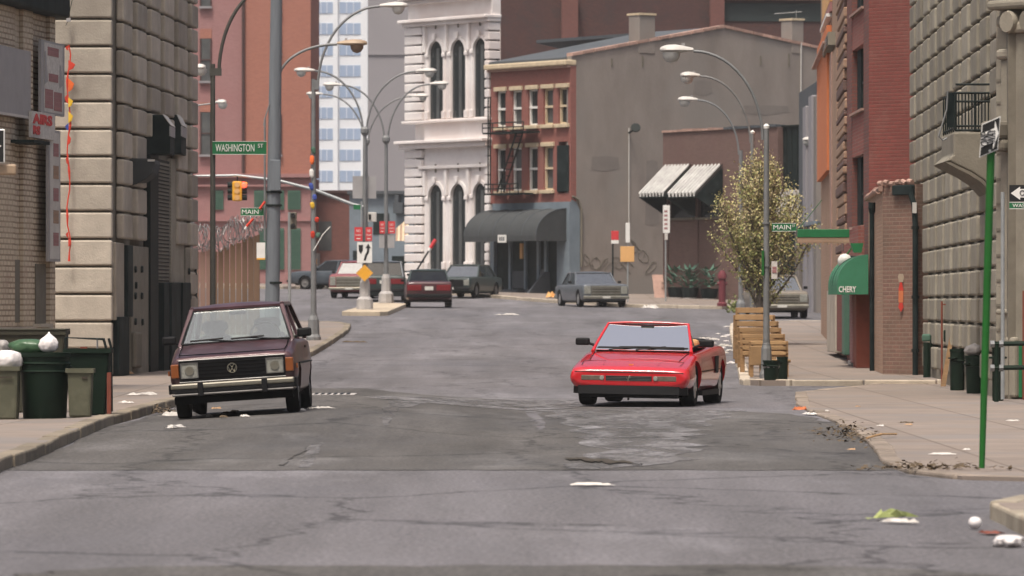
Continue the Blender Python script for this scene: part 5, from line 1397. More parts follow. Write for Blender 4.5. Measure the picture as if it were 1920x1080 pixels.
# far parking signs
def post_sign(label, px, d, top, plates, mat='black_iron', r_=.035):
    x = X(px, d); z = G(x, d) + .12
    t = thing('parking_sign', label, 'sign', (x, d, z))
    MB().tube([(0, 0, 0), (0, 0, Zp(top, d) - z)], r_, 7).build('post', mat, t)
    for (a, b, y0, y1, m_) in plates:
        MB().box(X(a, d) - x, X(b, d) - x, -.09, -.05, Zp(y1, d) - z, Zp(y0, d) - z).build('plate', m_, t, bevel=.01)
    return t
post_sign('red and white parking sign on black post by the gable wall', 1149, 222, 432, ((1146, 1160, 433, 450, 'sign_red'), (1146, 1160, 450.5, 457, 'sign_white')))
t = post_sign('square tan road sign with white strip above by the gable wall', 1177, 221, 420, ((1163, 1189, 462, 491, 'sign_tan'), (1173, 1181, 418, 455, 'sign_white')), 'pole_galv')
t = post_sign('tall white parking sign with red print at the annex corner', 1248, 224, 384, ((1243, 1256, 385, 437, 'sign_white'), (1246, 1252, 438, 450, 'paper')), 'pole_galv')
for k in range(5): MB().box(-.06 + .0, .08, -.096, -.0905, Zp(396 + k * 8, 224) - t.location.z - .05, Zp(396 + k * 8, 224) - t.location.z + .04).build('red_print', 'brick_pink', t)
t = thing('standpipe', 'dark red standpipe at the kerb end by the tree', 'standpipe', (X(1354, 211), 211, G(X(1354, 211), 211) + .12))
MB().lathe([(.2, 0), (.2, .12), (.14, .16), (.14, 1.05), (.18, 1.1), (.18, 1.25), (.08, 1.42)], n=10).build('body', 'pipe_maroon', t, smooth=30)
MB().tube([(-.2, 0, .9), (.2, 0, .9)], .07, 8).build('outlet', 'pipe_maroon', t)
t = thing('leaning_board', 'orange board leaning at the annex corner', 'board', (X(1236, 231.5), 231.5, G(X(1236, 231.5), 231.5) + .13))
MB().hexa([(-.2, 0, 0), (.28, 0, 0), (.28, .05, 0), (-.2, .05, 0)], [(-.3, .3, 1.0), (.16, .3, 1.0), (.16, .35, 1.0), (-.3, .35, 1.0)]).build('board', 'coping', t)
t = thing('barrier_pole', 'slanting striped barrier pole with red and white tip by the white facade', 'barrier', (X(782, 236), 236, G(X(782, 236), 236)))
zz = t.location.z
MB().tube([(0, 0, 0), (0, 0, Zp(506, 236) - zz)], .05, 8).build('post', 'black_iron', t)
P0 = Vector((0, 0, Zp(506, 236) - zz)); P1 = Vector((X(817, 236) - t.location.x, 0, Zp(449, 236) - zz))
MB().tube([P0, P0.lerp(P1, .62)], .04, 8).build('arm', 'black_iron', t)
MB().tube([P0.lerp(P1, .62), P0.lerp(P1, .72)], .07, 8).build('white_band', 'sign_white', t)
MB().tube([P0.lerp(P1, .72), P1], .085, 8).build('red_tip', 'sign_red', t)

# green sign pole at right with leaning one way plate
d0, = (46.6,)
x = X(1841, d0); z = G(x, d0) + .07
t = thing('sign_pole', 'bright green leaning pole with one way plate on the right pavement', 'sign pole', (x, d0, z))
xt = X(1859, d0) - x; H = Zp(250, d0) - z
MB().tube([(0, 0, 0), (xt * .3, 0, H * .3), (xt, 0, H)], [.026, .033, .036], 10).build('pole', 'pole_green', t, smooth=60)
pl = bpy.data.objects.new('one_way_plate', None)
# plate turned on the pole, tipped a little
mb = MB(); 
c = Vector((X(1855, d0) - x, -.05, Zp(257, d0) - z)); hw, hh = (X(1873, d0) - X(1838, d0)) / 2, (Zp(222, d0) - Zp(292, d0)) / 2
sk = .035
def pt(a, b, y): return (c.x + a * hw + b * .012, c.y + y, c.z + b * hh * .9 + a * sk)
def plate4(a0, a1, b0, b1, y0, y1):
    return MB().hexa([pt(a0, b0, y0), pt(a1, b0, y0), pt(a1, b0, y1), pt(a0, b0, y1)], [pt(a0, b1, y0), pt(a1, b1, y0), pt(a1, b1, y1), pt(a0, b1, y1)])
op = plate4(-1, 1, -1, 1, -.008, .0).build('plate', 'sign_white', t)
plate4(-.92, .92, -.94, .94, -.012, -.0085).build('black_field', 'sign_black', op)
aw_ = [(-.9, -.42), (-.9, .42), (.42, .42), (.42, .86), (.92, 0), (.42, -.86), (.42, -.42)]
P_ = [pt(a, b, -.0165) for a, b in aw_] ; Q_ = [pt(a, b, -.0125) for a, b in aw_]
MB().add(P_ + Q_, [(0, 1, 2, 6), (2, 3, 4, 5, 6), (7, 13, 9, 8), (9, 13, 12, 11, 10)] + [(i, (i + 1) % 7, 7 + (i + 1) % 7, 7 + i) for i in range(7)]).build('arrow', 'sign_white', op)
lettering('lettering', 'ONE', .10, 'sign_black', op, pt(-.55, 0, -.019), rot=(R(90), R(-90), 0), width=.12)
lettering('lettering', 'WAY', .10, 'sign_black', op, pt(.2, 0, -.019), rot=(R(90), R(-90), 0), width=.12)
MB().lathe([(.012, 0), (.012, .01)], n=8).build('bolt', 'pole_galv', op, loc=pt(.1, -.86, -.013), rot=(R(90), 0, 0))
bpy.data.objects.remove(pl)
# galvanised post with one way and WASHINGTON plates cut by the frame edge
d = 80
x = X(1880, d); z = G(x, d) + .07
t = thing('sign_pole', 'galvanised post with ONE WAY arrow and WASHINGTON plates at right edge', 'sign pole', (x, d, z))
MB().tube([(0, 0, 0), (0, 0, Zp(360, d) - z)], .03, 8).build('post', 'pole_galv', t)
x0 = X(1892, d) - x
o = MB().box(x0, x0 + .72, -.06, -.045, Zp(378, d) - z, Zp(347, d) - z).build('one_way_plate', 'sign_black', t)
zc = (Zp(378, d) + Zp(347, d)) / 2 - z
MB().prism([(x0 + .02, zc), (x0 + .16, zc + .10), (x0 + .16, zc + .065), (x0 + .69, zc + .065), (x0 + .69, zc - .065), (x0 + .16, zc - .065), (x0 + .16, zc - .10)], 'y', -.066, -.0605).build('arrow', 'sign_white', o)
lettering('lettering', 'ONE WAY', .12, 'sign_black', o, (x0 + .40, -.07, zc), width=.5)
street_sign(t, 'WASHINGTON', True, x0, Zp(392, d) - z, .8, Zp(379, d) - Zp(392, d), y=-.05)
# pipe railing at the right edge
d = 78
x = X(1858, d); z = G(x, d) + .07
t = thing('pipe_railing', 'dark green two bar pipe railing at the right edge', 'railing', (x, d, z))
for py in (645, 690):
    MB().tube([(0, 0, Zp(py, d) - z), (.9, -.05, Zp(py - 2, d) - z)], .035, 8).build('rail', 'bin_dark', t)
    for k in (.02, .15): MB().lathe([(.05, -.03), (.05, .03)], n=8).build('joint', 'steel_pole', t, loc=(k, 0, Zp(py, d) - z), rot=(0, R(90), 0))
MB().tube([(.86, -.05, 0), (.86, -.05, Zp(640, d) - z)], .035, 8).build('post', 'bin_dark', t)
MB().tube([(.08, 0, 0), (.08, 0, Zp(640, d) - z)], .035, 8).build('post', 'bin_dark', t)
# ================================================================== cars
GLASS('glass_screen', (.62, .70, .68), .34)
GLASS('glass_hatch', (.88, .97, .95), .20)
GLASS('glass_clear', (.85, .92, .90), .04)
GLASS('glass_bright', (.55, .62, .60), .98)
GLASS('glass_dark', (.20, .24, .24), .06)
M('tyre', (.012, .0115, .0115), .9, (.008, .008, .008), 8, spec=.15)
M('rim_dull', (.22, .21, .20), .45, (.15, .145, .14), 8, metal=.5)
M('rim_bright', (.55, .54, .52), .3, (.42, .41, .40), 8, metal=.7)
M('chrome', (.45, .43, .36), .28, (.33, .31, .25), 5, metal=.85)
M('black_plastic', (.009, .009, .010), .6, (.007, .007, .0075), 6, spec=.2)
M('undercar', (.006, .006, .006), .95, spec=.05)
M('paint_maroon', (.066, .029, .033), .36, (.052, .024, .028), 3, metal=.25, coat=.3, col3=(.095, .046, .052), s3=2.2)
M('paint_red', (.55, .014, .020), .22, (.50, .012, .018), 2, coat=1.0)
M('paint_grey', (.115, .13, .145), .35, (.09, .10, .115), 2, metal=.2, coat=.5)
M('paint_dkgreen', (.028, .045, .042), .4, (.022, .036, .034), 2, coat=.4)
M('paint_dkred', (.070, .020, .024), .4, (.055, .017, .02), 2, coat=.4)
M('paint_oldred', (.23, .055, .06), .5, (.18, .045, .05), 2, coat=.2)
M('paint_navy', (.06, .075, .09), .4, (.045, .057, .07), 2, coat=.4)
M('paint_brown', (.20, .17, .13), .45, (.16, .135, .105), 2, coat=.3)
M('seat_grey', (.13, .13, .12), .9, (.10, .10, .095), 5)
M('seat_tan', (.52, .29, .12), .7, (.44, .24, .10), 5)
M('lamp_amber', (.25, .075, .02), .3, (.19, .055, .015), 6)
M('lamp_glass', (.33, .33, .29), .12, (.20, .20, .175), 14, spec=.8)
M('lens_fc', (.17, .13, .10), .15, (.10, .075, .06), 9, spec=.8)
M('tail_red', (.20, .018, .022), .25, (.16, .014, .017), 6)
M('lamp_tail_lit', (.8, .05, .06), .3, emit=((1, .06, .08), 1.6))
M('plate_white', (.66, .64, .58), .5, (.55, .53, .48), 9)

def body_rings(st):
    rings = []
    for (y, w_, zb, zt, cr) in st:
        h = [(0, zb), (w_ * .84, zb), (w_ * .96, zb + .07), (w_, zb + (zt - zb) * .45), (w_ * .995, zb + (zt - zb) * .62), (w_ * .965, zt - .05), (w_ * .90, zt - .008), (w_ * .6, zt + cr * .7), (0, zt + cr)]
        ring = [(x, y, z) for x, z in h] + [(-x, y, z) for x, z in h[-2:0:-1]]
        rings.append(ring)
    return rings
def solid_body(t, st, mat, wheels, wr, hw, name='body', wy=.26, sub=0):
    """closed shell with round wheel openings cut into it"""
    me = MB().loft(body_rings(st)).mesh(name)
    o = put(name, me, mat, t)
    cut = MB()
    for (y, r_) in wheels:
        for s_ in (-1, 1):
            cut.lathe([(r_, -wy), (r_, wy)], n=28)
            n_ = 56
            for i in range(len(cut.v) - n_, len(cut.v)):
                x, yy, z = cut.v[i]
                cut.v[i] = (s_ * hw + z, y + yy, wr + x)
    co = put('cut', cut.mesh('cut'), 'undercar', t)
    if sub:
        sb_ = o.modifiers.new('s', 'SUBSURF'); sb_.levels = sub; sb_.render_levels = sub
    else:
        bv = o.modifiers.new('b', 'BEVEL'); bv.width = .022; bv.segments = 2; bv.limit_method = 'ANGLE'; bv.angle_limit = R(28)
    bo = o.modifiers.new('w', 'BOOLEAN'); bo.object = co; bo.operation = 'DIFFERENCE'; bo.solver = 'EXACT'
    dg = bpy.context.evaluated_depsgraph_get(); dg.update()
    m2 = bpy.data.meshes.new_from_object(o.evaluated_get(dg))
    bpy.data.objects.remove(co); bpy.data.objects.remove(o)
    m2.materials.clear()
    return put(name, m2, mat, t, smooth=32)
def wheel(t, x, y, r_, w_, rim='rim_dull', spokes=0):
    s_ = 1 if x > 0 else -1
    wh_ = bpy.data.objects.new('wheel', None); COL.objects.link(wh_); wh_.parent = t; wh_.location = (x, y, r_); wh_.empty_display_size = .2
    wh_.rotation_euler = (0, R(90 * s_), 0)
    MB().lathe([(r_ * .62, -w_ / 2), (r_ * .93, -w_ / 2), (r_, -w_ / 2 + .03), (r_, w_ / 2 - .03), (r_ * .93, w_ / 2), (r_ * .64, w_ / 2 - .004), (r_ * .62, w_ / 2 - .05)], n=28).build('tyre', 'tyre', wh_, smooth=40)
    MB().lathe([(r_ * .63, w_ / 2 - .07), (r_ * .63, w_ / 2 - .015), (r_ * .52, w_ / 2 - .03), (r_ * .2, w_ / 2 - .02), (r_ * .12, w_ / 2)], n=20).build('rim', rim, wh_, smooth=30)
    for k in range(spokes):
        a = k * 2 * math.pi / spokes
        MB().box(r_ * .1, r_ * .58, -.03, .03, w_ / 2 - .03, w_ / 2 - .004).build('spoke', rim, wh_, rot=(0, 0, a), bevel=.01)
    return wh_
def cabin(t, wb, wr_, zb, zr, y0, y1, y2, y3, mat, glass='glass_dark', yB=None, pw=.05, roof=True, crown=.03, side=True, rear=True, rg_='glass_dark'):
    """windscreen foot y0, header y1, roof back y2, rear glass foot y3"""
    for s_ in (-1, 1):
        fr_ = MB()
        A0, A1 = Vector((s_ * wb, y0, zb)), Vector((s_ * wr_, y1, zr)); C0, C1 = Vector((s_ * wb, y3, zb)), Vector((s_ * wr_, y2, zr))
        for (a, b, w2) in ((A0, A1, pw), (C0, C1, pw * 1.5)):
            fr_.hexa([a + Vector(v) for v in ((-.03, -w2, -.02), (.03, -w2, -.02), (.03, w2, -.02), (-.03, w2, -.02))], [b + Vector(v) for v in ((-.03, -w2, 0), (.03, -w2, 0), (.03, w2, 0), (-.03, w2, 0))])
        if yB:
            a, b = Vector((s_ * wb, yB, zb)), Vector((s_ * wr_, yB + .05, zr))
            fr_.hexa([a + Vector(v) for v in ((-.025, -.05, -.02), (.025, -.05, -.02), (.025, .05, -.02), (-.025, .05, -.02))], [b + Vector(v) for v in ((-.025, -.05, 0), (.025, -.05, 0), (.025, .05, 0), (-.025, .05, 0))])
        fr_.tube([A1, C1], .03, 6)
        fr_.build('side_pillars', mat, t, bevel=.012)
    if roof:
        rg = []
        for (y, k) in ((y1 - .05, .0), (y1 + .03, .7), (y1 + .2, 1), (y2 - .2, 1), (y2 + .02, .6), (y2 + .06, 0)):
            rg.append([(x * (wr_ + .035), y, zr + (crown * k) * (1 - (x) ** 2) + .022 * k * (1 - abs(x) ** 6)) for x in (-1, -.85, -.5, 0, .5, .85, 1)] + [(x * (wr_ + .02), y, zr - .03) for x in (1, .5, 0, -.5, -1)])
        MB().loft(rg).build('roof', mat, t, smooth=50)
    e = .02
    MB().plate([(-wb + e, y0 - .01, zb), (wb - e, y0 - .01, zb), (wr_ - e, y1 - .01, zr - .01), (-wr_ + e, y1 - .01, zr - .01)], .006).build('windscreen', glass, t)
    if rear: MB().plate([(wb - e, y3 + .01, zb), (-wb + e, y3 + .01, zb), (-wr_ + e, y2 + .01, zr - .01), (wr_ - e, y2 + .01, zr - .01)], .006).build('rear_window', rg_, t)
    if side:
        for s_ in (-1, 1):
            MB().plate([(s_ * wb, y0 + .05, zb), (s_ * wb, y3 - .05, zb), (s_ * wr_, y2 - .03, zr), (s_ * wr_, y1 + .03, zr)], .006 * s_).build('side_window', rg_, t)
def seat(t, x, y, zb, zt, mat, w_=.26, y_tilt=.12):
    rg = []
    for (k, s_) in ((0, 1.0), (.35, 1.0), (.65, .92), (.72, .55), (.78, .55), (.82, .72), (.95, .70), (1, .45)):
        z = zb + (zt - zb) * k; yy = y + y_tilt * k
        rg.append([(x + w_ * s_ * math.cos(a) * (abs(math.cos(a)) ** -.4 if abs(math.cos(a)) > .1 else 1), yy + .07 * math.sin(a), z) for a in [j * math.pi / 6 + .1 for j in range(12)]])
    return MB().loft(rg).build('seat', mat, t, smooth=60)
def steering(t, x, y, z, mat='black_plastic'):
    pts = [(x + .19 * math.cos(a), y + .06 * math.sin(a), z + .17 * math.sin(a)) for a in [k * math.pi / 10 for k in range(21)]]
    return MB().tube(pts, .014, 6, caps=False).build('steering_wheel', mat, t)

# ---- parked maroon hatchback -------------------------------------------------
d = 66.6
cx = X(441, d)
gzl, gzr = G(cx - .70, d + .8), G(cx + .70, d + .8)
hb = thing('hatchback', 'faded maroon hatchback parked at the left kerb with chrome bumper', 'car', (cx, d, (gzl + gzr) / 2), 0)
hb.rotation_euler = (0, -math.atan2(gzr - gzl, 1.4) * 1.12, R(-1.2))
W2 = .805
HS = 1.045
st = [(0.05, .735, .40, .745, .0), (.07, .77, .34, .775, .0), (.12, .785, .27, .79, .008), (.45, .80, .24, .83, .014), (.98, .805, .23, .925, .012), (2.9, .805, .23, .93, .0), (3.55, .79, .26, .92, 0), (3.75, .74, .36, .90, 0)]
solid_body(hb, st, 'paint_maroon', ((.78, .345), (3.18, .345)), .285, .80)
MB().box(-.70, .70, .3, 3.5, .20, .26).build('underside', 'undercar', hb)
for (x, y) in ((-.69, .78), (.69, .78), (-.69, 3.18), (.69, 3.18)): wheel(hb, x, y, .285, .165, 'rim_dull')
cabin(hb, .715, .575, .935, 1.385, 1.02, 1.55, 2.95, 3.62, 'paint_maroon', 'glass_hatch', yB=2.15, pw=.045, rg_='glass_clear')
# black screen rubber
for s_ in (-1, 1): MB().tube([(s_ * .69, 1.0, .945), (s_ * .556, 1.515, 1.37)], .012, 5).build('screen_rubber', 'black_plastic', hb)
MB().tube([(-.69, .995, .942), (.69, .995, .942)], .012, 5).build('screen_rubber', 'black_plastic', hb)
MB().tube([(-.555, 1.515, 1.372), (.555, 1.515, 1.372)], .012, 5).build('screen_rubber', 'black_plastic', hb)
MB().box(-.66, .66, 1.06, 1.45, .88, .955).build('dashboard', 'black_plastic', hb, bevel=.03)
seat(hb, -.34, 1.95, .6, 1.22, 'seat_grey', .24); seat(hb, .34, 1.95, .6, 1.22, 'seat_grey', .24)
MB().box(-.6, .6, 2.9, 3.05, .7, .98).build('rear_seat', 'seat_grey', hb, bevel=.05)
steering(hb, .34, 1.5, .99)
MB().box(-.11, .11, 1.60, 1.63, 1.28, 1.35).build('rear_mirror', 'black_plastic', hb, bevel=.015)
# bonnet seam, vents
mb = MB()
for s_ in (-1, 1): mb.tube([(s_ * .66, .10, .803), (s_ * .67, .5, .851), (s_ * .67, .93, .928)], .006, 4)
mb.tube([(-.66, .115, .806), (.66, .115, .806)], .006, 4)
mb.build('bonnet_seam', 'undercar', hb)
# grille, lamps, indicators, badge
MB().box(-.665, .665, .035, .055, .475, .735).build('grille', 'black_plastic', hb, bevel=.006)
for k in range(5): MB().box(-.44, .44, .026, .0345, .505 + k * .045, .517 + k * .045).build('grille_bar', 'undercar', hb)
for s_ in (-1, 1):
    x = s_ * .535
    hl = MB().box(x - .105, x + .105, .018, .034, .52, .705).build('headlight', 'lamp_glass', hb, bevel=.03, segs=3)
    MB().lathe([(.035, 0), (.055, .01)], n=14).build('bulb', 'chrome', hl, loc=(x, .017, .612), rot=(R(90), 0, 0))
    hbz = MB()
    for (a, b, c, e_) in ((-.11, .11, .515, .525), (-.11, .11, .70, .71), (-.11, -.10, .515, .71), (.10, .11, .515, .71)): hbz.box(x + a, x + b, .010, .030, c, e_)
    hbz.build('headlight_rim', 'rim_dull', hb)
    MB().box(min(s_ * .668, s_ * .768), max(s_ * .668, s_ * .768), .022, .12, .525, .70).build('indicator', 'lamp_amber', hb, bevel=.012)
bd = MB(); ring_ = [(.058 * math.cos(k * math.pi / 12), .02, .615 + .058 * math.sin(k * math.pi / 12)) for k in range(25)]
bd.tube(ring_, .006, 5, caps=False)
for (a, b) in (((-.03, .665), (0, .62)), ((.03, .665), (0, .62)), ((-.05, .635), (-.024, .57)), ((-.024, .57), (0, .612)), ((0, .612), (.024, .57)), ((.024, .57), (.05, .635))):
    bd.tube([(a[0], .02, a[1]), (b[0], .02, b[1])], .005, 4)
bd.build('badge', 'chrome', hb)
mb = MB(); mb.tube([(-.665, .03, .742), (.665, .03, .742)], .007, 5); mb.tube([(-.665, .03, .47), (.665, .03, .47)], .006, 5); mb.build('grille_trim', 'lamp_pale', hb)
# bumper: chrome bar above a dark strip above a lower bar, with two rubber blocks
MB().box(-.775, .775, -.10, .02, .385, .455).build('bumper', 'chrome', hb, bevel=.02)
MB().box(-.77, .77, -.09, .02, .335, .384).build('bumper_rubber', 'black_plastic', hb)
MB().box(-.76, .76, -.09, .02, .300, .330).build('bumper_bar', 'rim_dull', hb, bevel=.012)
MB().box(-.74, .74, -.02, .3, .20, .294).build('valance', 'undercar', hb)
for s_ in (-1, 1):
    MB().box(s_ * .40 - .035, s_ * .40 + .035, -.125, -.101, .285, .46).build('overrider', 'black_plastic', hb, bevel=.01)
    MB().box(min(s_ * .775, s_ * .80), max(s_ * .775, s_ * .80), -.08, .35, .33, .45).build('bumper_end', 'black_plastic', hb, bevel=.01)
    m_ = MB().box(-.09, .09, -.035, .05, -.055, .055).build('wing_mirror', 'black_plastic', hb, bevel=.025, loc=(s_ * .86, 1.20, 1.0))
    MB().tube([(s_ * -.06, .02, -.03), (s_ * -.15, .03, -.06)], .018, 6).build('mirror_stalk', 'black_plastic', m_)
for (a, b) in (((-.62, .95), (-.05, .975)), ((.0, .955), (.56, .975))):
    pass
for x0_, x1_ in ((-.58, -.02), (-.06, .50)):
    w_ = MB(); w_.tube([(x1_, .965, .945), (x0_ + .12, 1.005, .985)], .008, 5); w_.tube([(x0_, .99, .975), (x0_ + .42, .985, .988)], .012, 5); w_.build('wiper', 'black_plastic', hb)
for s_ in (-1, 1):
    MB().tube([(s_ * .812, .6, .62), (s_ * .815, 3.1, .62)], .012, 5).build('side_trim', 'black_plastic', hb)
    MB().box(min(s_ * .80, s_ * .817), max(s_ * .80, s_ * .817), 1.95, 2.12, .80, .83).build('door_handle', 'black_plastic', hb)
    MB().box(min(s_ * .795, s_ * .8145), max(s_ * .795, s_ * .8145), .16, .28, .56, .62).build('side_marker', 'lamp_amber', hb)
MB().tube([(.74, .9, .93), (.74, .9, 1.02)], .006, 5).build('aerial', 'chrome', hb)

# ---- red convertible ----------------------------------------------------------
d = 77.6
cx = X(1178, d)
fc = thing('convertible', 'bright red open two seat sports convertible driving towards us', 'car', (cx, d, G(cx, d + 1)), R(-9.6))
fc.rotation_euler = (0, R(1.0), R(-9.6))
st = [(-.012, .80, .325, .515, .0), (-.004, .83, .30, .535, .0), (.03, .865, .26, .56, .0), (.10, .89, .24, .585, .006), (.32, .905, .22, .630, .012), (.75, .893, .20, .70, .02), (1.2, .90, .19, .775, .012), (1.45, .90, .19, .80, 0), (2.5, .90, .19, .84, 0), (3.2, .915, .19, .885, .0), (3.8, .92, .20, .90, .01), (4.25, .90, .25, .885, .01), (4.5, .84, .36, .82, 0)]
solid_body(fc, st, 'paint_red', ((.98, .365), (3.63, .37)), .315, .86, wy=.24, sub=2)
MB().box(-.76, .76, .25, 4.3, .15, .21).build('underside', 'undercar', fc)
for (x, y, w_) in ((-.745, .98, .215), (.745, .98, .215), (-.755, 3.63, .24), (.755, 3.63, .24)): wheel(fc, x, y, .315, w_, 'rim_bright', 5)
# nose: dark grille between two lamps, crease line, black spoiler
MB().box(-.345, .345, -.012, .04, .375, .462).build('grille', 'black_plastic', fc, bevel=.008)
for k in range(4): MB().box(-.33, .33, -.018, -.0125, .385 + k * .021, .391 + k * .021).build('grille_bar', 'rim_dull', fc)
for s_ in (-1, 1):
    MB().box(min(s_ * .36, s_ * .70), max(s_ * .36, s_ * .70), -.014, .03, .382, .458).build('indicator', 'lens_fc', fc, bevel=.008)
    MB().lathe([(.035, 0), (.03, .012)], n=12).build('fog_lamp', 'lamp_glass', fc, loc=(s_ * .395, -.016, .42), rot=(R(90), 0, 0))
    MB().box(min(s_ * .868, s_ * .884), max(s_ * .868, s_ * .884), .3, .42, .43, .47).build('side_marker', 'lamp_amber', fc)
hs = MB()   # small prancing horse in chrome, as a few strokes
for (pts_, r_) in (([(-.006, .395), (.0, .425), (.008, .452)], .007), ([(.008, .452), (.020, .456), (.026, .446)], .005), ([(.008, .44), (.024, .432), (.03, .44)], .003), ([(.006, .43), (.022, .418)], .003), ([(-.004, .40), (-.016, .392), (-.012, .38)], .004), ([(.0, .40), (.008, .388), (.004, .378)], .004), ([(-.006, .405), (-.024, .418), (-.028, .438)], .003)):
    hs.tube([(x, -.026, z) for x, z in pts_], r_, 5)
hs.build('badge', 'chrome', fc)
def bon(x, y): # bonnet height
    zt = [(0.03, .535), (.12, .58), (.32, .622), (.75, .70), (1.2, .775), (1.45, .80)]
    for a, b in zip(zt, zt[1:]):
        if y <= b[0]: return a[1] + (b[1] - a[1]) * (y - a[0]) / (b[0] - a[0]) + .018
    return .82
MB().box(-.03, .03, .20, .26, bon(0, .23) - .004, bon(0, .23) + .002).build('nose_badge', 'sign_yellow', fc, rot=(0, 0, 0))
class SeamList:
    def tube(s, p, r_, n): MB().tube(p, r_, n).build('panel_seam', 'undercar', fc)
sm_ = SeamList()
for s_ in (-1, 1):
    sm_.tube([(s_ * .40, .16, bon(0, .16) - .004), (s_ * .42, .50, bon(0, .5) - .004)], .0035, 4)
    sm_.tube([(s_ * .72, .18, bon(0, .18) - .006), (s_ * .74, .50, bon(0, .5) - .012)], .003, 4)
    sm_.tube([(s_ * .42, .50, bon(0, .5) - .004), (s_ * .74, .50, bon(0, .5) - .012)], .003, 4)
    sm_.tube([(s_ * .66, .55, bon(0, .55) - .006), (s_ * .70, 1.3, bon(0, 1.3) - .012)], .005, 4)
MB().tube([(-.80, -.002, .508), (-.5, -.012, .508), (0, -.012, .508), (.5, -.012, .508), (.80, -.002, .508)], .006, 5).build('nose_crease', 'black_plastic', fc)
rg = []
for (x, y) in ((-.84, .18), (-.74, .0), (-.4, -.05), (0, -.06), (.4, -.05), (.74, .0), (.84, .18)):
    rg.append([(x, y, .19), (x, y + .02, .315), (x * .98, y + .2, .315), (x * .98, y + .2, .18)])
MB().loft(rg).build('front_spoiler', 'black_plastic', fc, smooth=30)
MB().box(-.70, .70, .05, .5, .135, .20).build('lower_lip', 'black_plastic', fc)
# windscreen frame
for s_ in (-1, 1):
    MB().tube([(s_ * .735, 1.30, .79), (s_ * .70, 1.50, .92), (s_ * .60, 1.93, 1.205)], [.028, .024, .020], 8).build('screen_pillar', 'paint_red', fc, smooth=60)
    MB().plate([(s_ * .715, 1.52, .90), (s_ * .72, 1.80, .875), (s_ * .64, 1.82, 1.12)], .006 * s_).build('quarter_light', 'glass_dark', fc)
    m_ = MB().box(-.105, .105, -.04, .07, -.055, .055).build('wing_mirror', 'black_plastic', fc, bevel=.03, segs=3, loc=(s_ * .93, 1.55, .93))
    MB().tube([(s_ * -.08, .02, -.02), (s_ * -.20, .03, -.06)], .022, 6).build('mirror_stalk', 'black_plastic', m_)
MB().tube([(-.60, 1.93, 1.205), (-.3, 1.915, 1.222), (0, 1.91, 1.226), (.3, 1.915, 1.222), (.60, 1.93, 1.205)], .019, 8).build('screen_header', 'paint_red', fc, smooth=60)
MB().plate([(-.71, 1.34, .82), (.71, 1.34, .82), (.585, 1.92, 1.20), (-.585, 1.92, 1.20)], .006).build('windscreen', 'glass_bright', fc)
MB().box(-.70, .70, 1.36, 1.62, .74, .865).build('dashboard', 'black_plastic', fc, bevel=.04)
MB().box(-.74, .74, 1.63, 3.1, .835, .858).build('cockpit_floor', 'undercar', fc)
seat(fc, -.36, 2.25, .55, 1.09, 'seat_tan', .25); seat(fc, .36, 2.25, .55, 1.09, 'seat_tan', .25)
MB().box(-.62, .62, 2.95, 3.12, .8, .98).build('rear_seat', 'seat_tan', fc, bevel=.06)
MB().box(-.68, .68, 3.14, 3.55, .86, .99).build('folded_hood', 'black_plastic', fc, bevel=.07, segs=3)
steering(fc, .36, 1.72, .90)
MB().box(-.1, .1, 1.84, 1.87, 1.12, 1.18).build('rear_mirror', 'black_plastic', fc, bevel=.015)
w_ = MB(); w_.tube([(-.1, 1.32, .822), (.34, 1.40, .876)], .009, 5); w_.tube([(.05, 1.385, .865), (.62, 1.375, .86)], .012, 5); w_.tube([(-.5, 1.32, .82), (-.1, 1.39, .866)], .009, 5); w_.tube([(-.35, 1.385, .862), (.1, 1.39, .868)], .012, 5); w_.build('wiper', 'black_plastic', fc)
for s_ in (-1, 1):
    MB().box(min(s_ * .90, s_ * .921), max(s_ * .90, s_ * .921), 2.75, 3.05, .48, .74).build('side_intake', 'black_plastic', fc, bevel=.01)
    MB().tube([(s_ * .905, 1.35, .52), (s_ * .913, 3.2, .54)], .007, 5).build('waist_seam', 'undercar', fc)
    MB().box(min(s_ * .86, s_ * .905), max(s_ * .86, s_ * .905), 1.35, 3.25, .165, .235).build('sill', 'black_plastic', fc)
MB().tube([(-.02, .12, .19), (-.02, .12, .10)], .015, 6).build('tow_eye', 'black_plastic', fc)
MB().box(-.84, .84, 4.42, 4.52, .45, .62).build('rear_panel', 'black_plastic', fc)

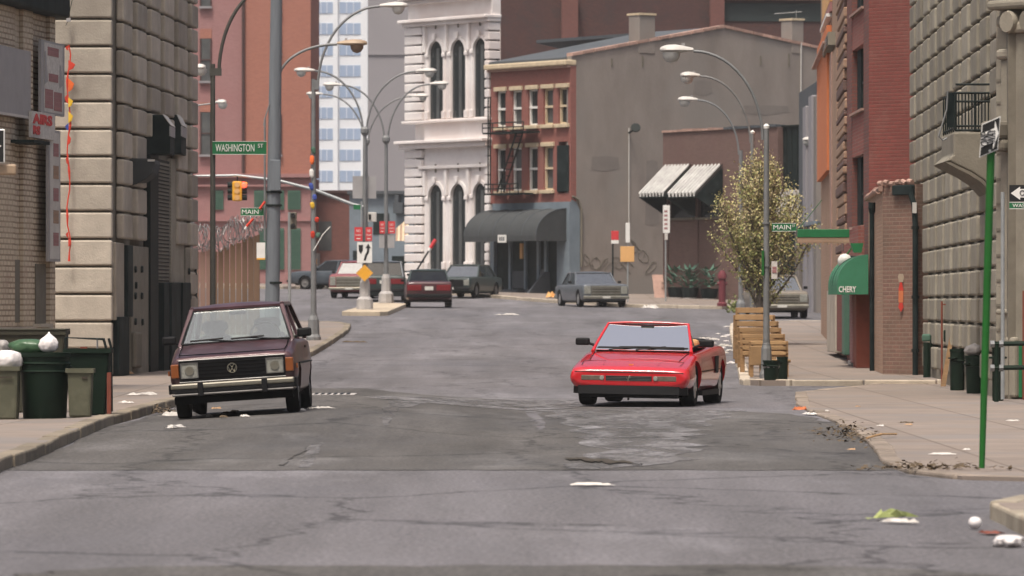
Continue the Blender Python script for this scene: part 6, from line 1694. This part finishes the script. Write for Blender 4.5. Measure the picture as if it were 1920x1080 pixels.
# ---- cars far down the street -------------------------------------------------
def far_car(name, label, px, d, rot, L_, w_, hr, mat, front, r_=.31, belt=.88, hood=.86, cab=(1.25, 1.85, 3.1, 3.75), wr_=.80, roof_mat=None, tail='tail_red', grp=None, rear_h=None, chrome=True, zoff=0.0, hood_front=None):
    x = X(px, d)
    t = thing(name, label, 'car', (x, d, G(x, d + (1.5 if front else -1.5)) + zoff), rot, grp)
    hw = w_ / 2; rh = rear_h or belt; hf = hood_front or hood - .05
    st = [(0, hw * .93, .36, hf - .03, 0), (.05, hw * .98, .28, hf, 0), (.4, hw, .24, hood, .015), (cab[0], hw, .22, belt, .01), (cab[3], hw, .22, belt + .01, 0), (min(cab[3] + .3, L_ - .1), hw, .24, rh, .01), (L_ - .05, hw * .97, .30, rh - .03, 0), (L_, hw * .92, .40, rh - .08, 0)]
    y1, y2 = .88, L_ - 1.0
    solid_body(t, st, mat, ((y1, r_ + .06), (y2, r_ + .06)), r_, hw)
    MB().box(-hw * .85, hw * .85, .3, L_ - .3, .19, .25).build('underside', 'undercar', t)
    for s_ in (-1, 1):
        for y in (y1, y2): wheel(t, s_ * (hw - .11), y, r_, .2, 'rim_bright' if chrome else 'rim_dull')
    cabin(t, hw * .88, hw * wr_ * .9, belt + .01, hr, *cab, roof_mat or mat, 'glass_screen', yB=(cab[1] + cab[2]) / 2, pw=.06)
    seat(t, -.35, cab[1] + .35, .6, belt + .3, 'seat_grey'); seat(t, .35, cab[1] + .35, .6, belt + .3, 'seat_grey')
    # front
    MB().box(-hw * .62, hw * .62, -.02, .03, .48, hf - .07).build('grille', 'chrome' if chrome else 'black_plastic', t, bevel=.01)
    for k in range(3): MB().box(-hw * .6, hw * .6, -.028, -.0205, .50 + k * (hf - .6) / 3, .52 + k * (hf - .6) / 3).build('grille_bar', 'black_plastic', t)
    for s_ in (-1, 1): MB().box(min(s_ * hw * .64, s_ * hw * .92), max(s_ * hw * .64, s_ * hw * .92), -.015, .05, .53, hf - .08).build('headlight', 'lamp_glass', t, bevel=.015)
    MB().box(-hw * .97, hw * .97, -.13, .02, .34, .46).build('bumper', 'chrome' if chrome else 'black_plastic', t, bevel=.03)
    # rear
    for s_ in (-1, 1): MB().box(min(s_ * hw * .32, s_ * hw * .92), max(s_ * hw * .32, s_ * hw * .92), L_ - .01, L_ + .02, rh - .36, rh - .14).build('tail_light', tail, t, bevel=.012)
    MB().box(-.16, .16, L_ + .005, L_ + .03, rh - .34, rh - .2).build('number_plate', 'plate_white', t)
    MB().box(-hw * .97, hw * .97, L_ - .02, L_ + .12, .36, .50).build('bumper', 'chrome' if chrome else 'black_plastic', t, bevel=.03)
    MB().box(-.16, .16, -.16, -.131, .36, .45).build('number_plate', 'plate_white', t)
    for s_ in (-1, 1): MB().box(-.07, .07, -.03, .04, -.05, .05).build('wing_mirror', 'black_plastic', t, bevel=.02, loc=(s_ * (hw + .06), cab[0] + .25, belt + .1))
    return t
far_car('parked_sedan', 'grey blue luxury sedan with chrome grille parked by the gable wall', 1136, 213.5, R(12), 5.3, 1.93, 1.40, 'paint_grey', True, .34, .92, .94, (1.75, 2.35, 3.7, 4.3), .82, hood_front=.92)
far_car('parked_sedan', 'dark red sedan seen from behind beside the traffic island', 800, 206, R(180 + 2), 4.7, 1.78, 1.40, 'paint_dkred', False, .32, .92, .90, (1.35, 2.0, 3.3, 4.0), .80, roof_mat='paint_dkgreen', rear_h=.98, chrome=False, zoff=0)
far_car('parked_sedan', 'dark green sedan parked at the foot of the white facade', 846, 231, R(-18), 4.6, 1.78, 1.42, 'paint_dkgreen', True, .32, .92, .90, (1.3, 1.9, 3.2, 3.8), .80, chrome=False)
far_car('old_pickup', 'faded red old car facing us behind the traffic island', 655, 228, R(-8), 4.6, 1.85, 1.55, 'paint_oldred', True, .36, 1.02, 1.03, (1.5, 2.0, 2.9, 3.3), .80, hood_front=.98)
far_car('parked_wagon', 'dark station wagon with pale window frame behind the second lamp', 724, 226, R(180), 4.6, 1.85, 1.62, 'paint_dkgreen', False, .34, 1.0, .95, (1.3, 1.8, 4.2, 4.5), .84, roof_mat='paint_grey', rear_h=1.05, chrome=False)
bl = far_car('saloon_car', 'dark saloon with glowing tail light and bagged window at far left', 556, 262, R(180 + 66), 4.6, 1.76, 1.38, 'paint_navy', False, .31, .90, .88, (1.3, 1.95, 3.2, 3.9), .80, tail='lamp_tail_lit', chrome=False)
far_car('parked_sedan', 'dark sedan nose showing behind the ribboned lamp at far left', 596, 268, R(-60), 4.5, 1.74, 1.30, 'paint_navy', True, .31, .86, .84, (1.3, 1.95, 3.2, 3.9), .80, chrome=False)
far_car('parked_sedan', 'old brown sedan with chrome bumper behind the street tree', 1466, 176, R(3), 4.8, 1.85, 1.42, 'paint_brown', True, .33, .92, .92, (1.6, 2.2, 3.5, 4.1), .80)
# ================================================================== bins, benches, bags, litter, tree
def blob(n=26, m=15, sx=.2, sy=.2, sz=.2, jag=.18, seed=0, knot=0.0):
    rnd = random.Random(seed)
    rg = []
    ph = [rnd.uniform(0, 6.28) for _ in range(6)]
    for i in range(m):
        v = i / (m - 1); an = math.pi * v
        ring = []
        for k in range(n):
            a = 2 * math.pi * k / n
            f = 1 + jag * (math.sin(3 * a + ph[0] + 2 * v) * .5 + math.sin(5 * a + ph[1] - 4 * v) * .35 + math.sin(9 * a + ph[2] + 7 * v) * .35 + math.sin(13 * a + ph[3] - 11 * v) * .3 + rnd.uniform(-.35, .35))
            rad = max(.03, math.sin(an)) ** .7
            z = -math.cos(an) * sz
            if knot and v > .8: rad *= max(.35, 1 - (v - .8) * 4.5); z += knot * (v - .8) * 3
            ring.append((max(-9, sx * rad * f * math.cos(a)), sy * rad * f * math.sin(a), z))
        rg.append(ring)
    return MB().loft(rg)
def at(px, d, h=0.0): x = X(px, d); return (x, d, G(x, d) + h)
PH = .115
def round_bin(label, px, d, r_, h_, mat, ribs=2, group=None, lid=None, taper=.86, name='trash_bin', handles=True, hgt=PH):
    t = thing(name, label, 'trash bin', at(px, d, hgt), random.uniform(0, 1), group)
    MB().lathe([(r_ * taper * .96, 0), (r_ * taper, .02), (r_ * .98, h_ * .93), (r_ * 1.05, h_ * .94), (r_ * 1.06, h_), (r_ * .97, h_), (r_ * .95, h_ * .9), (r_ * .8, h_ * .6)], n=20).build('body', mat, t, smooth=40)
    for k in range(ribs):
        z = h_ * (.72 + .12 * k); rr = r_ * (taper + (1 - taper) * (z / h_)) + .004
        MB().lathe([(rr, -.012), (rr + .012, 0), (rr, .012)], c=(0, 0, z), n=20).build('rib', mat, t, smooth=60)
    if handles:
        for s_ in (-1, 1): MB().box(s_ * r_ * 1.0 - .03, s_ * r_ * 1.0 + .03, -.08, .08, h_ * .76, h_ * .80).build('handle', mat, t, bevel=.01)
    if lid:
        MB().lathe([(r_ * 1.06, 0), (r_ * 1.0, .06), (r_ * .6, .16), (r_ * .15, .2)], c=(0, 0, h_ + .005), n=18).build('lid', lid, t, smooth=50)
        MB().tube([(-.08, 0, h_ + .2), (-.05, 0, h_ + .26), (.05, 0, h_ + .26), (.08, 0, h_ + .2)], .012, 6).build('lid_handle', lid, t)
    return t
def square_bin(label, px, d, w_, dp, h_, mat, hgt=PH, cat='trash bin', name='trash_bin', taper=.9, rim=True):
    t = thing(name, label, cat, at(px, d, hgt))
    a, b = w_ / 2, dp / 2; ta, tb = a * taper, b * taper
    MB().hexa([(-ta, -tb, 0), (ta, -tb, 0), (ta, tb, 0), (-ta, tb, 0)], [(-a, -b, h_), (a, -b, h_), (a, b, h_), (-a, b, h_)]).build('body', mat, t, bevel=.03)
    if rim:
        m_ = MB(); e = .02
        m_.box(-a - e, a + e, -b - e, -b, h_ - .05, h_ + .004); m_.box(-a - e, a + e, b, b + e, h_ - .05, h_ + .004); m_.box(-a - e, -a, -b, b, h_ - .05, h_ + .004); m_.box(a, a + e, -b, b, h_ - .05, h_ + .004)
        m_.build('rim', mat, t)
    return t
round_bin('big dark green round bin in the front of the left bin row', 84, 66.5, .315, .83, 'bin_dark', 2)
t = square_bin('grey green square bin cut by the left frame edge', 2, 66.2, .46, .4, .66, 'bin_olive')
MB().box(-.1, .16, -.225, -.21, .52, .54).build('handle_slot', 'trash_dark', t)
t = square_bin('small olive square bin in front of the dark bin at left', 151, 66.3, .31, .3, .605, 'bin_olive', taper=.86)
MB().box(.03, .1, -.16, -.15, .48, .51).build('handle_slot', 'trash_dark', t)
t = square_bin('wide dark green bin at the right end of the left bin row', 166, 67.4, .56, .5, .84, 'bin_dark', taper=.78)
MB().tube([(-.15, -.27, .6), (-.16, -.29, .3), (-.17, -.26, .02)], .012, 5).build('chain', 'steel_pole', t)
t = thing('bin_board', 'rust red board standing beside the last dark bin', 'board', at(205, 67.2, PH))
MB().box(-.03, .02, -.02, .12, 0, .53).build('board', 'rust_red', t)
t = square_bin('low brown dumpster behind the row of bins at left', 58, 70.5, .94, .7, 1.08, 'bin_brown', name='dumpster', taper=.96, cat='dumpster')
MB().box(-.49, .49, -.38, .38, 1.085, 1.11).build('lid', 'bin_brown', t, bevel=.01)
t = thing('pipe_railing', 'bent dark pipe frame behind the dark bins at left', 'railing', at(168, 69.4, PH))
w_ = MB(); z1 = Zp(633, 69.4) - t.location.z
MB().tube([(-.31, 0, 0), (-.31, 0, z1), (.18, 0, z1 - .02)], .016, 7).build('rail', 'black_iron', t)
MB().tube([(.1, 0, z1), (.1, 0, .0)], .014, 6).build('post', 'steel_pole', t)
MB().tube([(.18, .0, z1 - .01), (.21, 0, z1 - .12), (.22, 0, 0)], .018, 7).build('post', 'black_iron', t)
MB().tube([(.24, .1, z1 - .01), (.27, .1, z1 - .12), (.28, .1, 0)], .018, 7).build('post', 'black_iron', t)
MB().box(-.12, -.03, -.03, .03, z1 - .2, z1 - .12).build('latch', 'rust_red', t)
def bag(label, px, py, d, s, mat, seed, cat='trash bag', name='trash_bag', knot=.0, jag=.16, rot=0):
    x = X(px, d); z = Zp(py, d)
    t = blob(30, 17, s[0], s[1], s[2], jag, seed, knot).build(name, mat, None, smooth=180, loc=(x, d, z), rot=(0, 0, rot))
    return tag(t, label, cat)
bag('white plastic bag bulging from the leftmost bin', 12, 676, 66.3, (.19, .17, .13), 'bag_white', 3)
bag('small white bag tied off on the big dark green bin', 92, 646, 66.4, (.115, .10, .10), 'bag_white', 5, knot=.10)
bag('glossy green trash bag heaped in the big round bin', 56, 652, 66.7, (.24, .2, .11), 'bag_green', 9)
bag('grey bag slumped at the left end of the bin row', 4, 652, 67.0, (.10, .12, .10), 'bag_grey', 12)
# cans at the foot of the right lamp
round_bin('dark green street can beneath the nearest right kerb lamp', 1446, 96.9, .15, .36, 'bin_dark', 1, hgt=.10)
round_bin('slim dark can just right of the one beneath the lamp', 1467, 97.3, .10, .42, 'bin_dark', 0, hgt=.10, taper=.95)
bag('clear grey bag lining the street can beneath the lamp', 1446, 687, 96.9, (.14, .14, .07), 'bag_grey', 21, knot=.06)
# row at the foot of the right stone building
round_bin('tall dark can beside the leaning plank at the right building', 1795, 90.0, .125, .70, 'bin_dark', 1, hgt=.035, taper=.97)
round_bin('black round can with grey bag near the green pole', 1827, 87.0, .15, .62, 'bin_dark', 1, hgt=.035)
bag('domed grey bag filling the black can near the green pole', 1827, 657, 87.0, (.155, .15, .09), 'bag_grey', 33, knot=.05)
round_bin('dark can half hidden behind the pipe railing at right', 1871, 80.6, .09, .84, 'bin_dark', 0, hgt=.035, taper=.95)
t = thing('wall_meter', 'dark green meter stand with box against the right building', 'meter', at(1738, 100.0, .035))
MB().tube([(0, 0, 0), (0, 0, .72)], .07, 8).build('stand', 'bin_dark', t)
MB().box(.06, .32, -.05, .08, .62, .86).build('meter_box', 'bin_dark', t, bevel=.03)
MB().box(-.09, .07, -.05, .08, .74, .88).build('meter_head', 'shutter_green', t, bevel=.03)
t = thing('iron_post', 'rusty T shaped iron post against the right building', 'post', at(1766, 95.6, .035))
MB().tube([(0, 0, 0), (0, 0, Zp(565, 97) - t.location.z)], .02, 6).build('post', 'rust_red', t)
MB().tube([(0, 0, Zp(571, 97) - t.location.z), (.38, .1, Zp(571, 97) - t.location.z)], .014, 6).build('crossbar', 'rust_red', t)
MB().box(.03, .14, -.05, .05, Zp(640, 97) - t.location.z, Zp(618, 97) - t.location.z).build('valve', 'bin_dark', t, bevel=.02)
t = thing('leaning_plank', 'brown plank leaning against the right building', 'plank', at(1768, 94, .035))
MB().hexa([(-.04, 0, 0), (.05, 0, 0), (.05, .04, 0), (-.04, .04, 0)], [(.20, .5, 1.1), (.26, .5, 1.1), (.26, .54, 1.1), (.20, .54, 1.1)]).build('plank', 'bench_wood2', t)
t = thing('fire_hydrant', 'small grey fire hydrant on the right pavement beyond the green awning', 'hydrant', at(1561, 158, .10))
MB().lathe([(.17, 0), (.17, .08), (.12, .1), (.12, .45), (.15, .47), (.15, .52), (.1, .62), (.04, .68)], n=12).build('body', 'hydrant_grey', t, smooth=30)
MB().tube([(-.19, 0, .36), (.19, 0, .36)], .06, 8).build('outlet', 'hydrant_grey', t)
MB().lathe([(.16, .0), (.16, .05)], c=(0, 0, .5), n=12).build('cap', 'bin_dark', t)
t = round_bin('bright green bin by the shop posts on the right pavement', 1601, 118, .09, .34, 'awning_green', 0, hgt=.10)
t = thing('stone_step', 'low concrete step at the shop posts on the right', 'step', at(1605, 114, .10))
MB().box(-.16, .16, -.3, .3, 0, .11).build('slab', 'concrete_base', t, bevel=.02)

# wooden benches along the right kerb
def bench(px, d, w_, h_, label, mat, lowright=True):
    t = thing('bench', label, 'bench', at(px, d, .10), R(-2), 'wooden benches along the right kerb')
    n = 4
    for k in range(n):
        z0 = h_ * .42 + (h_ * .58) * k / n
        MB().box(-w_ / 2, w_ / 2, -.025, .025, z0 + .018, z0 + h_ * .58 / n - .018).build('back_slat', mat, t, bevel=.006)
    for k in range(4):
        MB().box(-w_ / 2 - .03, w_ / 2 + .03, .05 + k * .12, .155 + k * .12, h_ * .40, h_ * .40 + .04).build('seat_slat', mat, t, bevel=.006)
    for s_ in (-1, 1):
        MB().box(s_ * w_ / 2 - .045, s_ * w_ / 2 + .045, .028, .10, 0, h_ * .98).build('leg', 'bench_wood2', t, bevel=.008)
        MB().box(s_ * w_ / 2 - .045, s_ * w_ / 2 + .045, .46, .53, 0, h_ * .62).build('leg', 'bench_wood2', t, bevel=.008)
        MB().box(s_ * w_ / 2 - .05, s_ * w_ / 2 + .05, .02, .56, h_ * .62, h_ * .66).build('armrest', 'bench_wood2', t, bevel=.008)
    return t
bench(1441, 101.5, .66, .68, 'nearest wooden bench behind the lamp on the right kerb', 'bench_wood')
t = thing('bench_box', 'short wooden box seat jutting left of the nearest lamp', 'seat', at(1419, 100.4, .10), R(-2))
MB().box(-.13, .12, -.03, .35, .22, .58).build('panel', 'bench_wood', t, bevel=.01)
for s_ in (-.10, .08): MB().box(s_ - .03, s_ + .03, 0, .3, 0, .219).build('leg', 'bench_wood2', t)
MB().box(.26, .64, .1, .4, .27, .33).build('side_seat', 'bench_wood', t, bevel=.01)
MB().box(.52, .60, .12, .38, 0, .269).build('leg', 'bench_wood2', t)
for k, (px, d, w_, h_) in enumerate(((1430, 106, .80, .78), (1424, 111, .82, .86), (1419, 116, .86, .94), (1414, 121, .86, 1.02), (1407, 127, .62, 1.12))):
    bench(px, d, w_, h_, ['second', 'third', 'fourth', 'fifth', 'farthest'][k] + ' wooden bench from the lamp in the kerb row', 'bench_wood')
t = thing('paper_notice', 'small white notice pinned to the nearest wooden bench', 'notice', (X(1460, 101.4), 101.42, Zp(680, 101.4)))
MB().box(-.045, .045, -.01, 0, -.01, .11).build('sheet', 'paper', t)
MB().box(-.03, .03, -.014, -.0105, .04, .09).build('print', 'sign_grey', t)

# ---- budding street tree
def make_tree(px, d, label):
    rnd = random.Random(4)
    x, y, z = at(px, d, .10)
    t = thing('street_tree', label, 'tree', (x, y, z))
    H = Zp(268, d) - z
    c = Vector((.02, 0, H * .56))
    trunk = MB(); trunk.tube([(0, 0, -.1), (.02, 0, .5), (.0, .02, 1.1), (.03, 0, 1.7), (.02, 0, 2.4), (.05, 0, H * .72), (.06, 0, H * .9)], [.13, .11, .095, .08, .06, .035, .012], 9)
    trunk.build('trunk', 'bark', t, smooth=60)
    limbs = MB(); twigs = MB(); tips = []
    def inside(p):
        h = (p.z - .85) / (H - .85)
        if h < 0 or h > 1: return False
        rad = 1.58 * (math.sin(math.pi * min(1, h * .82 + .16)) ** .8) * (1 - .48 * max(0, h - .5) / .5)
        rad *= 1 + .13 * math.sin(3 * math.atan2(p.y, p.x) + 5 * h) + .10 * math.sin(7 * h + p.x * 4)
        return math.hypot(p.x, p.y) < rad
    for k in range(46):
        z0 = .75 + (H * .8 - .75) * (k / 46) ** 1.05
        a = k * 2.4 + rnd.uniform(-.3, .3)
        up = rnd.uniform(.9, 1.5) + .8 * (k / 46)
        dirv = Vector((math.cos(a), math.sin(a), up)).normalized()
        p = Vector((.02, 0, z0)); pts = [p.copy()]
        for s_ in range(9):
            dirv = (dirv + Vector((rnd.uniform(-.12, .12), rnd.uniform(-.12, .12), .07))).normalized()
            p = p + dirv * .27
            if not inside(p): break
            pts.append(p.copy())
        if len(pts) < 3: continue
        r0 = .032 * (1 - k / 70)
        limbs.tube(pts, [r0 * (1 - i / len(pts)) + .006 for i in range(len(pts))], 5)
        for i, q in enumerate(pts[1:], 1):
            for j in range(5):
                d2 = (dirv * .8 + Vector((rnd.uniform(-1, 1), rnd.uniform(-1, 1), rnd.uniform(-.1, 1.0)))).normalized()
                q2 = q + d2 * rnd.uniform(.22, .55)
                if not inside(q2): continue
                m_ = q.lerp(q2, .5) + Vector((0, 0, .03))
                twigs.tube([q, m_, q2], [.007, .005, .003], 3, caps=False)
                tips += [q2, m_]
    limbs.build('limbs', 'bark', t, smooth=60)
    twigs.build('twigs', 'twig', t)
    for nm, mat, cnt, sz in (('young_leaves', 'leaf_young', 4, .036), ('green_leaves', 'leaf_green', 4, .038), ('blossom', 'blossom', 2, .036)):
        mb = MB()
        for tp in tips:
            if nm == 'blossom' and tp.z < H * .45 and rnd.random() < .7: continue
            if nm == 'green_leaves' and tp.z > H * .55 and rnd.random() < .6: continue
            if rnd.random() < .22: continue
            for k in range(cnt):
                p = tp + Vector((rnd.gauss(0, .075), rnd.gauss(0, .075), rnd.gauss(0, .075)))
                u = Vector((rnd.uniform(-1, 1), rnd.uniform(-1, 1), rnd.uniform(-1, 1))).normalized()
                v = u.cross(Vector((rnd.uniform(-1, 1), rnd.uniform(-1, 1), rnd.uniform(-1, 1)))).normalized()
                s_ = sz * rnd.uniform(.6, 1.25)
                o_ = len(mb.v)
                mb.v += [tuple(p - u * s_), tuple(p + v * s_ * .55), tuple(p + u * s_), tuple(p - v * s_ * .55)]
                mb.f.append((o_, o_ + 1, o_ + 2, o_ + 3))
        o = mb.build(nm, mat, t, fix=False); o['kind'] = 'stuff'
    return t
make_tree(1424, 138, 'budding street tree with tan and olive young leaves on the right kerb')
t = thing('shrub', 'low green shrub at the foot of the tree by the kerb end', 'shrub', at(1393, 190, 0))
mb = MB(); rnd = random.Random(2)
for k in range(500):
    p = Vector((rnd.gauss(0, .25), rnd.gauss(0, .2), abs(rnd.gauss(.2, .16)))); u = Vector((rnd.uniform(-1, 1), rnd.uniform(-1, 1), rnd.uniform(-1, 1))).normalized() * .06; v = u.cross(Vector((rnd.random(), rnd.random(), rnd.random())))
    mb.add([p - u, p + v, p + u, p - v], [(0, 1, 2, 3)])
mb.build('foliage', 'leaf_green', t, fix=False)
for k in range(5): MB().tube([(0, 0, 0), (rnd.uniform(-.2, .2), rnd.uniform(-.1, .1), .3)], .01, 4).build('stem', 'twig', t)

# ---- litter
def crumple(s, seed, flat=.5):
    rnd = random.Random(seed); n = 7
    mb = MB(); rows = []
    for i in range(n):
        rows.append([((k / (n - 1) - .5) * s[0] * (1 + rnd.uniform(-.25, .25)), (i / (n - 1) - .5) * s[1] * (1 + rnd.uniform(-.25, .25)), s[2] * rnd.random() * (1 if 0 < i < n - 1 and 0 < k < n - 1 else .25)) for k in range(n)])
    mb.quadsheet(rows); return mb
def litter(label, px, py, s, mat='paper', z=0.0, seed=0, group=None, cat='litter', h=.0, d=None, name='paper_scrap'):
    dd = d or D(py, z)
    o = crumple(s, seed).build(name, mat, None, loc=at(px, dd, .012 + h), rot=(0, 0, seed * 1.3))
    return tag(o, label, cat, group)
def leafpile(label, px, py, sx, sy, sz, mat='leaf_litter', z=0.0, seed=0, h=0.0, n=130, cat='leaf litter'):
    rn = random.Random(seed); mb = MB(); dd = D(py, z)
    for k in range(n):
        p = Vector((rn.gauss(0, sx / 2.4), rn.gauss(0, sy / 2.4), 0)); p.z = abs(rn.gauss(0, sz)) * math.exp(-(p.x / sx) ** 2 - (p.y / sy) ** 2)
        u = Vector((rn.uniform(-1, 1), rn.uniform(-1, 1), rn.uniform(-.3, .3))).normalized() * rn.uniform(.015, .04); v = u.cross(Vector((rn.uniform(-.4, .4), rn.uniform(-.4, .4), 1))).normalized() * u.length * .6
        o_ = len(mb.v); mb.v += [tuple(p - u), tuple(p + v), tuple(p + u), tuple(p - v)]; mb.f.append((o_, o_ + 1, o_ + 2, o_ + 3))
    return tag(mb.build('leaf_pile', mat, None, loc=at(px, dd, .012 + h), fix=False), label, cat, None, 'stuff')
litter('flattened white paper lying alone in the foreground road', 1110, 912, (.17, .35, .025), seed=1)
litter('green leafy scrap lying at the near right corner', 1668, 975, (.13, .5, .07), 'leaf_green', seed=2)
litter('pale scrap beside the green leafy scrap', 1690, 983, (.10, .3, .03), seed=3)
tag(blob(16, 9, .045, .06, .04, .1, 4).build('paper_cup', 'bag_white', None, smooth=180, loc=at(1828, D(993), .045)), 'white cup lying against the near right kerb', 'cup')
litter('red wrapper beside the near right kerb', 1858, 1003, (.12, .25, .02), 'rust_red', seed=5)
tag(blob(30, 17, .085, .12, .04, .35, 6).build('plastic_bag', 'bag_white', None, smooth=180, loc=at(1892, D(1026), .035)), 'crumpled pale plastic bag in the bottom right corner', 'plastic bag')
litter('white scrap in front of the parked hatchback', 330, 811, (.11, .5, .04), seed=7)
litter('crumpled pale paper under the hatchback nose at the kerb', 336, 789, (.16, .6, .07), seed=8)
litter('white paper on the left pavement behind the bins', 262, 755, (.16, .5, .05), seed=9, h=.115)
litter('white wrapper nearer the kerb on the left pavement', 238, 770, (.12, .4, .04), seed=10, h=.115)
litter('cardboard scrap at the base of the stone building', 222, 718, (.18, .5, .08), 'cardboard', seed=11, h=.115)
leafpile('pile of brown leaves at the kerb beside the hatchback', 302, 778, .28, 1.0, .05, seed=12)
litter('yellow brown flattened carton in the gutter by the left corner', 668, 640, (.22, .7, .05), 'leaf_litter', z=.5, seed=13)
litter('tiny white scrap in mid road between the two cars', 950, 623, (.16, 1.2, .08), z=.55, seed=14)
litter('white bag at the kerb in front of the annex', 1218, 579, (.34, .8, .16), d=207, seed=15)
litter('pinkish bag of rubbish on the steps side of the barrel awning', 1036, 550, (.5, .5, .3), 'sign_tan', d=228, seed=16, h=.13)
litter('white strip of paper at the right kerb apron', 1519, 779, (.16, .5, .04), seed=17)
litter('orange red can by the paper at the right kerb apron', 1500, 771, (.07, .2, .06), 'orange_wall', seed=18)
leafpile('brown leaf drift in the broken right kerb', 1592, 820, .38, 4.0, .07, seed=19, n=420)
leafpile('dark debris line along the right corner kerb', 1745, 888, .75, .5, .03, seed=20, h=.035, n=260)
litter('long pale stick lying across the right kerb', 1664, 832, (.01, .01, .01), 'bench_wood', seed=21)
o = bpy.data.objects['litter'] if False else None
st_ = thing('stick', 'long tan stick lying on the right pavement by the broken kerb', 'stick', at(1625, 57.5, .04))
MB().tube([(0, 0, .02), (.2, .6, .05), (.42, 1.4, .03)], .012, 6).build('shaft', 'bench_wood', st_)
bpy.data.objects.remove([o_ for o_ in bpy.data.objects if o_.get('label') == 'long pale stick lying across the right kerb'][0])
rnd = random.Random(11)
names = []
spots = [(1322, 634), (1340, 637), (1355, 648), (1350, 656), (1362, 640), (1330, 645), (1368, 662), (1346, 623), (1366, 606), (1380, 619), (1358, 630), (1376, 690), (1338, 676), (1364, 652), (1258, 603), (1374, 627), (1352, 668)]
ORD = ['first', 'second', 'third', 'fourth', 'fifth', 'sixth', 'seventh', 'eighth', 'ninth', 'tenth', 'eleventh', 'twelfth', 'thirteenth', 'fourteenth', 'fifteenth', 'sixteenth', 'seventeenth']
spots.sort(key=lambda q: -q[1])
for k, (px, py) in enumerate(spots):
    dd = 101 + (727 - py) * .52
    litter(ORD[k] + ' white paper scrap in the right gutter trail counted from the near end', px, py, (rnd.uniform(.08, .17), rnd.uniform(.2, .5), rnd.uniform(.03, .07)), 'paper' if k % 4 else 'bag_white', seed=40 + k, group='paper scraps in the right gutter', d=min(dd, 176))
rnd = random.Random(19)
for k, px in enumerate(sorted(rnd.uniform(1490, 1900) for _ in range(9))):
    py = rnd.uniform(740, 885)
    litter(ORD[k] + ' tiny scrap from the left scattered over the right pavement', px, py, (rnd.uniform(.03, .09), rnd.uniform(.08, .25), .02), rnd.choice(['paper', 'leaf_litter', 'cardboard']), seed=70 + k, group='scraps on the right pavement', h=.035)
for k, px in enumerate(sorted(rnd.uniform(225, 620) for _ in range(9))):
    py = rnd.uniform(782, 800) if px < 330 else rnd.uniform(768, 800)
    litter(ORD[k] + ' tiny scrap from the left lying round the hatchback wheels', px, py, (rnd.uniform(.04, .10), rnd.uniform(.1, .35), .03), rnd.choice(['paper', 'leaf_litter', 'cardboard']), seed=90 + k, group='scraps round the hatchback', z=.06)
